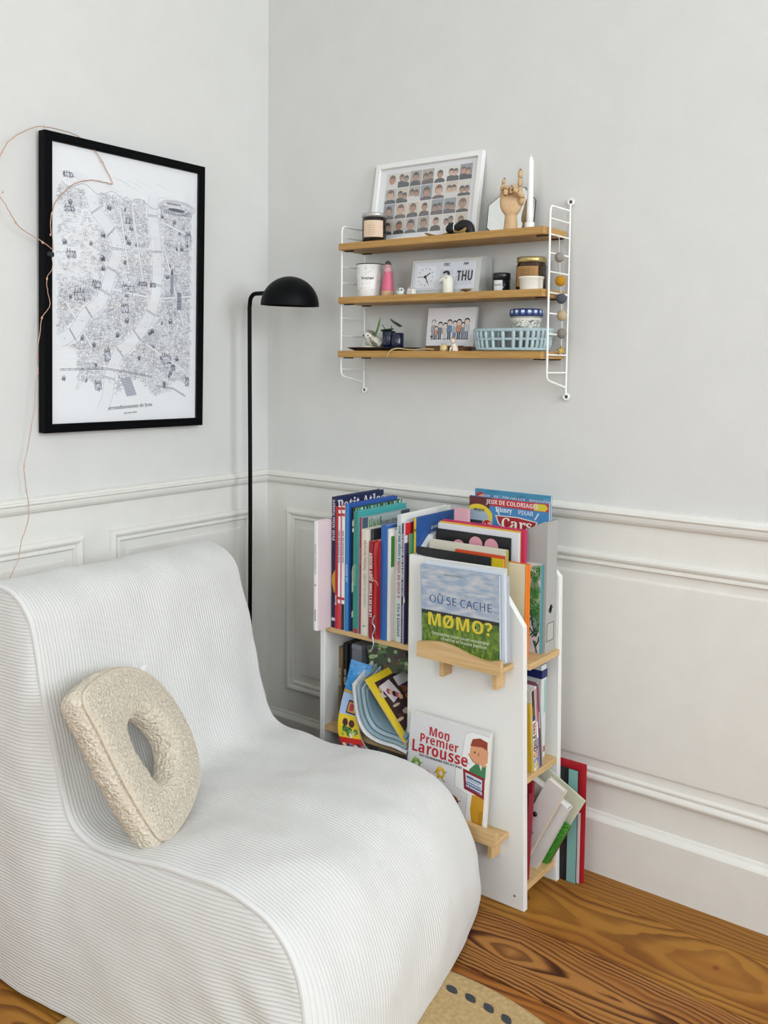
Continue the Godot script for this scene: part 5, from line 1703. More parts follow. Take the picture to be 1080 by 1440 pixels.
func build_garland() -> void:
	var x := LAD_R + 0.009
	var top := Vector3(x, 1.530, 0.085)
	var t := thing("felt_garland", "string of felt balls hanging from the white ladder's side", "garland", top)
	var spots := [[787, 362, "9b938b", 0.0115], [788, 395, "c98f16", 0.0128], [789.5, 420, "4e535d", 0.0122], [790, 444, "c5ad8a", 0.0125], [790, 469, "8d857b", 0.0120]]
	var line: Array = [Vector3(-0.006, 0.009, 0.0), Vector3(0, 0.004, 0.0)]
	for s in spots:
		line.append(at_x(s[0], s[1], x) - top)
	line.append(at_x(789, 486, x) - top)
	line.append(at_x(789, 500, x) - top)
	var mb := MB.new(); mb.tube(smooth_path(line, 4), 0.0008, 5); obj("string", mb, mat("e6e2d9", 0.9), t)
	var k := 0
	for s in spots:
		mb = MB.new(); mb.ball(at_x(s[0], s[1], x) - top, Vector3.ONE * s[3], 20, 14)
		var c := Color(s[2])
		var o := obj("felt_ball", mb, noise_mat(c.darkened(0.18).to_html(false), c.lightened(0.08).to_html(false), 0.12, 40.0, 1.0, 0.12, 90 + k, 64), t)
		k += 1
	# small brass star at the end
	mb = MB.new()
	var star := PackedVector2Array()
	for q in 10:
		var a := PI / 2 + TAU * q / 10
		var rr := 0.0125 if q % 2 == 0 else 0.0055
		star.append(Vector2(cos(a) * rr, sin(a) * rr))
	mb.T = Transform3D(Basis(Vector3.UP, 0.75), at_x(789, 493, x) - top)
	mb.prism(star, -0.002, 0.002, 0.001)
	obj("brass_star", mb, mat("8d7230", 0.35, 0.8), t)

const ZF := 0.272
# ------------------------------------------------------------------ bookcase
func build_bookcase() -> void:
	var t := thing("bookcase", "white children's bookcase with plywood shelves and front display panel", "bookcase", Vector3(0.76, 0, 0.15))
	var o := t.position
	var white := mat("e8e8e4", 0.5)
	var ply := ply_material()
	var XL := 0.460; var XR := 1.068
	var ZB := 0.030
	# left side
	var mb := MB.new()
	mb.rbox(Vector3(XL + 0.008, 0.36, (ZF + ZB) / 2) - o, Vector3(0.016, 0.72, ZF - ZB), 0.001); obj("side_panel", mb, white, t)
	# back of the left bay
	mb = MB.new(); mb.rbox(Vector3((XL + 0.75) / 2, 0.36, ZB + 0.004) - o, Vector3(0.75 - XL - 0.03, 0.72, 0.008), 0.0005); obj("back_panel", mb, white, t)
	# divider, its top front corner cut away
	mb = MB.new(); mb.T = Transform3D(Basis(Vector3.UP, -PI / 2), Vector3(0.757, 0, 0) - o)
	mb.prism(PackedVector2Array([Vector2(ZB, 0), Vector2(ZF - 0.016, 0), Vector2(ZF - 0.016, 0.772), Vector2(0.20, 0.815), Vector2(ZB, 0.815)]), -0.007, 0.007, 0.0)
	obj("divider", mb, white, t)
	# display panel in front and its twin behind the right bay
	mb = MB.new(); mb.T = Transform3D(Basis(), -o)
	mb.prism(PackedVector2Array([Vector2(0.743, 0), Vector2(XR + 0.006, 0), Vector2(XR - 0.010, 0.652), Vector2(0.987, 0.748), Vector2(0.950, 0.766), Vector2(0.743, 0.774)]), ZF - 0.016, ZF, 0.001)
	obj("display_panel", mb, white, t)
	mb = MB.new(); mb.T = Transform3D(Basis(), -o)
	mb.prism(PackedVector2Array([Vector2(0.764, 0), Vector2(XR + 0.006, 0), Vector2(XR - 0.004, 0.738), Vector2(XR - 0.018, 0.752), Vector2(0.764, 0.80)]), 0.097, 0.112, 0.001)
	obj("back_panel", mb, white, t)
	# shelves of the left bay
	for y in [0.549, 0.285, 0.055]:
		mb = MB.new(); mb.rbox(Vector3((0.476 + 0.750) / 2, y - 0.0065, (ZB + 0.008 + ZF - 0.0165) / 2) - o, Vector3(0.750 - 0.476, 0.013, ZF - ZB - 0.0245), 0.0006); mb.rbox(Vector3((0.476 + 0.743) / 2, y - 0.0065, ZF - 0.009) - o, Vector3(0.743 - 0.476, 0.013, 0.016), 0.0006); obj("shelf", mb, ply, t)
	for y in [0.566, 0.305, 0.050]:
		mb = MB.new(); mb.rbox(Vector3((0.764 + XR) / 2, y - 0.007, (0.112 + ZF - 0.016) / 2) - o, Vector3(XR - 0.764, 0.014, ZF - 0.016 - 0.112), 0.0006); obj("shelf", mb, ply, t)
	# two display ledges: a board on brackets with a wavy lip
	for upper in [true, false]:
		var y := 0.560 if upper else 0.168
		var z_lip := ZF + 0.060
		var xa := at_z(586, 895, z_lip).x if upper else 0.800
		var xb := at_z(704, 920, z_lip).x if upper else at_z(697, 1175, z_lip).x
		var ledge := Node3D.new(); ledge.name = "display_ledge"; t.add_child(ledge, true)
		mb = MB.new(); mb.rbox(Vector3((xa + xb) / 2, y, ZF + 0.024) - o, Vector3(xb - xa, 0.012, 0.048), 0.0008); obj("ledge_board", mb, ply, ledge)
		var lip := PackedVector2Array()
		lip.append(Vector2(xa, y - 0.008)); lip.append(Vector2(xb, y - 0.008))
		for k in 17:
			var s := 1.0 - k / 16.0
			var hgt := 0.037 + 0.0085 * cos((s - 0.30) * TAU * 0.98) - 0.004 * s + 0.004 * smoothstep(0.8, 1.0, s) if upper else 0.036 + 0.004 * cos((s - 0.1) * 3.6)
			lip.append(Vector2(lerpf(xa, xb, s), y - 0.008 + hgt))
		mb = MB.new(); mb.T = Transform3D(Basis(), -o); mb.prism(lip, ZF + 0.048, z_lip, 0.0008); obj("lip", mb, ply, ledge)
		for x in [xa + 0.055, xb - 0.028]:
			mb = MB.new(); mb.rbox(Vector3(x, y - 0.0285, ZF + 0.019) - o, Vector3(0.012, 0.045, 0.036), 0.0008); obj("bracket", mb, ply, ledge)
	# screw heads on the display panel
	for p in [[0.80, 0.03], [1.05, 0.03]]:
		mb = MB.new(); mb.T = Transform3D(Basis(Vector3.RIGHT, PI / 2), Vector3(p[0], p[1], ZF - 0.0002) - o); mb.lathe(Vector3.ZERO, [Vector2(0, 0.0), Vector2(0.003, 0.0), Vector2(0.0026, 0.0009), Vector2(0, 0.001)], 10); obj("screw", mb, mat("9b9c9c", 0.3, 0.9), t)

func ply_material() -> StandardMaterial3D:
	var w := 256; var h := 256
	var img := Image.create(w, h, false, Image.FORMAT_RGBA8)
	var n := FastNoiseLite.new(); n.seed = 15; n.frequency = 0.01
	for y in h:
		for x in w:
			var g := n.get_noise_2d(x * 0.5, y * 7.0) * 0.6
			img.set_pixel(x, y, Color("d8b888").lerp(Color("bd9762"), clampf(0.4 + g, 0, 1)))
	var m := tex_mat(img, 0.55, 0.4)
	m.uv1_triplanar = true
	m.uv1_scale = Vector3(3, 6, 3)
	return m

# ------------------------------------------------------------------ books
# A book that stands with its spine towards +z. Local: x across the thickness, y up, z from spine (0) back to -d.
func book(called: String, label: String, group: String, at: Vector3, w: float, h: float, d: float, cover: String, spine := "", turn := 0.0, lean := 0.0, page := "e4e0d4", soft := false) -> Node3D:
	var t := thing(called, label, "book", at, turn, group)
	if lean != 0.0:
		t.basis = Basis(Vector3.UP, turn) * Basis(Vector3.BACK, lean)
	var cm := mat(cover, 0.42)
	var b := minf(0.0022, w * 0.22)
	var mb := MB.new()
	for s in [-1, 1]:
		mb.rbox(Vector3(s * (w / 2 - b / 2), h / 2, -d / 2), Vector3(b, h, d), 0.0004)
	obj("cover", mb, cm, t)
	mb = MB.new()
	# a slightly rounded spine
	var rows: Array = []
	for y in [0.0, h]:
		var row: Array = []
		for k in 7:
			var a := PI * (k / 6.0 - 0.5)
			row.append(Vector3(sin(a) * w / 2, y, cos(a) * minf(0.0025, w * 0.2) - 0.0015))
		rows.append(row)
	mb.sheet(rows)
	mb.rbox(Vector3(0, h / 2, -0.0025), Vector3(w - 0.0004, h, 0.003), 0.0003)
	obj("spine", mb, mat(spine if spine != "" else cover, 0.42), t)
	mb = MB.new()
	var top_gap := 0.0008 if soft else 0.003
	mb.box(Vector3(0, (h - top_gap) / 2 + 0.0008, -d / 2 - 0.001), Vector3(w - 2 * b, h - top_gap - 0.0016, d - 0.004))
	obj("pages", mb, mat(page, 0.9), t)
	return t

# text on the spine, reading upwards; f = middle as a share of the height
func spine_text(t: Node3D, text: String, y: float, size: float, hex: String, font: Font, x := 0.0, stretch := 1.0, down := false) -> void:
	var up := Vector3(-1, 0, 0); var along := Vector3(0, 1, 0)
	if down: up = Vector3(1, 0, 0); along = Vector3(0, -1, 0)
	letters(text, Vector3(x, y, 0.0012), along, up, size, mat(hex, 0.5), t, font, true, stretch)
func spine_band(t: Node3D, w: float, y0: float, y1: float, hex: String, called := "spine_band") -> void:
	var mb := MB.new()
	var rows: Array = []
	for y in [y0, y1]:
		var row: Array = []
		for k in 7:
			var a := PI * (k / 6.0 - 0.5) * 0.94
			row.append(Vector3(sin(a) * w / 2, y, cos(a) * minf(0.0025, w * 0.2) - 0.0012))
		rows.append(row)
	mb.sheet(rows)
	obj(called, mb, mat(hex, 0.45), t)
# a print on the right-hand cover (x+): canvas covers depth d and height y0..y1
func side_print(t: Node3D, w: float, d: float, y0: float, y1: float, im: Image) -> void:
	var mb := MB.new()
	var x := w / 2 + 0.0002
	mb.quad(Vector3(x, y0, -0.001), Vector3(x, y0, -d + 0.001), Vector3(x, y1, -d + 0.001), Vector3(x, y1, -0.001))
	obj("cover_print", mb, tex_mat(im, 0.4), t)

# A book or folder shown by its cover: bottom left, bottom right and top left corner of the front face
func slab(called: String, label: String, category: String, group: String, bl: Vector3, br: Vector3, tl: Vector3, thick: float, cover: String, o := {}) -> Node3D:
	var t := thing(called, label, category, bl, 0.0, group)
	var ex := (br - bl).normalized()
	var n := ex.cross(tl - bl).normalized()
	var ey := n.cross(ex)
	t.basis = Basis(ex, ey, n)
	var w := (br - bl).length(); var h := (tl - bl).dot(ey)
	t.set_meta("size", Vector2(w, h))
	var b: float = o.get("board", minf(0.002, thick * 0.3))
	var cm := mat(cover, o.get("rough", 0.42))
	var mb := MB.new()
	mb.rbox(Vector3(w / 2, h / 2, -b / 2), Vector3(w, h, b), 0.0004)
	obj("front_cover", mb, cm, t)
	if thick > 2.5 * b:
		mb = MB.new()
		mb.rbox(Vector3(w / 2, h / 2, -thick + b / 2), Vector3(w, h, b), 0.0004)
		obj("back_cover", mb, mat(o.get("back", cover), 0.45), t)
		mb = MB.new()
		var g: float = o.get("gap", 0.0025)
		mb.box(Vector3(w / 2, h / 2, -thick / 2), Vector3(w - 2 * g, h - 2 * g, thick - 2 * b + 0.0002))
		obj("pages", mb, mat(o.get("page", "e6e3d9"), 0.9), t)
		var sp: String = o.get("spine", "")
		if sp != "":
			mb = MB.new()
			match sp:
				"left": mb.rbox(Vector3(-0.0008, h / 2, -thick / 2), Vector3(0.003, h, thick), 0.0012)
				"right": mb.rbox(Vector3(w + 0.0008, h / 2, -thick / 2), Vector3(0.003, h, thick), 0.0012)
				"bottom": mb.rbox(Vector3(w / 2, -0.0008, -thick / 2), Vector3(w, 0.003, thick), 0.0012)
			obj("spine", mb, mat(o.get("spine_hex", cover), 0.45), t)
	if o.has("print"):
		mb = MB.new()
		var e := 0.0006
		mb.quad(Vector3(e, e, 0.0002), Vector3(w - e, e, 0.0002), Vector3(w - e, h - e, 0.0002), Vector3(e, h - e, 0.0002))
		obj("cover_print", mb, tex_mat(o.print, o.get("rough", 0.4)), t)
	return t
# lettering on a slab: x, y as shares of its face
func face_text(t: Node3D, text: String, fx: float, fy: float, size: float, hex: String, font: Font, stretch := 1.0, turn := 0.0) -> void:
	var s: Vector2 = t.get_meta("size")
	letters(text, Vector3(s.x * fx, s.y * fy, 0.0003), Vector3(cos(turn), sin(turn), 0), Vector3(-sin(turn), cos(turn), 0), size, mat(hex, 0.5), t, font, true, stretch)

# a thin decorative raised shape on a slab face (paper cut, sticker): points as shares of the face
func face_shape(t: Node3D, pts: Array, hex: String, called: String, lift := 0.0004) -> void:
	var s: Vector2 = t.get_meta("size")
	var poly := PackedVector2Array()
	for p in pts: poly.append(Vector2(p[0] * s.x, p[1] * s.y))
	var mb := MB.new(); mb.prism(poly, 0.0, lift); obj(called, mb, mat(hex, 0.45), t)
func blob(cx: float, cy: float, rx: float, ry: float, n := 18) -> Array:
	var o: Array = []
	for k in n: o.append([cx + cos(TAU * k / n) * rx, cy + sin(TAU * k / n) * ry])
	return o


func build_books_left() -> void:
	var y0 := 0.549
	var G := "books on the upper shelf of the open bay"
	# pink booklet pulled forward past the shelf edge
	var t := book("picture_book", "pale pink thin book with white spine pulled out past the shelf edge", G, Vector3(0.4840, y0, 0.318), 0.0155, 0.283, 0.235, "dfcdd0", "e9e7e8")
	spine_text(t, "LE GRAND CAHIER", 0.185, 0.0052, "8c8f93", font_sans, -0.001, 1.3)
	spine_text(t, "atelier", 0.040, 0.0060, "74777b", font_bold, -0.001, 1.2)
	spine_text(t, "Y", 0.118, 0.0065, "4c4f55", font_bold)
	# a row described by pixels at the shelf front: left, right, top
	var row := [
		["atlas", "tall navy atlas with white serif title", 464.6, 471.2, 699.0, 0.0, 0.200, "16204a", "131c42"],
		["storybook", "red storybook with plain red spine next to the atlas", 471.4, 474.4, 712.0, 0.004, 0.16, "b3202c", "b3202c"],
		["storybook", "thin book with white spine and red bands, red foot", 474.5, 479.3, 711.5, 0.004, 0.16, "c8333b", "e2e0e0"],
		["storybook", "thin book with white spine and red bands, black foot", 479.5, 484.6, 711.5, 0.003, 0.16, "d8d6d6", "e2e0e0"],
		["storybook", "bright blue hardback picture book with deep blue cover", 485.0, 490.6, 708.5, 0.004, 0.205, "24509a", "2c7cba"],
		["storybook", "dark forest picture book with black and green spine", 490.8, 496.2, 714.5, -0.004, 0.205, "274a3c", "16251f"],
		["storybook", "teal green hardback book with plain turquoise cover", 496.4, 503.6, 719.5, 0.003, 0.205, "3f9f9e", "2e8578"],
		["storybook", "dark red spined album with misty plant cover", 503.8, 508.0, 728.0, 0.002, 0.205, "8b9ba0", "9c2335"],
		["novel", "thick cream novel with small red title", 508.2, 518.6, 744.5, 0.004, 0.165, "d9d4c6", "dcd7c8"],
		["novel", "charcoal grey hardback beside the cream novel", 518.8, 523.2, 745.0, -0.002, 0.17, "33363b", "3a3d41"],
		["magazine", "red softcover paperback with white upright title", 523.4, 528.6, 760.0, 0.016, 0.15, "a01c2a", "93182a"],
		["magazine", "crumpled bright red booklet tied by a string", 528.8, 535.6, 760.0, 0.010, 0.15, "b5222b", "b01f24"],
		["storybook", "broad royal blue hardback with lighter blue cover", 536.0, 544.6, 738.5, 0.006, 0.185, "3468b0", "2a5fa5"],
		["storybook", "white paperback with a green square on its cover", 544.8, 549.2, 744.0, 0.004, 0.16, "e2e2df", "dfdcd3"],
		["novel", "cream thick-paged white book behind green square one", 549.4, 554.0, 746.0, -0.010, 0.16, "d8d2c4", "cfc8b8"],
		["storybook", "tall white album with pale blue spine and red lettering", 554.4, 561.6, 725.0, -0.006, 0.215, "e5e4de", "c6d3d6"],
		["storybook", "black spined book with white capital lettering", 561.8, 566.0, 737.0, -0.004, 0.17, "1c1f26", "12151d"],
		["storybook", "lilac and white book with a red corner", 566.2, 568.2, 735.0, 0.002, 0.17, "d9d3e2", "b9aecb"],
		["storybook", "navy footed thin book with orange brown spine beside divider", 568.3, 569.9, 764.0, 0.004, 0.17, "2a2f52", "8a4b3c"],
	]
	var made := {}
	for k in row.size():
		var r: Array = row[k]
		var zf: float = ZF - 0.004 + r[5]
		var a := at_z(r[2], 800, ZF).x; var b := at_z(r[3], 800, ZF).x
		var top := at_z((r[2] + r[3]) / 2, r[4], ZF).y
		var w := b - a - 0.0003
		t = book(r[0], r[1], G, Vector3((a + b) / 2, y0, zf), w, top - y0, r[6], r[7], r[8], 0.0, 0.0, "e4e0d4", r[0] == "magazine")
		made[k] = [t, w, top - y0, r[6]]
	var T := func(k: int) -> Node3D: return made[k][0]
	# atlas: title on the cover and spine, a globe and a small label at the foot
	var w: float = made[0][1]; var h: float = made[0][2]
	letters("Petit Atlas", Vector3(w / 2 + 0.0003, h - 0.024, -0.104), Vector3(0, 0, -1), Vector3.UP, 0.028, mat("d8d6da", 0.5), T.call(0), font_serif, true, 1.0)
	spine_text(T.call(0), "Petit Atlas Nature", h - 0.060, 0.0085, "cfcdd4", font_serif)
	spine_band(T.call(0), w, 0.018, 0.026, "cfd2d8", "publisher_mark")
	var mb := MB.new()
	mb.T = Transform3D(Basis(), Vector3(0.0, 0.125, 0.001))
	mb.prism(PackedVector2Array([Vector2(-0.006, -0.002), Vector2(0.002, -0.030), Vector2(0.0065, -0.034), Vector2(0.0065, 0.028), Vector2(-0.003, 0.014)]), 0.0, 0.0006)
	obj("spine_picture", mb, mat("c3962f", 0.5), T.call(0))
	# red banded pair
	for k in [2, 3]:
		w = made[k][1]; h = made[k][2]
		for y in [h - 0.010, h - 0.026, 0.078]:
			spine_band(T.call(k), w, y, y + 0.007, "b3222c")
		spine_band(T.call(k), w, 0.0005, 0.068, "c8333b" if k == 2 else "15171b", "spine_foot")
		spine_text(T.call(k), "mes histoires du soir", h - 0.105, 0.0060, "5d6f9a" if k == 2 else "5a4a66", font_bold)
	spine_text(T.call(1), "Martin", 0.075, 0.0055, "e8c9c6", font_serif)
	spine_text(T.call(4), "Les Saisons", 0.150, 0.0065, "cfe2ee", font_sans)
	# forest cover strip and spine pictures
	h = made[5][2]
	var c := Canvas.new(256, 64, Color("26382a"))
	var rr := RandomNumberGenerator.new(); rr.seed = 44
	for k in 60:
		var x := rr.randf_range(0, 256)
		c.line(Vector2(x, 0), Vector2(x + rr.randf_range(-6, 6), 64), rr.randf_range(2, 7), [Color("1d2f22"), Color("486b4a"), Color("7fb5a4"), Color("a9cfc0")][rr.randi() % 4])
	side_print(T.call(5), made[5][1], made[5][3], h - 0.05, h - 0.001, c.im)
	for p in [[0.28, "e3c7b4", 0.010], [0.262, "e6e3dc", 0.006], [0.150, "c9b683", 0.022], [0.118, "d6cfa6", 0.018], [0.045, "c8c184", 0.010]]:
		mb = MB.new(); mb.T = Transform3D(Basis(), Vector3(0.001, minf(p[0], h - 0.02), 0.0008)); mb.prism(PackedVector2Array([Vector2(-0.003, -p[2]), Vector2(0.003, -p[2] * 0.6), Vector2(0.0035, p[2] * 0.5), Vector2(0, p[2]), Vector2(-0.0035, p[2] * 0.3)]), 0, 0.0005); obj("spine_picture", mb, mat(p[1], 0.5), T.call(5))
	# teal book
	spine_text(T.call(6), "Promenade", 0.150, 0.0075, "8ecbc0", font_sans, -0.002)
	spine_band(T.call(6), made[6][1], 0.0005, 0.012, "a33338", "spine_foot")
	# misty cover
	h = made[7][2]
	c = Canvas.new(320, 96, Color("a9b3b2"))
	for k in 90:
		var x := rr.randf_range(30, 120)
		c.line(Vector2(x, 96), Vector2(x + rr.randf_range(-14, 14), rr.randf_range(4, 60)), 3.0, [Color("5f8a5e"), Color("86ab78"), Color("3f5d58"), Color("c0cfae")][rr.randi() % 4])
	c.rect(0, 0, 36, 96, Color("46566a")); c.rect(258, 0, 62, 96, Color("3d4653"))
	side_print(T.call(7), made[7][1], made[7][3], h - 0.075, h - 0.001, c.im)
	letters("Nous deux", Vector3(made[7][1] / 2 + 0.0004, h - 0.022, -0.118), Vector3(0, 0, -1), Vector3.UP, 0.011, mat("5a6a62", 0.5), T.call(7), font_serif)
	spine_text(T.call(7), "LES CONTES", 0.200, 0.0055, "d79a9c", font_sans)
	# cream novel
	spine_text(T.call(8), "Petites lectures", 0.205, 0.0080, "b0695c", font_sans)
	spine_text(T.call(8), "histoires du jardin", 0.112, 0.0070, "a19c8c", font_sans)
	ring_mark(T.call(8), 0.152, 0.0055, "b09a80")
	spine_text(T.call(8), "1", 0.024, 0.009, "6b6457", font_bold)
	# red paperback
	spine_text(T.call(10), "JUDY MOODY", 0.182, 0.0098, "efe3dc", font_bold, 0.0, 0.82)
	spine_text(T.call(10), "LE ROI DE L'ETANG", 0.098, 0.0088, "efe3dc", font_bold, 0.0, 0.78)
	# crumpled red booklet: folds and a bow of string
	for k in 3:
		mb = MB.new()
		mb.tube(smooth_path([Vector3(-0.005 + k * 0.005, 0.01, 0.002), Vector3(-0.003 + k * 0.004, 0.09, 0.006), Vector3(-0.0045 + k * 0.0045, 0.155, 0.003), Vector3(-0.002 + k * 0.003, 0.21, 0.007), Vector3(-0.004 + k * 0.004, made[11][2] - 0.004, 0.002)], 4), [0.0024, 0.003, 0.0034, 0.003, 0.0026, 0.0022, 0.002, 0.0024, 0.003, 0.0034, 0.003, 0.0028, 0.0032, 0.0034, 0.003, 0.0026, 0.002], 6)
		obj("paper_fold", mb, mat(["a81d22", "c3302c", "8e1620"][k], 0.4), T.call(11))
	mb = MB.new(); mb.tube(smooth_path([Vector3(-0.008, 0.157, 0.008), Vector3(0.0, 0.150, 0.012), Vector3(0.007, 0.147, 0.010), Vector3(0.009, 0.138, 0.008)], 4), 0.0009, 5); obj("tie_string", mb, mat("c9a596", 0.8), T.call(11))
	# little tinsel star hanging below it
	mb = MB.new(); mb.tube(smooth_path([Vector3(0.001, 0.062, 0.008), Vector3(-0.003, 0.045, 0.012), Vector3(0.003, 0.030, 0.010), Vector3(-0.002, 0.012, 0.013), Vector3(0.004, -0.006, 0.016), Vector3(0.001, -0.022, 0.018)], 4), 0.0022, 5); obj("silver_ribbon", mb, mat("a9b4c0", 0.25, 0.7), T.call(11))
	# white book with green square (on its right-hand cover) and its spine text
	h = made[13][2]
	c = Canvas.new(128, 128, Color("e2e2df")); c.rect(0, 20, 60, 90, Color("2f7a33"))
	side_print(T.call(13), made[13][1], made[13][3], h - 0.11, h - 0.001, c.im)
	spine_band(T.call(13), made[13][1] * 0.8, h - 0.072, h - 0.022, "3a7d3a", "spine_square")
	# tall white album
	spine_text(T.call(15), "Le temps des jeux", 0.245, 0.0075, "3f6d86", font_bold)
	spine_text(T.call(15), "A VOUS DE VOIR", 0.155, 0.0085, "a84a58", font_bold)
	spine_text(T.call(15), "GARNIER & FILS", 0.055, 0.0080, "50606c", font_bold)
	spine_text(T.call(16), "DROLES DE BESTIOLES", 0.215, 0.0078, "d9d9df", font_bold)
	spine_text(T.call(16), "MILAN", 0.135, 0.0078, "aeb3bd", font_bold)
	spine_text(T.call(16), "LA GRANDE PARADE", 0.050, 0.0068, "8d7f90", font_bold)
	# lilac book: a red corner on its cover
	h = made[17][2]
	c = Canvas.new(128, 128, Color("e0dbe8")); c.rect(0, 0, 44, 44, Color("cf2f2b"))
	side_print(T.call(17), made[17][1], made[17][3], h - 0.09, h - 0.001, c.im)
	spine_band(T.call(18), made[18][1], 0.0005, 0.098, "23294a", "spine_foot")
	mb = MB.new(); mb.T = Transform3D(Basis(), Vector3(0, 0.112, 0.001)); mb.prism(PackedVector2Array([Vector2(-0.003, -0.012), Vector2(0.003, -0.004), Vector2(0.0, 0.010)]), 0, 0.0005); obj("spine_picture", mb, mat("d8d4cf", 0.5), T.call(18))

	# set back: blue and yellow travel book, then a green and orange one on top of the divider line
	var p0 := at_z(588.5, 730, 0.240)
	t = book("travel_guide", "blue covered guide book with a yellow spine set further back", G, Vector3(0.7433, y0, 0.250), 0.0105, at_z(588, 729, 0.250).y - y0, 0.185, "1f4f8f", "d9b72d")
	h = at_z(588, 729, 0.250).y - y0
	spine_text(t, "R", h - 0.030, 0.010, "6b5210", font_bold)
	letters("grand voyage", Vector3(0.0056, h - 0.030, -0.095), Vector3(0, 0, -1), Vector3.UP, 0.0075, mat("cfdbe8", 0.5), t, font_bold)
	letters("carnet", Vector3(0.0056, h - 0.044, -0.075), Vector3(0, 0, -1), Vector3.UP, 0.0075, mat("cfdbe8", 0.5), t, font_bold)
	t = book("storybook", "thin green album with orange edge against the divider", G, Vector3(0.7356, y0, 0.262), 0.0038, at_z(577, 751, 0.262).y - y0, 0.20, "3d8a5c", "d97a52")

	build_books_left_lower()

func ring_mark(t: Node3D, y: float, r: float, hex: String) -> void:
	var mb := MB.new()
	var pts: Array = []
	for k in 16: pts.append(Vector3(cos(TAU * k / 16) * r * 0.7, y + sin(TAU * k / 16) * r, 0.0014))
	mb.tube(pts, 0.0007, 5, true)
	obj("spine_mark", mb, mat(hex, 0.5), t)

# a bendy magazine: path of its cross-section in world points, pushed along a direction, with thickness
func floppy(called: String, label: String, group: String, left: Array, right: Array, thick: float, front: Material, page_hex: String, per := 5) -> Node3D:
	var base: Vector3 = left[0]
	var t := thing(called, label, "magazine", base, 0.0, group)
	var L := smooth_path(left, per); var R := smooth_path(right, per)
	var m := L.size()
	var fr: Array = []; var bk: Array = []
	for k in m:
		var along: Vector3 = L[mini(k + 1, m - 1)] - L[maxi(k - 1, 0)]
		var n: Vector3 = (R[k] - L[k]).cross(along).normalized()
		if n.dot(CAM - L[k]) < 0: n = -n
		fr.append([L[k] - base, (L[k] + R[k]) / 2 - base + n * 0.002, R[k] - base])
		bk.append([L[k] - base - n * thick, (L[k] + R[k]) / 2 - base - n * (thick - 0.002), R[k] - base - n * thick])
	var mb := MB.new(); mb.sheet(fr); obj("cover_print", mb, front, t)
	var back := MB.new()
	back.sheet(bk)
	for e in [0, 2]:
		var edge: Array = []
		for k in m: edge.append([fr[k][e], bk[k][e]])
		back.sheet(edge)
	for k in [0, m - 1]:
		back.sheet([fr[k], bk[k]])
	obj("pages", back, mat(page_hex, 0.8), t)
	return t

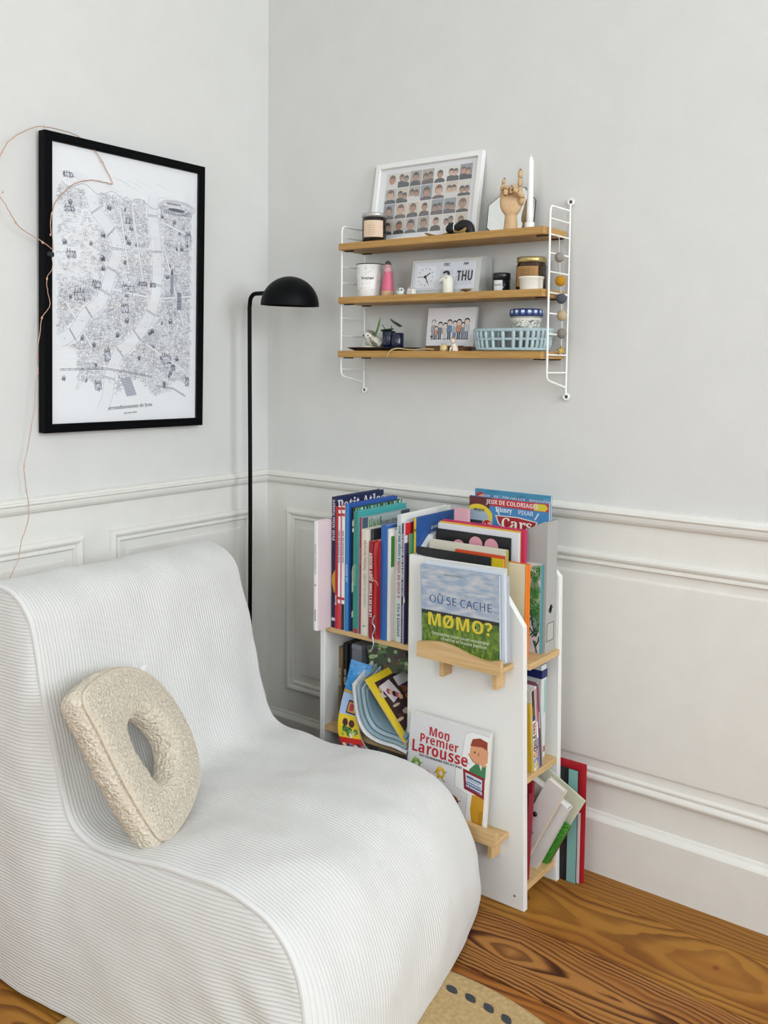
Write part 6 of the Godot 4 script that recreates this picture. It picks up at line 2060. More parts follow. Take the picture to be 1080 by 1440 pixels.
func build_books_left_lower() -> void:
	var y0 := 0.285
	var G := "books and magazines on the lower shelf of the open bay"
	# dark books at the back left
	var k := 0
	for r in [[0.4800, 0.0120, 0.196, "8d7550", "7a6342", "brown spined"], [0.4935, 0.0130, 0.206, "1a1a1c", "15161a", "black spined"], [0.5075, 0.0130, 0.205, "181a20", "101218", "blue-black"], [0.5215, 0.0125, 0.198, "25272c", "1d2026", "charcoal"]]:
		var t := book("novel", "%s book at the dim back of the lower open shelf" % r[5], G, Vector3(r[0], y0, 0.215 - 0.006 * k), r[1], r[2], 0.15, r[3], r[4])
		spine_text(t, ["petit ours", "mille ans", "la nuit", "dragons"][k], 0.115, 0.0072, ["d8cdb8", "cfc9bd", "4d9ab8", "9aa0a8"][k], font_bold)
		k += 1
	var bx := thing("grey_box", "slim grey cardboard box standing among dark books", "box", Vector3(0.545, y0, 0.170), 0.0, "")
	var mb := MB.new(); mb.rbox(Vector3(0, 0.105, 0), Vector3(0.032, 0.210, 0.11), 0.001); obj("carton", mb, mat("6c7077", 0.6), bx)
	mb = MB.new(); mb.rbox(Vector3(0, 0.211, 0), Vector3(0.033, 0.012, 0.112), 0.001); obj("lid", mb, mat("7b8087", 0.6), bx)

	# hanging play catalogue: blue, yellow and red
	var c := Canvas.new(200, 640, Color("2f86c4"))
	var r := RandomNumberGenerator.new(); r.seed = 23
	for q in 40: c.ell(r.randf_range(0, 200), r.randf_range(20, 150), r.randf_range(6, 22), r.randf_range(3, 8), [Color("4ba0d6"), Color("2674ad"), Color("3b93cf")][r.randi() % 3])
	c.poly([Vector2(0, 165), Vector2(200, 185), Vector2(200, 197), Vector2(0, 178)], Color("c99a2e"))
	c.poly([Vector2(0, 180), Vector2(200, 200), Vector2(200, 300), Vector2(0, 300)], Color("a9bfe0"))
	c.poly([Vector2(70, 215), Vector2(185, 225), Vector2(180, 300), Vector2(60, 290)], Color("1c1f27"))
	c.poly([Vector2(78, 224), Vector2(176, 233), Vector2(172, 291), Vector2(70, 282)], Color("c98f52"))
	c.rect(90, 235, 38, 40, Color("b5333d")); c.rect(130, 250, 30, 30, Color("dcc24a"))
	c.rect(0, 300, 200, 165, Color("e6c729"))
	for q in [[70, 350, 24], [130, 355, 24]]: c.ell(q[0], q[1], q[2], q[2], Color("4a1f2a"))
	for q in 20: c.ell(r.randf_range(40, 180), r.randf_range(390, 450), r.randf_range(8, 20), r.randf_range(8, 22), [Color("4c7a3a"), Color("2f5d33"), Color("8fae4a"), Color("ddd7c4")][r.randi() % 4])
	c.rect(0, 462, 200, 178, Color("cf2f2a"))
	for q in 6: c.ell(30 + q * 30, 520 + (q % 2) * 14, 15, 13, [Color("e4e0d8"), Color("3a3f48"), Color("6f8fae")][q % 3])
	c.poly([Vector2(20, 560), Vector2(180, 540), Vector2(200, 600), Vector2(60, 612)], Color("46586c"))
	floppy("toy_catalogue", "blue, yellow and red toy catalogue drooping over the shelf edge", G,
		[at_z(494, 927, 0.262), at_z(487, 958, 0.278), at_z(479, 992, 0.292), at_z(475, 1020, 0.302), at_z(479, 1044, 0.306), at_z(490, 1064, 0.305)],
		[at_z(523, 936, 0.240), at_z(517, 965, 0.262), at_z(508, 998, 0.276), at_z(505, 1026, 0.288), at_z(512, 1048, 0.292), at_z(528, 1063, 0.292)], 0.004, tex_mat(c.im, 0.3), "d9d6cf")

	# rolled magazines: nested U shapes seen edge on
	var cols := ["d7d9da", "8ba3ad", "9fb3bb", "7e98a6"]
	for q in 4:
		var s := q * 0.0075
		var path := [[497 + q * 6.5, 962 + q * 3], [499 + q * 6.5, 985 + q * 2], [503 + q * 6.5, 1012 - q * 2], [513 + q * 6, 1032 - q * 4], [531 + q * 4, 1044 - q * 5.5], [553 + q * 2, 1051 - q * 6], [571, 1060 - q * 7]]
		var a: Array = []; var b: Array = []
		for p in path:
			var v := at_z(p[0], p[1], 0.300 - q * 0.004)
			a.append(v); b.append(v + Vector3(0.0, 0.070, -0.135))
		floppy("rolled_magazine", "curled magazine, %s of the nested roll in the open bay" % ["outermost white one", "second pale blue one", "third grey-blue one", "innermost slate one"][q], G, a, b, 0.0052, mat(cols[q], 0.35), ["e6e5e2", "a9bac0", "b9c5c9", "8fa5b0"][q])
	# blue leaflet inside the roll
	c = Canvas.new(128, 128, Color("1e62ab"))
	for q in 30: c.ell(r.randf_range(0, 128), r.randf_range(0, 128), r.randf_range(5, 30), r.randf_range(4, 12), [Color("2a74bd"), Color("174f90"), Color("2268b0")][r.randi() % 3])
	slab("blue_leaflet", "plain blue leaflet tucked inside the rolled magazines", "leaflet", G, at_z(528, 1034, 0.262), at_z(556, 1040, 0.250), at_z(517, 980, 0.250), 0.002, "1e62ab", {print = c.im})

	# yellow framed comic magazine leaning across
	c = Canvas.new(320, 420, Color("d9bd2c"))
	c.rect(34, 40, 286, 340, Color("3b2b2a"))
	for q in 60: c.ell(r.randf_range(44, 310), r.randf_range(50, 370), r.randf_range(8, 26), r.randf_range(6, 20), [Color("5c3a30"), Color("8a5638"), Color("2b2030"), Color("c6b39a"), Color("4a2a55")][r.randi() % 5])
	c.rect(150, 60, 90, 60, Color("c9cacb")); c.rect(250, 110, 60, 60, Color("bfc2c6"))
	c.rect(170, 240, 150, 110, Color("5b3a6e"))
	for q in 14: c.ell(r.randf_range(180, 310), r.randf_range(250, 345), 10, 8, [Color("8a5aa0"), Color("c77b3a"), Color("3a2450")][q % 3])
	c.poly([Vector2(50, 70), Vector2(120, 60), Vector2(140, 160), Vector2(70, 190)], Color("d8cfd0"))
	for q in 5: c.ell(80 + q * 12, 120 + q * 14, 12, 16, [Color("b0506a"), Color("e0b48f"), Color("2a2530")][q % 3])
	var bl := at_z(571, 1048, 0.292); var tl := at_z(514, 955, 0.296)
	var tr := at_z(570, 908, 0.135)
	tr.x = minf(tr.x, tl.x); tr.y = minf(tr.y, 0.528)
	var t := slab("comic_magazine", "yellow bordered comic magazine leaning askew across the open bay", "magazine", G, tl + Vector3(0, 0, 0), bl, tr, 0.006, "d9bd2c", {page = "d8d2c2", gap = 0.001, rough = 0.28})
	mb = MB.new()
	var sz: Vector2 = t.get_meta("size")
	mb.quad(Vector3(0.0005, 0.0005, 0.0002), Vector3(sz.x - 0.0005, 0.0005, 0.0002), Vector3(sz.x - 0.0005, sz.y - 0.0005, 0.0002), Vector3(0.0005, sz.y - 0.0005, 0.0002), Vector2(0, 0), Vector2(0, 1), Vector2(1, 1), Vector2(1, 0))
	obj("cover_print", mb, tex_mat(c.im, 0.28), t)
	# green picture card standing behind
	c = Canvas.new(160, 100, Color("3c4a34"))
	for q in 50: c.ell(r.randf_range(0, 160), r.randf_range(0, 100), r.randf_range(5, 16), r.randf_range(4, 10), [Color("587a4a"), Color("2b2f2c"), Color("6e4638"), Color("9ab27e"), Color("4a3038")][r.randi() % 5])
	slab("picture_card", "green and brown picture booklet tilted behind the comic magazine", "booklet", G, at_z(524, 952, 0.225), at_z(576, 944, 0.205), at_z(508, 909, 0.225), 0.004, "4a5a40", {print = c.im})
	# lowest bay: dark books lying flat
	for q in [["dark red", "5a1820", 0.055, 0.022], ["black", "181a1d", 0.0775, 0.020], ["maroon", "48151c", 0.098, 0.024]]:
		var fb := thing("novel", "%s book lying flat on the bottom shelf of the open bay" % q[0], "book", Vector3(0.615, q[2], 0.160), 0.05, "books lying on the bottom shelf")
		mb = MB.new(); mb.rbox(Vector3(0, q[3] / 2, 0), Vector3(0.21, q[3], 0.16), 0.001); obj("cover", mb, mat(q[1], 0.45), fb)
		mb = MB.new(); mb.box(Vector3(0.003, q[3] / 2, 0.0012), Vector3(0.206, q[3] - 0.005, 0.160)); obj("pages", mb, mat("cfc8b8", 0.9), fb)

func build_books_right() -> void:
	var y0 := 0.566
	var G := "books standing on the upper shelf behind the display panel"
	# face-on slab standing on the shelf: px of left, right and top at depth z
	var stand := func(called: String, label: String, category: String, z: float, pl: float, prr: float, ptop: float, thick: float, cover: String, o: Dictionary, ybase := 0.566) -> Node3D:
		var xa := at_z(pl, ptop, z).x; var xb := at_z(prr, ptop, z).x
		var yt := at_z((pl + prr) / 2, ptop, z).y
		return slab(called, label, category, G, Vector3(xa, ybase, z), Vector3(xb, ybase, z), Vector3(xa, yt, z), thick, cover, o)
	var t: Node3D
	t = stand.call("album", "flat black album standing right behind the display panel", "book", 0.2545, 586, 690, 776, 0.0040, "16181b", {page = "c9c6bd", board = 0.0012})
	t = stand.call("gold_booklet", "shiny gold yellow booklet behind the black album", "book", 0.2490, 640, 707, 782, 0.0060, "c7b21f", {rough = 0.2, page = "d98f2b", spine = "right", spine_hex = "cf9a1f"})
	t = stand.call("red_booklet", "thin red and yellow edged booklet behind the gold one", "book", 0.2420, 640, 710, 777, 0.0035, "c94a1e", {page = "e3c23a", board = 0.001})
	t = stand.call("notebook", "cream notebook with thick white page block", "notebook", 0.2375, 604, 712, 766, 0.0090, "d3cfbd", {page = "e8e4d6", spine = "right", spine_hex = "a39a3e"})
	t = stand.call("folder", "cream cardboard folder with a bright orange spine", "folder", 0.2270, 650, 739, 788, 0.0190, "d9d0b4", {page = "ddd5bd", back = "d9731c"})
	var sz: Vector2 = t.get_meta("size")
	var mb := MB.new(); mb.rbox(Vector3(sz.x + 0.0015, sz.y / 2, -0.0095), Vector3(0.004, sz.y + 0.001, 0.020), 0.0012)
	mb.T = Transform3D(Basis(), Vector3(sz.x + 0.0035, sz.y / 2, -0.0095))
	mb.tube([Vector3(0, -sz.y / 2 + 0.001, 0), Vector3(0, sz.y / 2 - 0.001, 0)], 0.0026, 8)
	obj("orange_spine", mb, mat("e07a1c", 0.4), t)
	t = stand.call("circle_book", "black covered book with two pale pink circles", "book", 0.2060, 613, 718, 750, 0.0050, "17181b", {page = "d9d6d0", board = 0.0014})
	for q in [[0.32, 0.86, 0.085], [0.55, 0.905, 0.090], [0.755, 0.905, 0.090]]:
		sz = t.get_meta("size")
		face_shape(t, blob(q[0], q[1], q[2], q[2] * sz.x / sz.y), "d99aa6", "pink_circle")
	t = stand.call("white_album", "tall white album between black book and pink folder", "book", 0.2000, 616, 729, 742.5, 0.0065, "dcdce0", {page = "e9e8ea", spine = "right", spine_hex = "d5d5da"})
	t = stand.call("yellow_booklet", "thin yellow booklet before the pink folder", "book", 0.1925, 618, 732, 740, 0.0040, "dcae3a", {page = "e9d79a", board = 0.001})
	t = stand.call("pink_folder", "raspberry pink cardboard folder with flat spine", "folder", 0.1880, 622, 738, 738, 0.0100, "c22b5c", {page = "e4dcd6", spine = "right"})
	# palm leaf notebook
	var c := Canvas.new(200, 480, Color("d9d2cf"))
	var r := RandomNumberGenerator.new(); r.seed = 71
	for q in 30:
		var base := Vector2(r.randf_range(90, 230), r.randf_range(20, 300))
		var dir := r.randf_range(0, TAU); var g: Color = [Color("2f7f3a"), Color("46963f"), Color("1f5a33"), Color("5f7a2a"), Color("8d8a3a")][r.randi() % 5]
		for e in 13:
			var at := base + Vector2(cos(dir), sin(dir)) * e * 9
			for s in [-1, 1]:
				c.line(at, at + Vector2(cos(dir + s * 0.9), sin(dir + s * 0.9)) * (34 - absf(e - 6) * 3.2), 4.0, g)
		c.line(base, base + Vector2(cos(dir), sin(dir)) * 120, 3.0, g.darkened(0.2))
	for q in 70:
		var base := Vector2(r.randf_range(0, 200), r.randf_range(300, 480))
		c.line(base, base + Vector2(r.randf_range(-30, 30), -r.randf_range(20, 70)), 6.0, [Color("0f4f4a"), Color("14665c"), Color("1f3f38"), Color("3f8a76")][r.randi() % 4])
	t = stand.call("palm_notebook", "notebook printed with green palm leaves and blue-green spine", "notebook", 0.1765, 690, 761, 789, 0.0110, "cfcac6", {page = "b9c7c4", spine = "right", spine_hex = "4f8f96"})
	sz = t.get_meta("size")
	mb = MB.new()
	mb.quad(Vector3(sz.x - 0.11, 0.0006, 0.0003), Vector3(sz.x - 0.0006, 0.0006, 0.0003), Vector3(sz.x - 0.0006, sz.y - 0.0006, 0.0003), Vector3(sz.x - 0.11, sz.y - 0.0006, 0.0003))
	obj("cover_print", mb, tex_mat(c.im, 0.4), t)

	# grey magazine file with a slanted top, finger hole and label holder
	var xs := at_z(768, 800, 0.1640).x           # its spine end
	var bx := thing("magazine_file", "grey cardboard magazine file with finger hole and label slot", "magazine file", Vector3(xs, y0, 0.140))
	var grey := mat("a9a8a4", 0.55)
	var hh := at_z(768, 734, 0.1640).y - y0
	var side := PackedVector2Array([Vector2(-0.235, 0), Vector2(0, 0), Vector2(0, hh), Vector2(-0.006, hh), Vector2(-0.235, hh * 0.62)])
	for s in [-1, 1]:
		mb = MB.new(); mb.prism(side, s * 0.0240 - 0.0012, s * 0.0240 + 0.0012); obj("side_wall", mb, grey, bx)
	mb = MB.new(); mb.box(Vector3(-0.1175, 0.0012, 0), Vector3(0.235, 0.0024, 0.0456)); obj("bottom", mb, grey, bx)
	# spine end with a keyhole-shaped opening, cut from the card
	var sp := CSGBox3D.new(); sp.name = "spine_wall"; sp.size = Vector3(0.0024, hh, 0.0504); sp.position = Vector3(0.0012, hh / 2, 0); sp.material = grey
	bx.add_child(sp, true)
	var hole := CSGCylinder3D.new(); hole.name = "finger_hole"; hole.operation = CSGShape3D.OPERATION_SUBTRACTION; hole.radius = 0.0105; hole.height = 0.02; hole.sides = 24; hole.rotation.z = PI / 2; hole.position = Vector3(0, at_x(779, 853, xs).y - y0 - hh / 2, 0.002); hole.material = grey
	sp.add_child(hole, true)
	var hy := at_x(779, 853, xs).y - y0
	mb = MB.new()
	var ring: Array = []
	for k in 20: ring.append(Vector3(0.0026, hy + cos(TAU * k / 20) * 0.0105, 0.002 + sin(TAU * k / 20) * 0.0105))
	mb.tube(ring, 0.0011, 6, true); obj("steel_ring", mb, mat("c9cac9", 0.25, 0.8), bx)
	var ly := at_x(778, 885, xs).y - y0
	mb = MB.new()
	for e in [[0.0, 0.021, 0.036, 0.0012], [0.0, -0.021, 0.036, 0.0012]]:
		mb.rbox(Vector3(0.0028, ly + e[1], 0.002), Vector3(0.0012, 0.0014, 0.034), 0.0003)
	for e in [-1, 1]:
		mb.rbox(Vector3(0.0028, ly, 0.002 + e * 0.0165), Vector3(0.0012, 0.042, 0.0014), 0.0003)
	obj("label_holder", mb, mat("5f5e5a", 0.4, 0.3), bx)
	mb = MB.new(); mb.box(Vector3(0.0025, ly, 0.002), Vector3(0.0006, 0.040, 0.032)); obj("label_card", mb, mat("b4b2ac", 0.7), bx)

	build_colouring_books(y0)
	# small pink sticky block standing between the folders
	var pt := at_z(650, 715, 0.171)
	t = thing("pink_block", "small pale pink block peeping up beside the colouring books", "note block", Vector3(pt.x, y0, 0.171))
	mb = MB.new(); mb.rbox(Vector3(0, (pt.y - y0) / 2, 0), Vector3(0.042, pt.y - y0, 0.009), 0.001); obj("pad", mb, mat("d3a3ad", 0.8), t)

	# ---- middle right bay
	y0 = 0.305
	G = "books leaning on the middle shelf of the side bay"
	# thin books whose spines face right (+x), leaning a little towards the front panel
	var k := 0
	for q in [["yellow and red spined slim book against the front panel", 0.2470, 0.0060, 0.165, "d9b43a", "c9a32f", 0.10], ["thick white book with dark picture top and coloured capital letters", 0.2320, 0.0150, 0.196, "dcd8cf", "dad6cd", 0.12], ["white book with raspberry stripe and blue foot", 0.2160, 0.0075, 0.200, "e2e0e0", "e0dcdd", 0.13], ["thin white and dark red striped book", 0.2060, 0.0060, 0.205, "8a5560", "d9d4d4", 0.12], ["thin grey-green booklet beside striped book", 0.1985, 0.0040, 0.195, "9aa6a2", "c9d0cc", 0.12]]:
		var w: float = q[2]; var h: float = q[3]
		t = book("slim_book", q[0], G, Vector3(1.064, y0 + 0.001, q[1] - 0.022), w, h, 0.17, q[4], q[5], PI / 2, 0.0)
		t.basis = Basis(Vector3.RIGHT, q[6]) * Basis(Vector3.UP, PI / 2)
		if k == 1:
			spine_band(t, w, h - 0.062, h - 0.001, "3a2a22", "spine_picture")
			spine_band(t, w, h - 0.062, h - 0.040, "b5822f", "spine_picture")
			spine_band(t, w, h - 0.074, h - 0.062, "1f2f55", "spine_band")
			spine_text(t, "Mes", h - 0.092, 0.0100, "a8343a", font_bold, -0.002, 1.0, true)
			spine_text(t, "p'titi", h - 0.125, 0.0130, "3a2a2a", font_bold, 0.0, 0.8, true)
			for e in [["D", 0.052, "8a2f30"], ["O", 0.038, "d08a3c"], ["C", 0.025, "2f6f95"], ["S", 0.012, "c9c04a"]]:
				spine_text(t, e[0], e[1], 0.0165, e[2], font_bold, 0.001, 0.8, true)
		elif k == 2:
			spine_band(t, w, h - 0.085, h - 0.004, "c13a5c"); spine_band(t, w, 0.0005, 0.075, "3c6096", "spine_foot")
		elif k == 3:
			spine_band(t, w, 0.0005, 0.095, "4a1f25", "spine_foot"); spine_band(t, w, h - 0.070, h - 0.002, "7d4450")
		k += 1
	# white document box with a navy band
	var db := thing("document_box", "slim white document box with navy band round its top", "box", Vector3(1.030, y0, 0.142))
	mb = MB.new(); mb.rbox(Vector3(-0.07, 0.113, 0), Vector3(0.17, 0.226, 0.024), 0.0015); obj("carton", mb, mat("d3d8d6", 0.5), db)
	mb = MB.new(); mb.rbox(Vector3(-0.07, 0.205, 0), Vector3(0.173, 0.020, 0.027), 0.001); obj("navy_band", mb, mat("1b2560", 0.5), db)
	mb = MB.new(); mb.rbox(Vector3(0.0152, 0.150, -0.006), Vector3(0.001, 0.080, 0.009), 0.0003); obj("green_sticker", mb, mat("9cc0b8", 0.5), db)
	mb = MB.new(); mb.rbox(Vector3(0.0152, 0.022, -0.006), Vector3(0.001, 0.014, 0.008), 0.0003); obj("red_mark", mb, mat("b0605c", 0.5), db)

	# ---- bottom right bay: folders leaning out past the bookcase
	y0 = 0.050
	G = "folders leaning in the bottom bay"
	# red and black folders upright at the back, sticking out to the right
	var up := func(called: String, label: String, z: float, xr: float, pxt: Array, thick: float, hex: String, yb: float) -> Node3D:
		var top := at_z(pxt[0], pxt[1], z)
		return slab(called, label, "folder", G, Vector3(xr - 0.24, yb, z), Vector3(xr, yb, z), Vector3(xr - 0.24, top.y, z), thick, hex, {board = 0.001})
	var yb := 0.0015
	up.call("red_folder", "tall red card folder sticking out beyond the bookcase", 0.0850, 1.131, [811, 1072], 0.004, "b01e2a", yb)
	up.call("pink_card", "thin pink-white card before the tall red folder", 0.0905, 1.122, [806, 1140], 0.002, "d9c9cb", yb)
	t = up.call("black_folder", "black folder with a teal stripe before the red folder", 0.0960, 1.116, [805, 1082], 0.003, "14161a", yb)
	face_shape(t, [[0.90, 0.0], [0.998, 0.0], [0.998, 0.998], [0.90, 0.998]], "7fb0aa", "teal_stripe")
	# tilted white folders: lower right corner on the shelf, upper right corner out over the floor
	var tilt := func(called: String, label: String, category: String, z: float, a: Array, b: Array, width: float, thick: float, hex: String, o: Dictionary) -> Node3D:
		# a = px of the lower right corner, b = px of the upper right corner on plane z; the face runs left from that edge
		var pa := at_z(a[0], a[1], z); var pb := at_z(b[0], b[1], z)
		var e := (pb - pa).normalized()
		var left := Vector3(-e.y, e.x, 0)
		if left.x > 0: left = -left
		width = minf(width, (0.289 - pb.y) / left.y)
		return slab(called, label, category, G, pa + left * width, pa, pb + left * width, thick, hex, o)
	c = Canvas.new(128, 256, Color("3d8a2c"))
	for q in 90:
		var p := Vector2(r.randf_range(0, 128), r.randf_range(0, 256)); var rad := r.randf_range(8, 18)
		for e in 3:
			var pts: Array = []
			for s in 9: pts.append(p + Vector2(cos(s * 0.5 + q), sin(s * 0.5 + q)) * (rad - e * 5))
			c.path(pts, 2.0, [Color("5fae3f"), Color("2a6a20"), Color("76bd4f")][e])
	tilt.call("cream_folder", "cream card folder leaning furthest out of the bottom bay", "folder", 0.122, [745, 1250], [823, 1127], 0.12, 0.004, "d7d8c0", {board = 0.0012})
	tilt.call("brown_folder", "thin brown backed folder under the green patterned one", "folder", 0.130, [748, 1257], [803, 1163], 0.10, 0.003, "8a5a34", {board = 0.001})
	tilt.call("green_folder", "green swirl patterned folder leaning in the bottom bay", "folder", 0.138, [745, 1256], [802, 1163], 0.10, 0.005, "3d8a2c", {print = c.im, board = 0.0012})
	tilt.call("white_binder", "white ring binder leaning in the bottom bay", "binder", 0.172, [742, 1240], [799, 1138], 0.16, 0.022, "d9d6d3", {page = "dcd9d2", spine = "right", spine_hex = "d3d0cc"})
	t = tilt.call("white_folder", "wide white folder leaning before the white binder", "folder", 0.196, [742, 1205], [794, 1114], 0.20, 0.012, "cfc9c6", {page = "e0d6c4", spine = "right", spine_hex = "dcc9ae"})
	sz = t.get_meta("size")
	mb = MB.new(); mb.ball(Vector3(sz.x * 0.30, sz.y * 0.52, 0.002), Vector3(0.006, 0.006, 0.004), 12, 8); obj("black_button", mb, mat("121316", 0.4), t)
	mb = MB.new(); mb.ball(Vector3(sz.x * 0.62, sz.y * 0.30, 0.001), Vector3(0.003, 0.003, 0.002), 10, 6); obj("snap", mb, mat("8a5a58", 0.4), t)
	# dark red books next to the panel
	for q in [["wine red paperback leaning behind the display panel's foot", 0.2430, 0.012, 0.205, "7d1426"], ["second wine red paperback leaning beside its twin", 0.2295, 0.012, 0.225, "8f1a2c"]]:
		t = book("red_book", q[0], G, Vector3(1.060, 0.0515, q[1]), q[2], q[3], 0.12, q[4], q[4], PI / 2, 0.0)
		t.basis = Basis(Vector3.RIGHT, -0.085) * Basis(Vector3.UP, PI / 2)

func build_colouring_books(y0: float) -> void:
	var G := "colouring books in the grey magazine file"
	# back one
	var z := 0.1300
	var xa := at_z(668, 690, z).x; var xb := at_z(775, 700, z).x
	var c := Canvas.new(512, 640, Color("3d86a8"))
	var r := RandomNumberGenerator.new(); r.seed = 6
	for q in 26: c.ell(r.randf_range(0, 512), r.randf_range(0, 160), r.randf_range(16, 60), r.randf_range(5, 14), [Color("4f9abb"), Color("347a9e"), Color("2d6c90")][r.randi() % 3])
	c.ell(36, 40, 30, 26, Color("b3303a")); c.ell(40, 36, 14, 12, Color("d9b04a"))
	c.ell(110, 62, 40, 26, Color("dfe3e2")); c.ell(118, 58, 12, 10, Color("3a4048"))
	c.ell(478, 44, 20, 18, Color("55606a"))
	c.poly([Vector2(412, 40), Vector2(430, 28), Vector2(452, 34), Vector2(448, 58), Vector2(420, 62)], Color("8fb6cf"))
	var top_l := at_z(668, 687, z).y
	var t := slab("colouring_book", "blue colouring book behind, with a white title strip", "book", G, Vector3(xa, y0 + 0.003, z), Vector3(xb, y0 + 0.003, z), Vector3(xa, (top_l + at_z(775, 707, z).y) / 2 + 0.008, z), 0.006, "3d86a8", {print = c.im, page = "d9dcd9", board = 0.0008, gap = 0.0008, rough = 0.3})
	face_text(t, "JEUX - DE - COLORIAGE - MOSAIQUE", 0.55, 0.952, 0.0088, "e6d3d6", font_bold, 0.92)
	face_text(t, "Disney", 0.40, 0.915, 0.0110, "1d2a3a", font_serif, 0.85)
	face_text(t, "PIXAR", 0.66, 0.910, 0.0110, "1d2a3a", font_sans, 1.25)
	# front one
	z = 0.1480
	xa = at_z(660, 705, z).x; xb = at_z(772, 725, z).x
	c = Canvas.new(512, 640, Color("3a7fb5"))
	c.rect(0, 0, 512, 36, Color("b92a33"))
	c.poly([Vector2(0, 0), Vector2(150, 0), Vector2(130, 60), Vector2(0, 90)], Color("5a1c22"))
	c.poly([Vector2(420, 4), Vector2(490, 4), Vector2(508, 19), Vector2(490, 34), Vector2(420, 34)], Color("c9c22e"))
	c.ell(60, 100, 92, 60, Color("dcc634")); c.ell(52, 106, 76, 46, Color("9fb4c4"))
	c.rect(0, 108, 116, 22, Color("39424c")); c.rect(0, 130, 96, 40, Color("6b2228"))
	c.ell(122, 128, 34, 28, Color("c4c0a6")); c.ell(122, 128, 29, 23, Color("c02f35"))
	var top := (at_z(660, 699, z).y + at_z(772, 723, z).y) / 2
	t = slab("colouring_book", "blue colouring book in front, with a red banner and red badge", "book", G, Vector3(xa, y0 + 0.003, z), Vector3(xb, y0 + 0.003, z), Vector3(xa, top + 0.014, z), 0.006, "3a7fb5", {print = c.im, page = "d9dcd9", board = 0.0008, gap = 0.0008, rough = 0.3})
	face_text(t, "JEUX DE COLORIAGES", 0.55, 0.971, 0.0105, "ead9d8", font_bold, 0.95)
	face_text(t, "Disney", 0.45, 0.922, 0.0112, "dfe9f2", font_serif, 0.85)
	face_text(t, "PIXAR", 0.72, 0.918, 0.0100, "dfe9f2", font_sans, 1.1)
	face_text(t, "+2", 0.24, 0.80, 0.0150, "f0e6d8", font_bold, 1.0)
	face_text(t, "100 JEUX", 0.13, 0.905, 0.0062, "3a3a1a", font_bold, 0.9)
	# winged red title badge
	face_shape(t, [[0.34, 0.8819], [0.62, 0.8862], [0.87, 0.8664], [0.84, 0.8106], [0.74, 0.7734], [0.5, 0.7827], [0.38, 0.8199]], "d8d9d4", "badge_rim", 0.0006)
	face_shape(t, [[0.36, 0.8757], [0.62, 0.8794], [0.85, 0.8621], [0.825, 0.8156], [0.735, 0.7827], [0.51, 0.7908], [0.4, 0.8242]], "a3202a", "badge", 0.0010)
	face_text(t, "Cars", 0.615, 0.832, 0.0235, "efe7d8", font_serif, 1.15, 0.0)
	for ch in t.get_children():
		if ch is MeshInstance3D and ch.mesh is TextMesh and ch.mesh.text == "Cars":
			ch.position += Vector3(0, 0, 0.0009)
	face_shape(t, [[0.34, 0.9346], [0.355, 0.9377], [0.4, 0.8881], [0.385, 0.885]], "d5d8da", "wing_line")
	face_shape(t, [[0.87, 0.9284], [0.885, 0.9253], [0.84, 0.8788], [0.825, 0.8819]], "d5d8da", "wing_line")

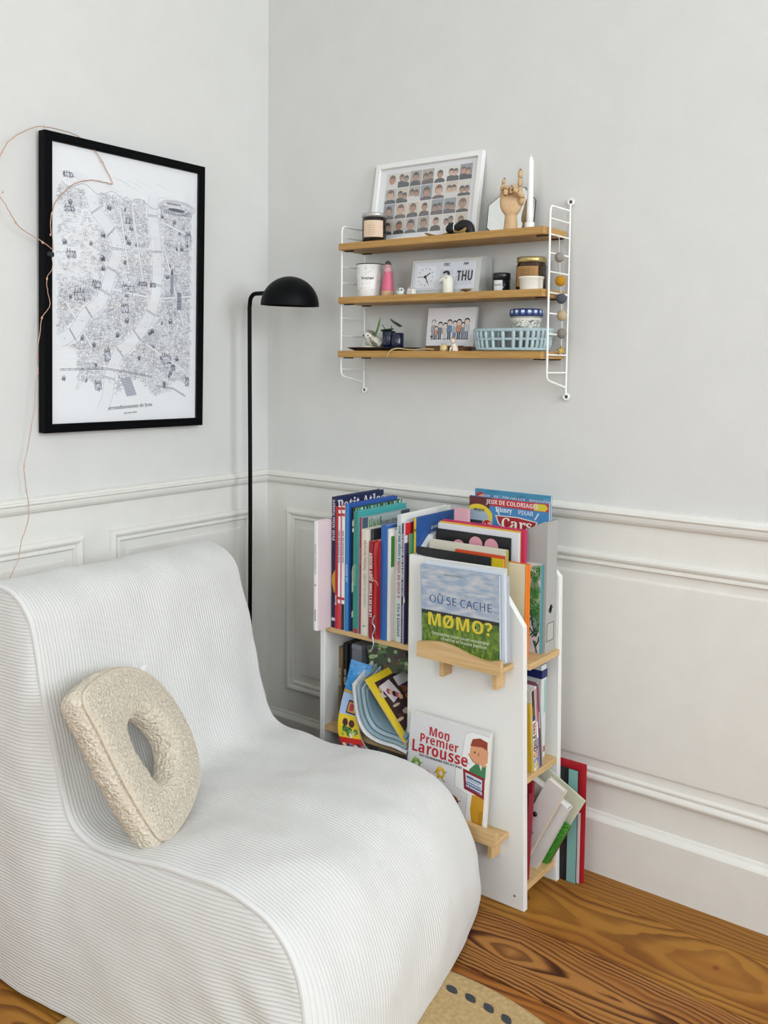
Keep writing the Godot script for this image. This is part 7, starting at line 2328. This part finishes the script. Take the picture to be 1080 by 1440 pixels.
# ------------------------------------------------------------------ books shown on the two ledges
func build_display_books() -> void:
	var G := "books on the upper display ledge"
	var zb := 0.3165; var zt := 0.322
	var turn := deg_to_rad(2.6)
	var bl := at_z(594, 893, zb); bl.y = 0.5680
	var wid := at_z(703.5, 921, zb).x - bl.x
	var hgt := at_z(578.5, 791, zt).y - bl.y
	var br := bl + Vector3(cos(turn), sin(turn) * 0.35, 0) * wid
	var tl := bl + Vector3(-sin(turn) * hgt, hgt, zt - zb)
	var w := 480; var h := 500
	var c := Canvas.new(w, h, Color("aeb8c4"))
	var r := RandomNumberGenerator.new(); r.seed = 2
	var n := FastNoiseLite.new(); n.seed = 5; n.frequency = 0.012; n.fractal_octaves = 4
	for y in h:
		for x in w:
			if y < 262:
				var g := clampf(0.5 + n.get_noise_2d(x * 0.7, y * 2.2) * 1.1, 0, 1)
				c.im.set_pixel(x, y, Color("94a6bd").lerp(Color("c3c5c8"), g))
			elif y < 284:
				c.im.set_pixel(x, y, Color("2a2f2c"))
			else:
				var g := clampf(0.5 + n.get_noise_2d(x * 2.5, y * 1.2 + 400) * 1.3, 0, 1)
				c.im.set_pixel(x, y, Color("3f5f22").lerp(Color("7d9636"), g))
	for k in 2200:
		var p := Vector2(r.randf_range(0, w), r.randf_range(300, h))
		c.line(p, p + Vector2(r.randf_range(-3, 3), -r.randf_range(4, 12)), 1.0, [Color("5d7d2c"), Color("2f4a1c"), Color("8aa445")][r.randi() % 3], 0.8)
	var t := slab("hidden_dog_book", "photo picture book with grassy field cover and yellow title", "book", G, bl, br, tl, 0.010, "9fb0c4", {print = c.im, page = "e3e3de", board = 0.0016, spine = "left", rough = 0.35})
	face_text(t, "OÙ SE CACHE", 0.51, 0.615, 0.0175, "3f5688", font_sans, 1.15)
	face_text(t, "MØMO?", 0.495, 0.375, 0.0300, "d7c23a", font_bold, 1.12)
	face_text(t, "Devinettes pour jouer ensemble", 0.50, 0.215, 0.0070, "d9dccb", font_sans, 1.1)
	face_text(t, "cherche et trouve partout", 0.55, 0.165, 0.0070, "d9dccb", font_sans, 1.1)
	face_text(t, "Andrea Kloss", 0.42, 0.920, 0.0055, "6f7a86", font_sans, 1.1)
	# a tiny dark dog peeping through the last O
	face_shape(t, blob(0.700, 0.365, 0.018, 0.022), "2a2a2c", "peeping_dog")
	face_shape(t, blob(0.712, 0.347, 0.007, 0.009), "d8d2c8", "dog_muzzle", 0.0006)
	var nn := t.basis.z
	var ex := t.basis.x; var ey := t.basis.y
	# three more books behind it
	var off := 0.0105
	for q in [["white hardback behind the grassy field book", "d5dbe2", 0.009, 0.004, 0.006, "e6e6e2"], ["pale blue-grey picture book, third on upper display ledge", "b9c3d0", 0.007, 0.006, -0.004, "e0e2e4"], ["white magazine at the back of the upper display ledge", "e2e1dc", 0.005, -0.002, 0.010, "ebe9e4"]]:
		var s: Vector3 = bl - nn * off + ex * (0.004 + q[3])
		slab("display_book", q[0], "book", G, s, s + (br - bl), s + (tl - bl) + ey * q[4], q[2], q[1], {page = q[5], board = 0.0012, spine = "left"})
		off += q[2] + 0.0005
	# dictionary on the lower ledge
	G = ""
	zb = 0.3150; zt = 0.2945
	bl = at_z(578, 1150, zb); bl.y = 0.1750
	br = at_z(697, 1166, zb); br.y = 0.1750; br.x -= 0.032
	tl = at_z(575.5, 1000, zt)
	bl.x = tl.x + 0.006
	w = 560; h = 640
	c = Canvas.new(w, h, Color("dad9d9"))
	# the cut-out white silhouette on the right
	c.poly([Vector2(400, 40), Vector2(440, 16), Vector2(560, 20), Vector2(560, 640), Vector2(430, 640), Vector2(440, 430), Vector2(350, 400), Vector2(345, 250), Vector2(440, 230), Vector2(385, 190)], Color("e8e8e6"))
	c.path([Vector2(560, 18), Vector2(440, 14), Vector2(398, 42), Vector2(383, 190), Vector2(438, 229), Vector2(343, 250), Vector2(348, 402), Vector2(438, 431), Vector2(428, 640)], 3.0, Color("b9b8b8"))
	# boy: trousers, shirt, head
	c.poly([Vector2(470, 420), Vector2(552, 410), Vector2(552, 560), Vector2(545, 612), Vector2(500, 620), Vector2(475, 590), Vector2(462, 520)], Color("c99327"))
	c.poly([Vector2(520, 520), Vector2(552, 500), Vector2(548, 610), Vector2(525, 612)], Color("b07f20"))
	c.poly([Vector2(440, 262), Vector2(480, 215), Vector2(552, 205), Vector2(552, 300), Vector2(440, 300)], Color("3c7a4c"))
	c.poly([Vector2(500, 205), Vector2(530, 200), Vector2(520, 250)], Color("e4e2dc"))
	c.ell(500, 150, 62, 62, Color("d99a72")); c.rect(520, 190, 26, 30, Color("d99a72"))
	c.ell(436, 168, 11, 9, Color("d99a72"))
	c.poly([Vector2(436, 110), Vector2(450, 60), Vector2(500, 42), Vector2(552, 55), Vector2(554, 110), Vector2(520, 96), Vector2(470, 104)], Color("93391f"))
	c.ell(470, 142, 5, 7, Color("2a2020"))
	c.path([Vector2(438, 176), Vector2(462, 205), Vector2(500, 212)], 3.0, Color("5a3626"))
	c.ell(496, 150, 6, 12, Color("b9764f"))
	# slate with a red frame
	c.poly([Vector2(396, 268), Vector2(548, 292), Vector2(552, 428), Vector2(412, 398)], Color("8c1f2b"))
	c.poly([Vector2(414, 290), Vector2(532, 308), Vector2(535, 404), Vector2(427, 380)], Color("cfd6e2"))
	for k in 5: c.line(Vector2(428, 312 + k * 17), Vector2(524 - 8 * (k % 2), 328 + k * 17), 3.0 if k % 2 else 6.0, Color("4a5f8a"))
	# little letter figures
	for q in [[60, 335, "7ea53a"], [150, 400, "b0362f"], [240, 345, "dcb02c"], [250, 460, "2f4f80"], [345, 505, "7a3a20"], [80, 400, "c9872c"], [170, 470, "7a3f7a"]]:
		var col := Color(q[2])
		c.ell(q[0], q[1], 30, 36, col); c.ell(q[0] + 4, q[1] + 4, 12, 15, Color("dad9d9"))
		c.ell(q[0] - 6, q[1] - 30, 14, 12, col.lightened(0.25))
		for s in [-1, 1]:
			c.path([Vector2(q[0] + s * 12, q[1] + 28), Vector2(q[0] + s * 22, q[1] + 50), Vector2(q[0] + s * 34, q[1] + 54)], 6.0, col.darkened(0.35))
			c.path([Vector2(q[0] + s * 26, q[1] - 6), Vector2(q[0] + s * 44, q[1] - 16 * s)], 5.0, col.darkened(0.35))
	t = slab("dictionary", "thick white children's dictionary with red title on the lower display ledge", "book", G, bl, br, tl, 0.016, "dcdbda", {print = c.im, page = "e2dccb", board = 0.002, spine = "left", spine_hex = "d8d8d6", rough = 0.35})
	face_text(t, "Mon", 0.385, 0.855, 0.0205, "b4222f", font_bold, 1.0)
	face_text(t, "Premier", 0.385, 0.762, 0.0205, "b4222f", font_bold, 1.0)
	face_text(t, "Larousse", 0.400, 0.660, 0.0270, "b4222f", font_bold, 1.0)
	face_text(t, "DICTIONNAIRE DES 4-7 ANS", 0.42, 0.578, 0.0055, "2a2a33", font_bold, 1.2)
	face_text(t, "2000 mots", 0.845, 0.500, 0.0058, "33466e", font_bold, 1.0, -0.14)
	face_text(t, "18 planches", 0.850, 0.425, 0.0058, "33466e", font_bold, 1.0, -0.14)
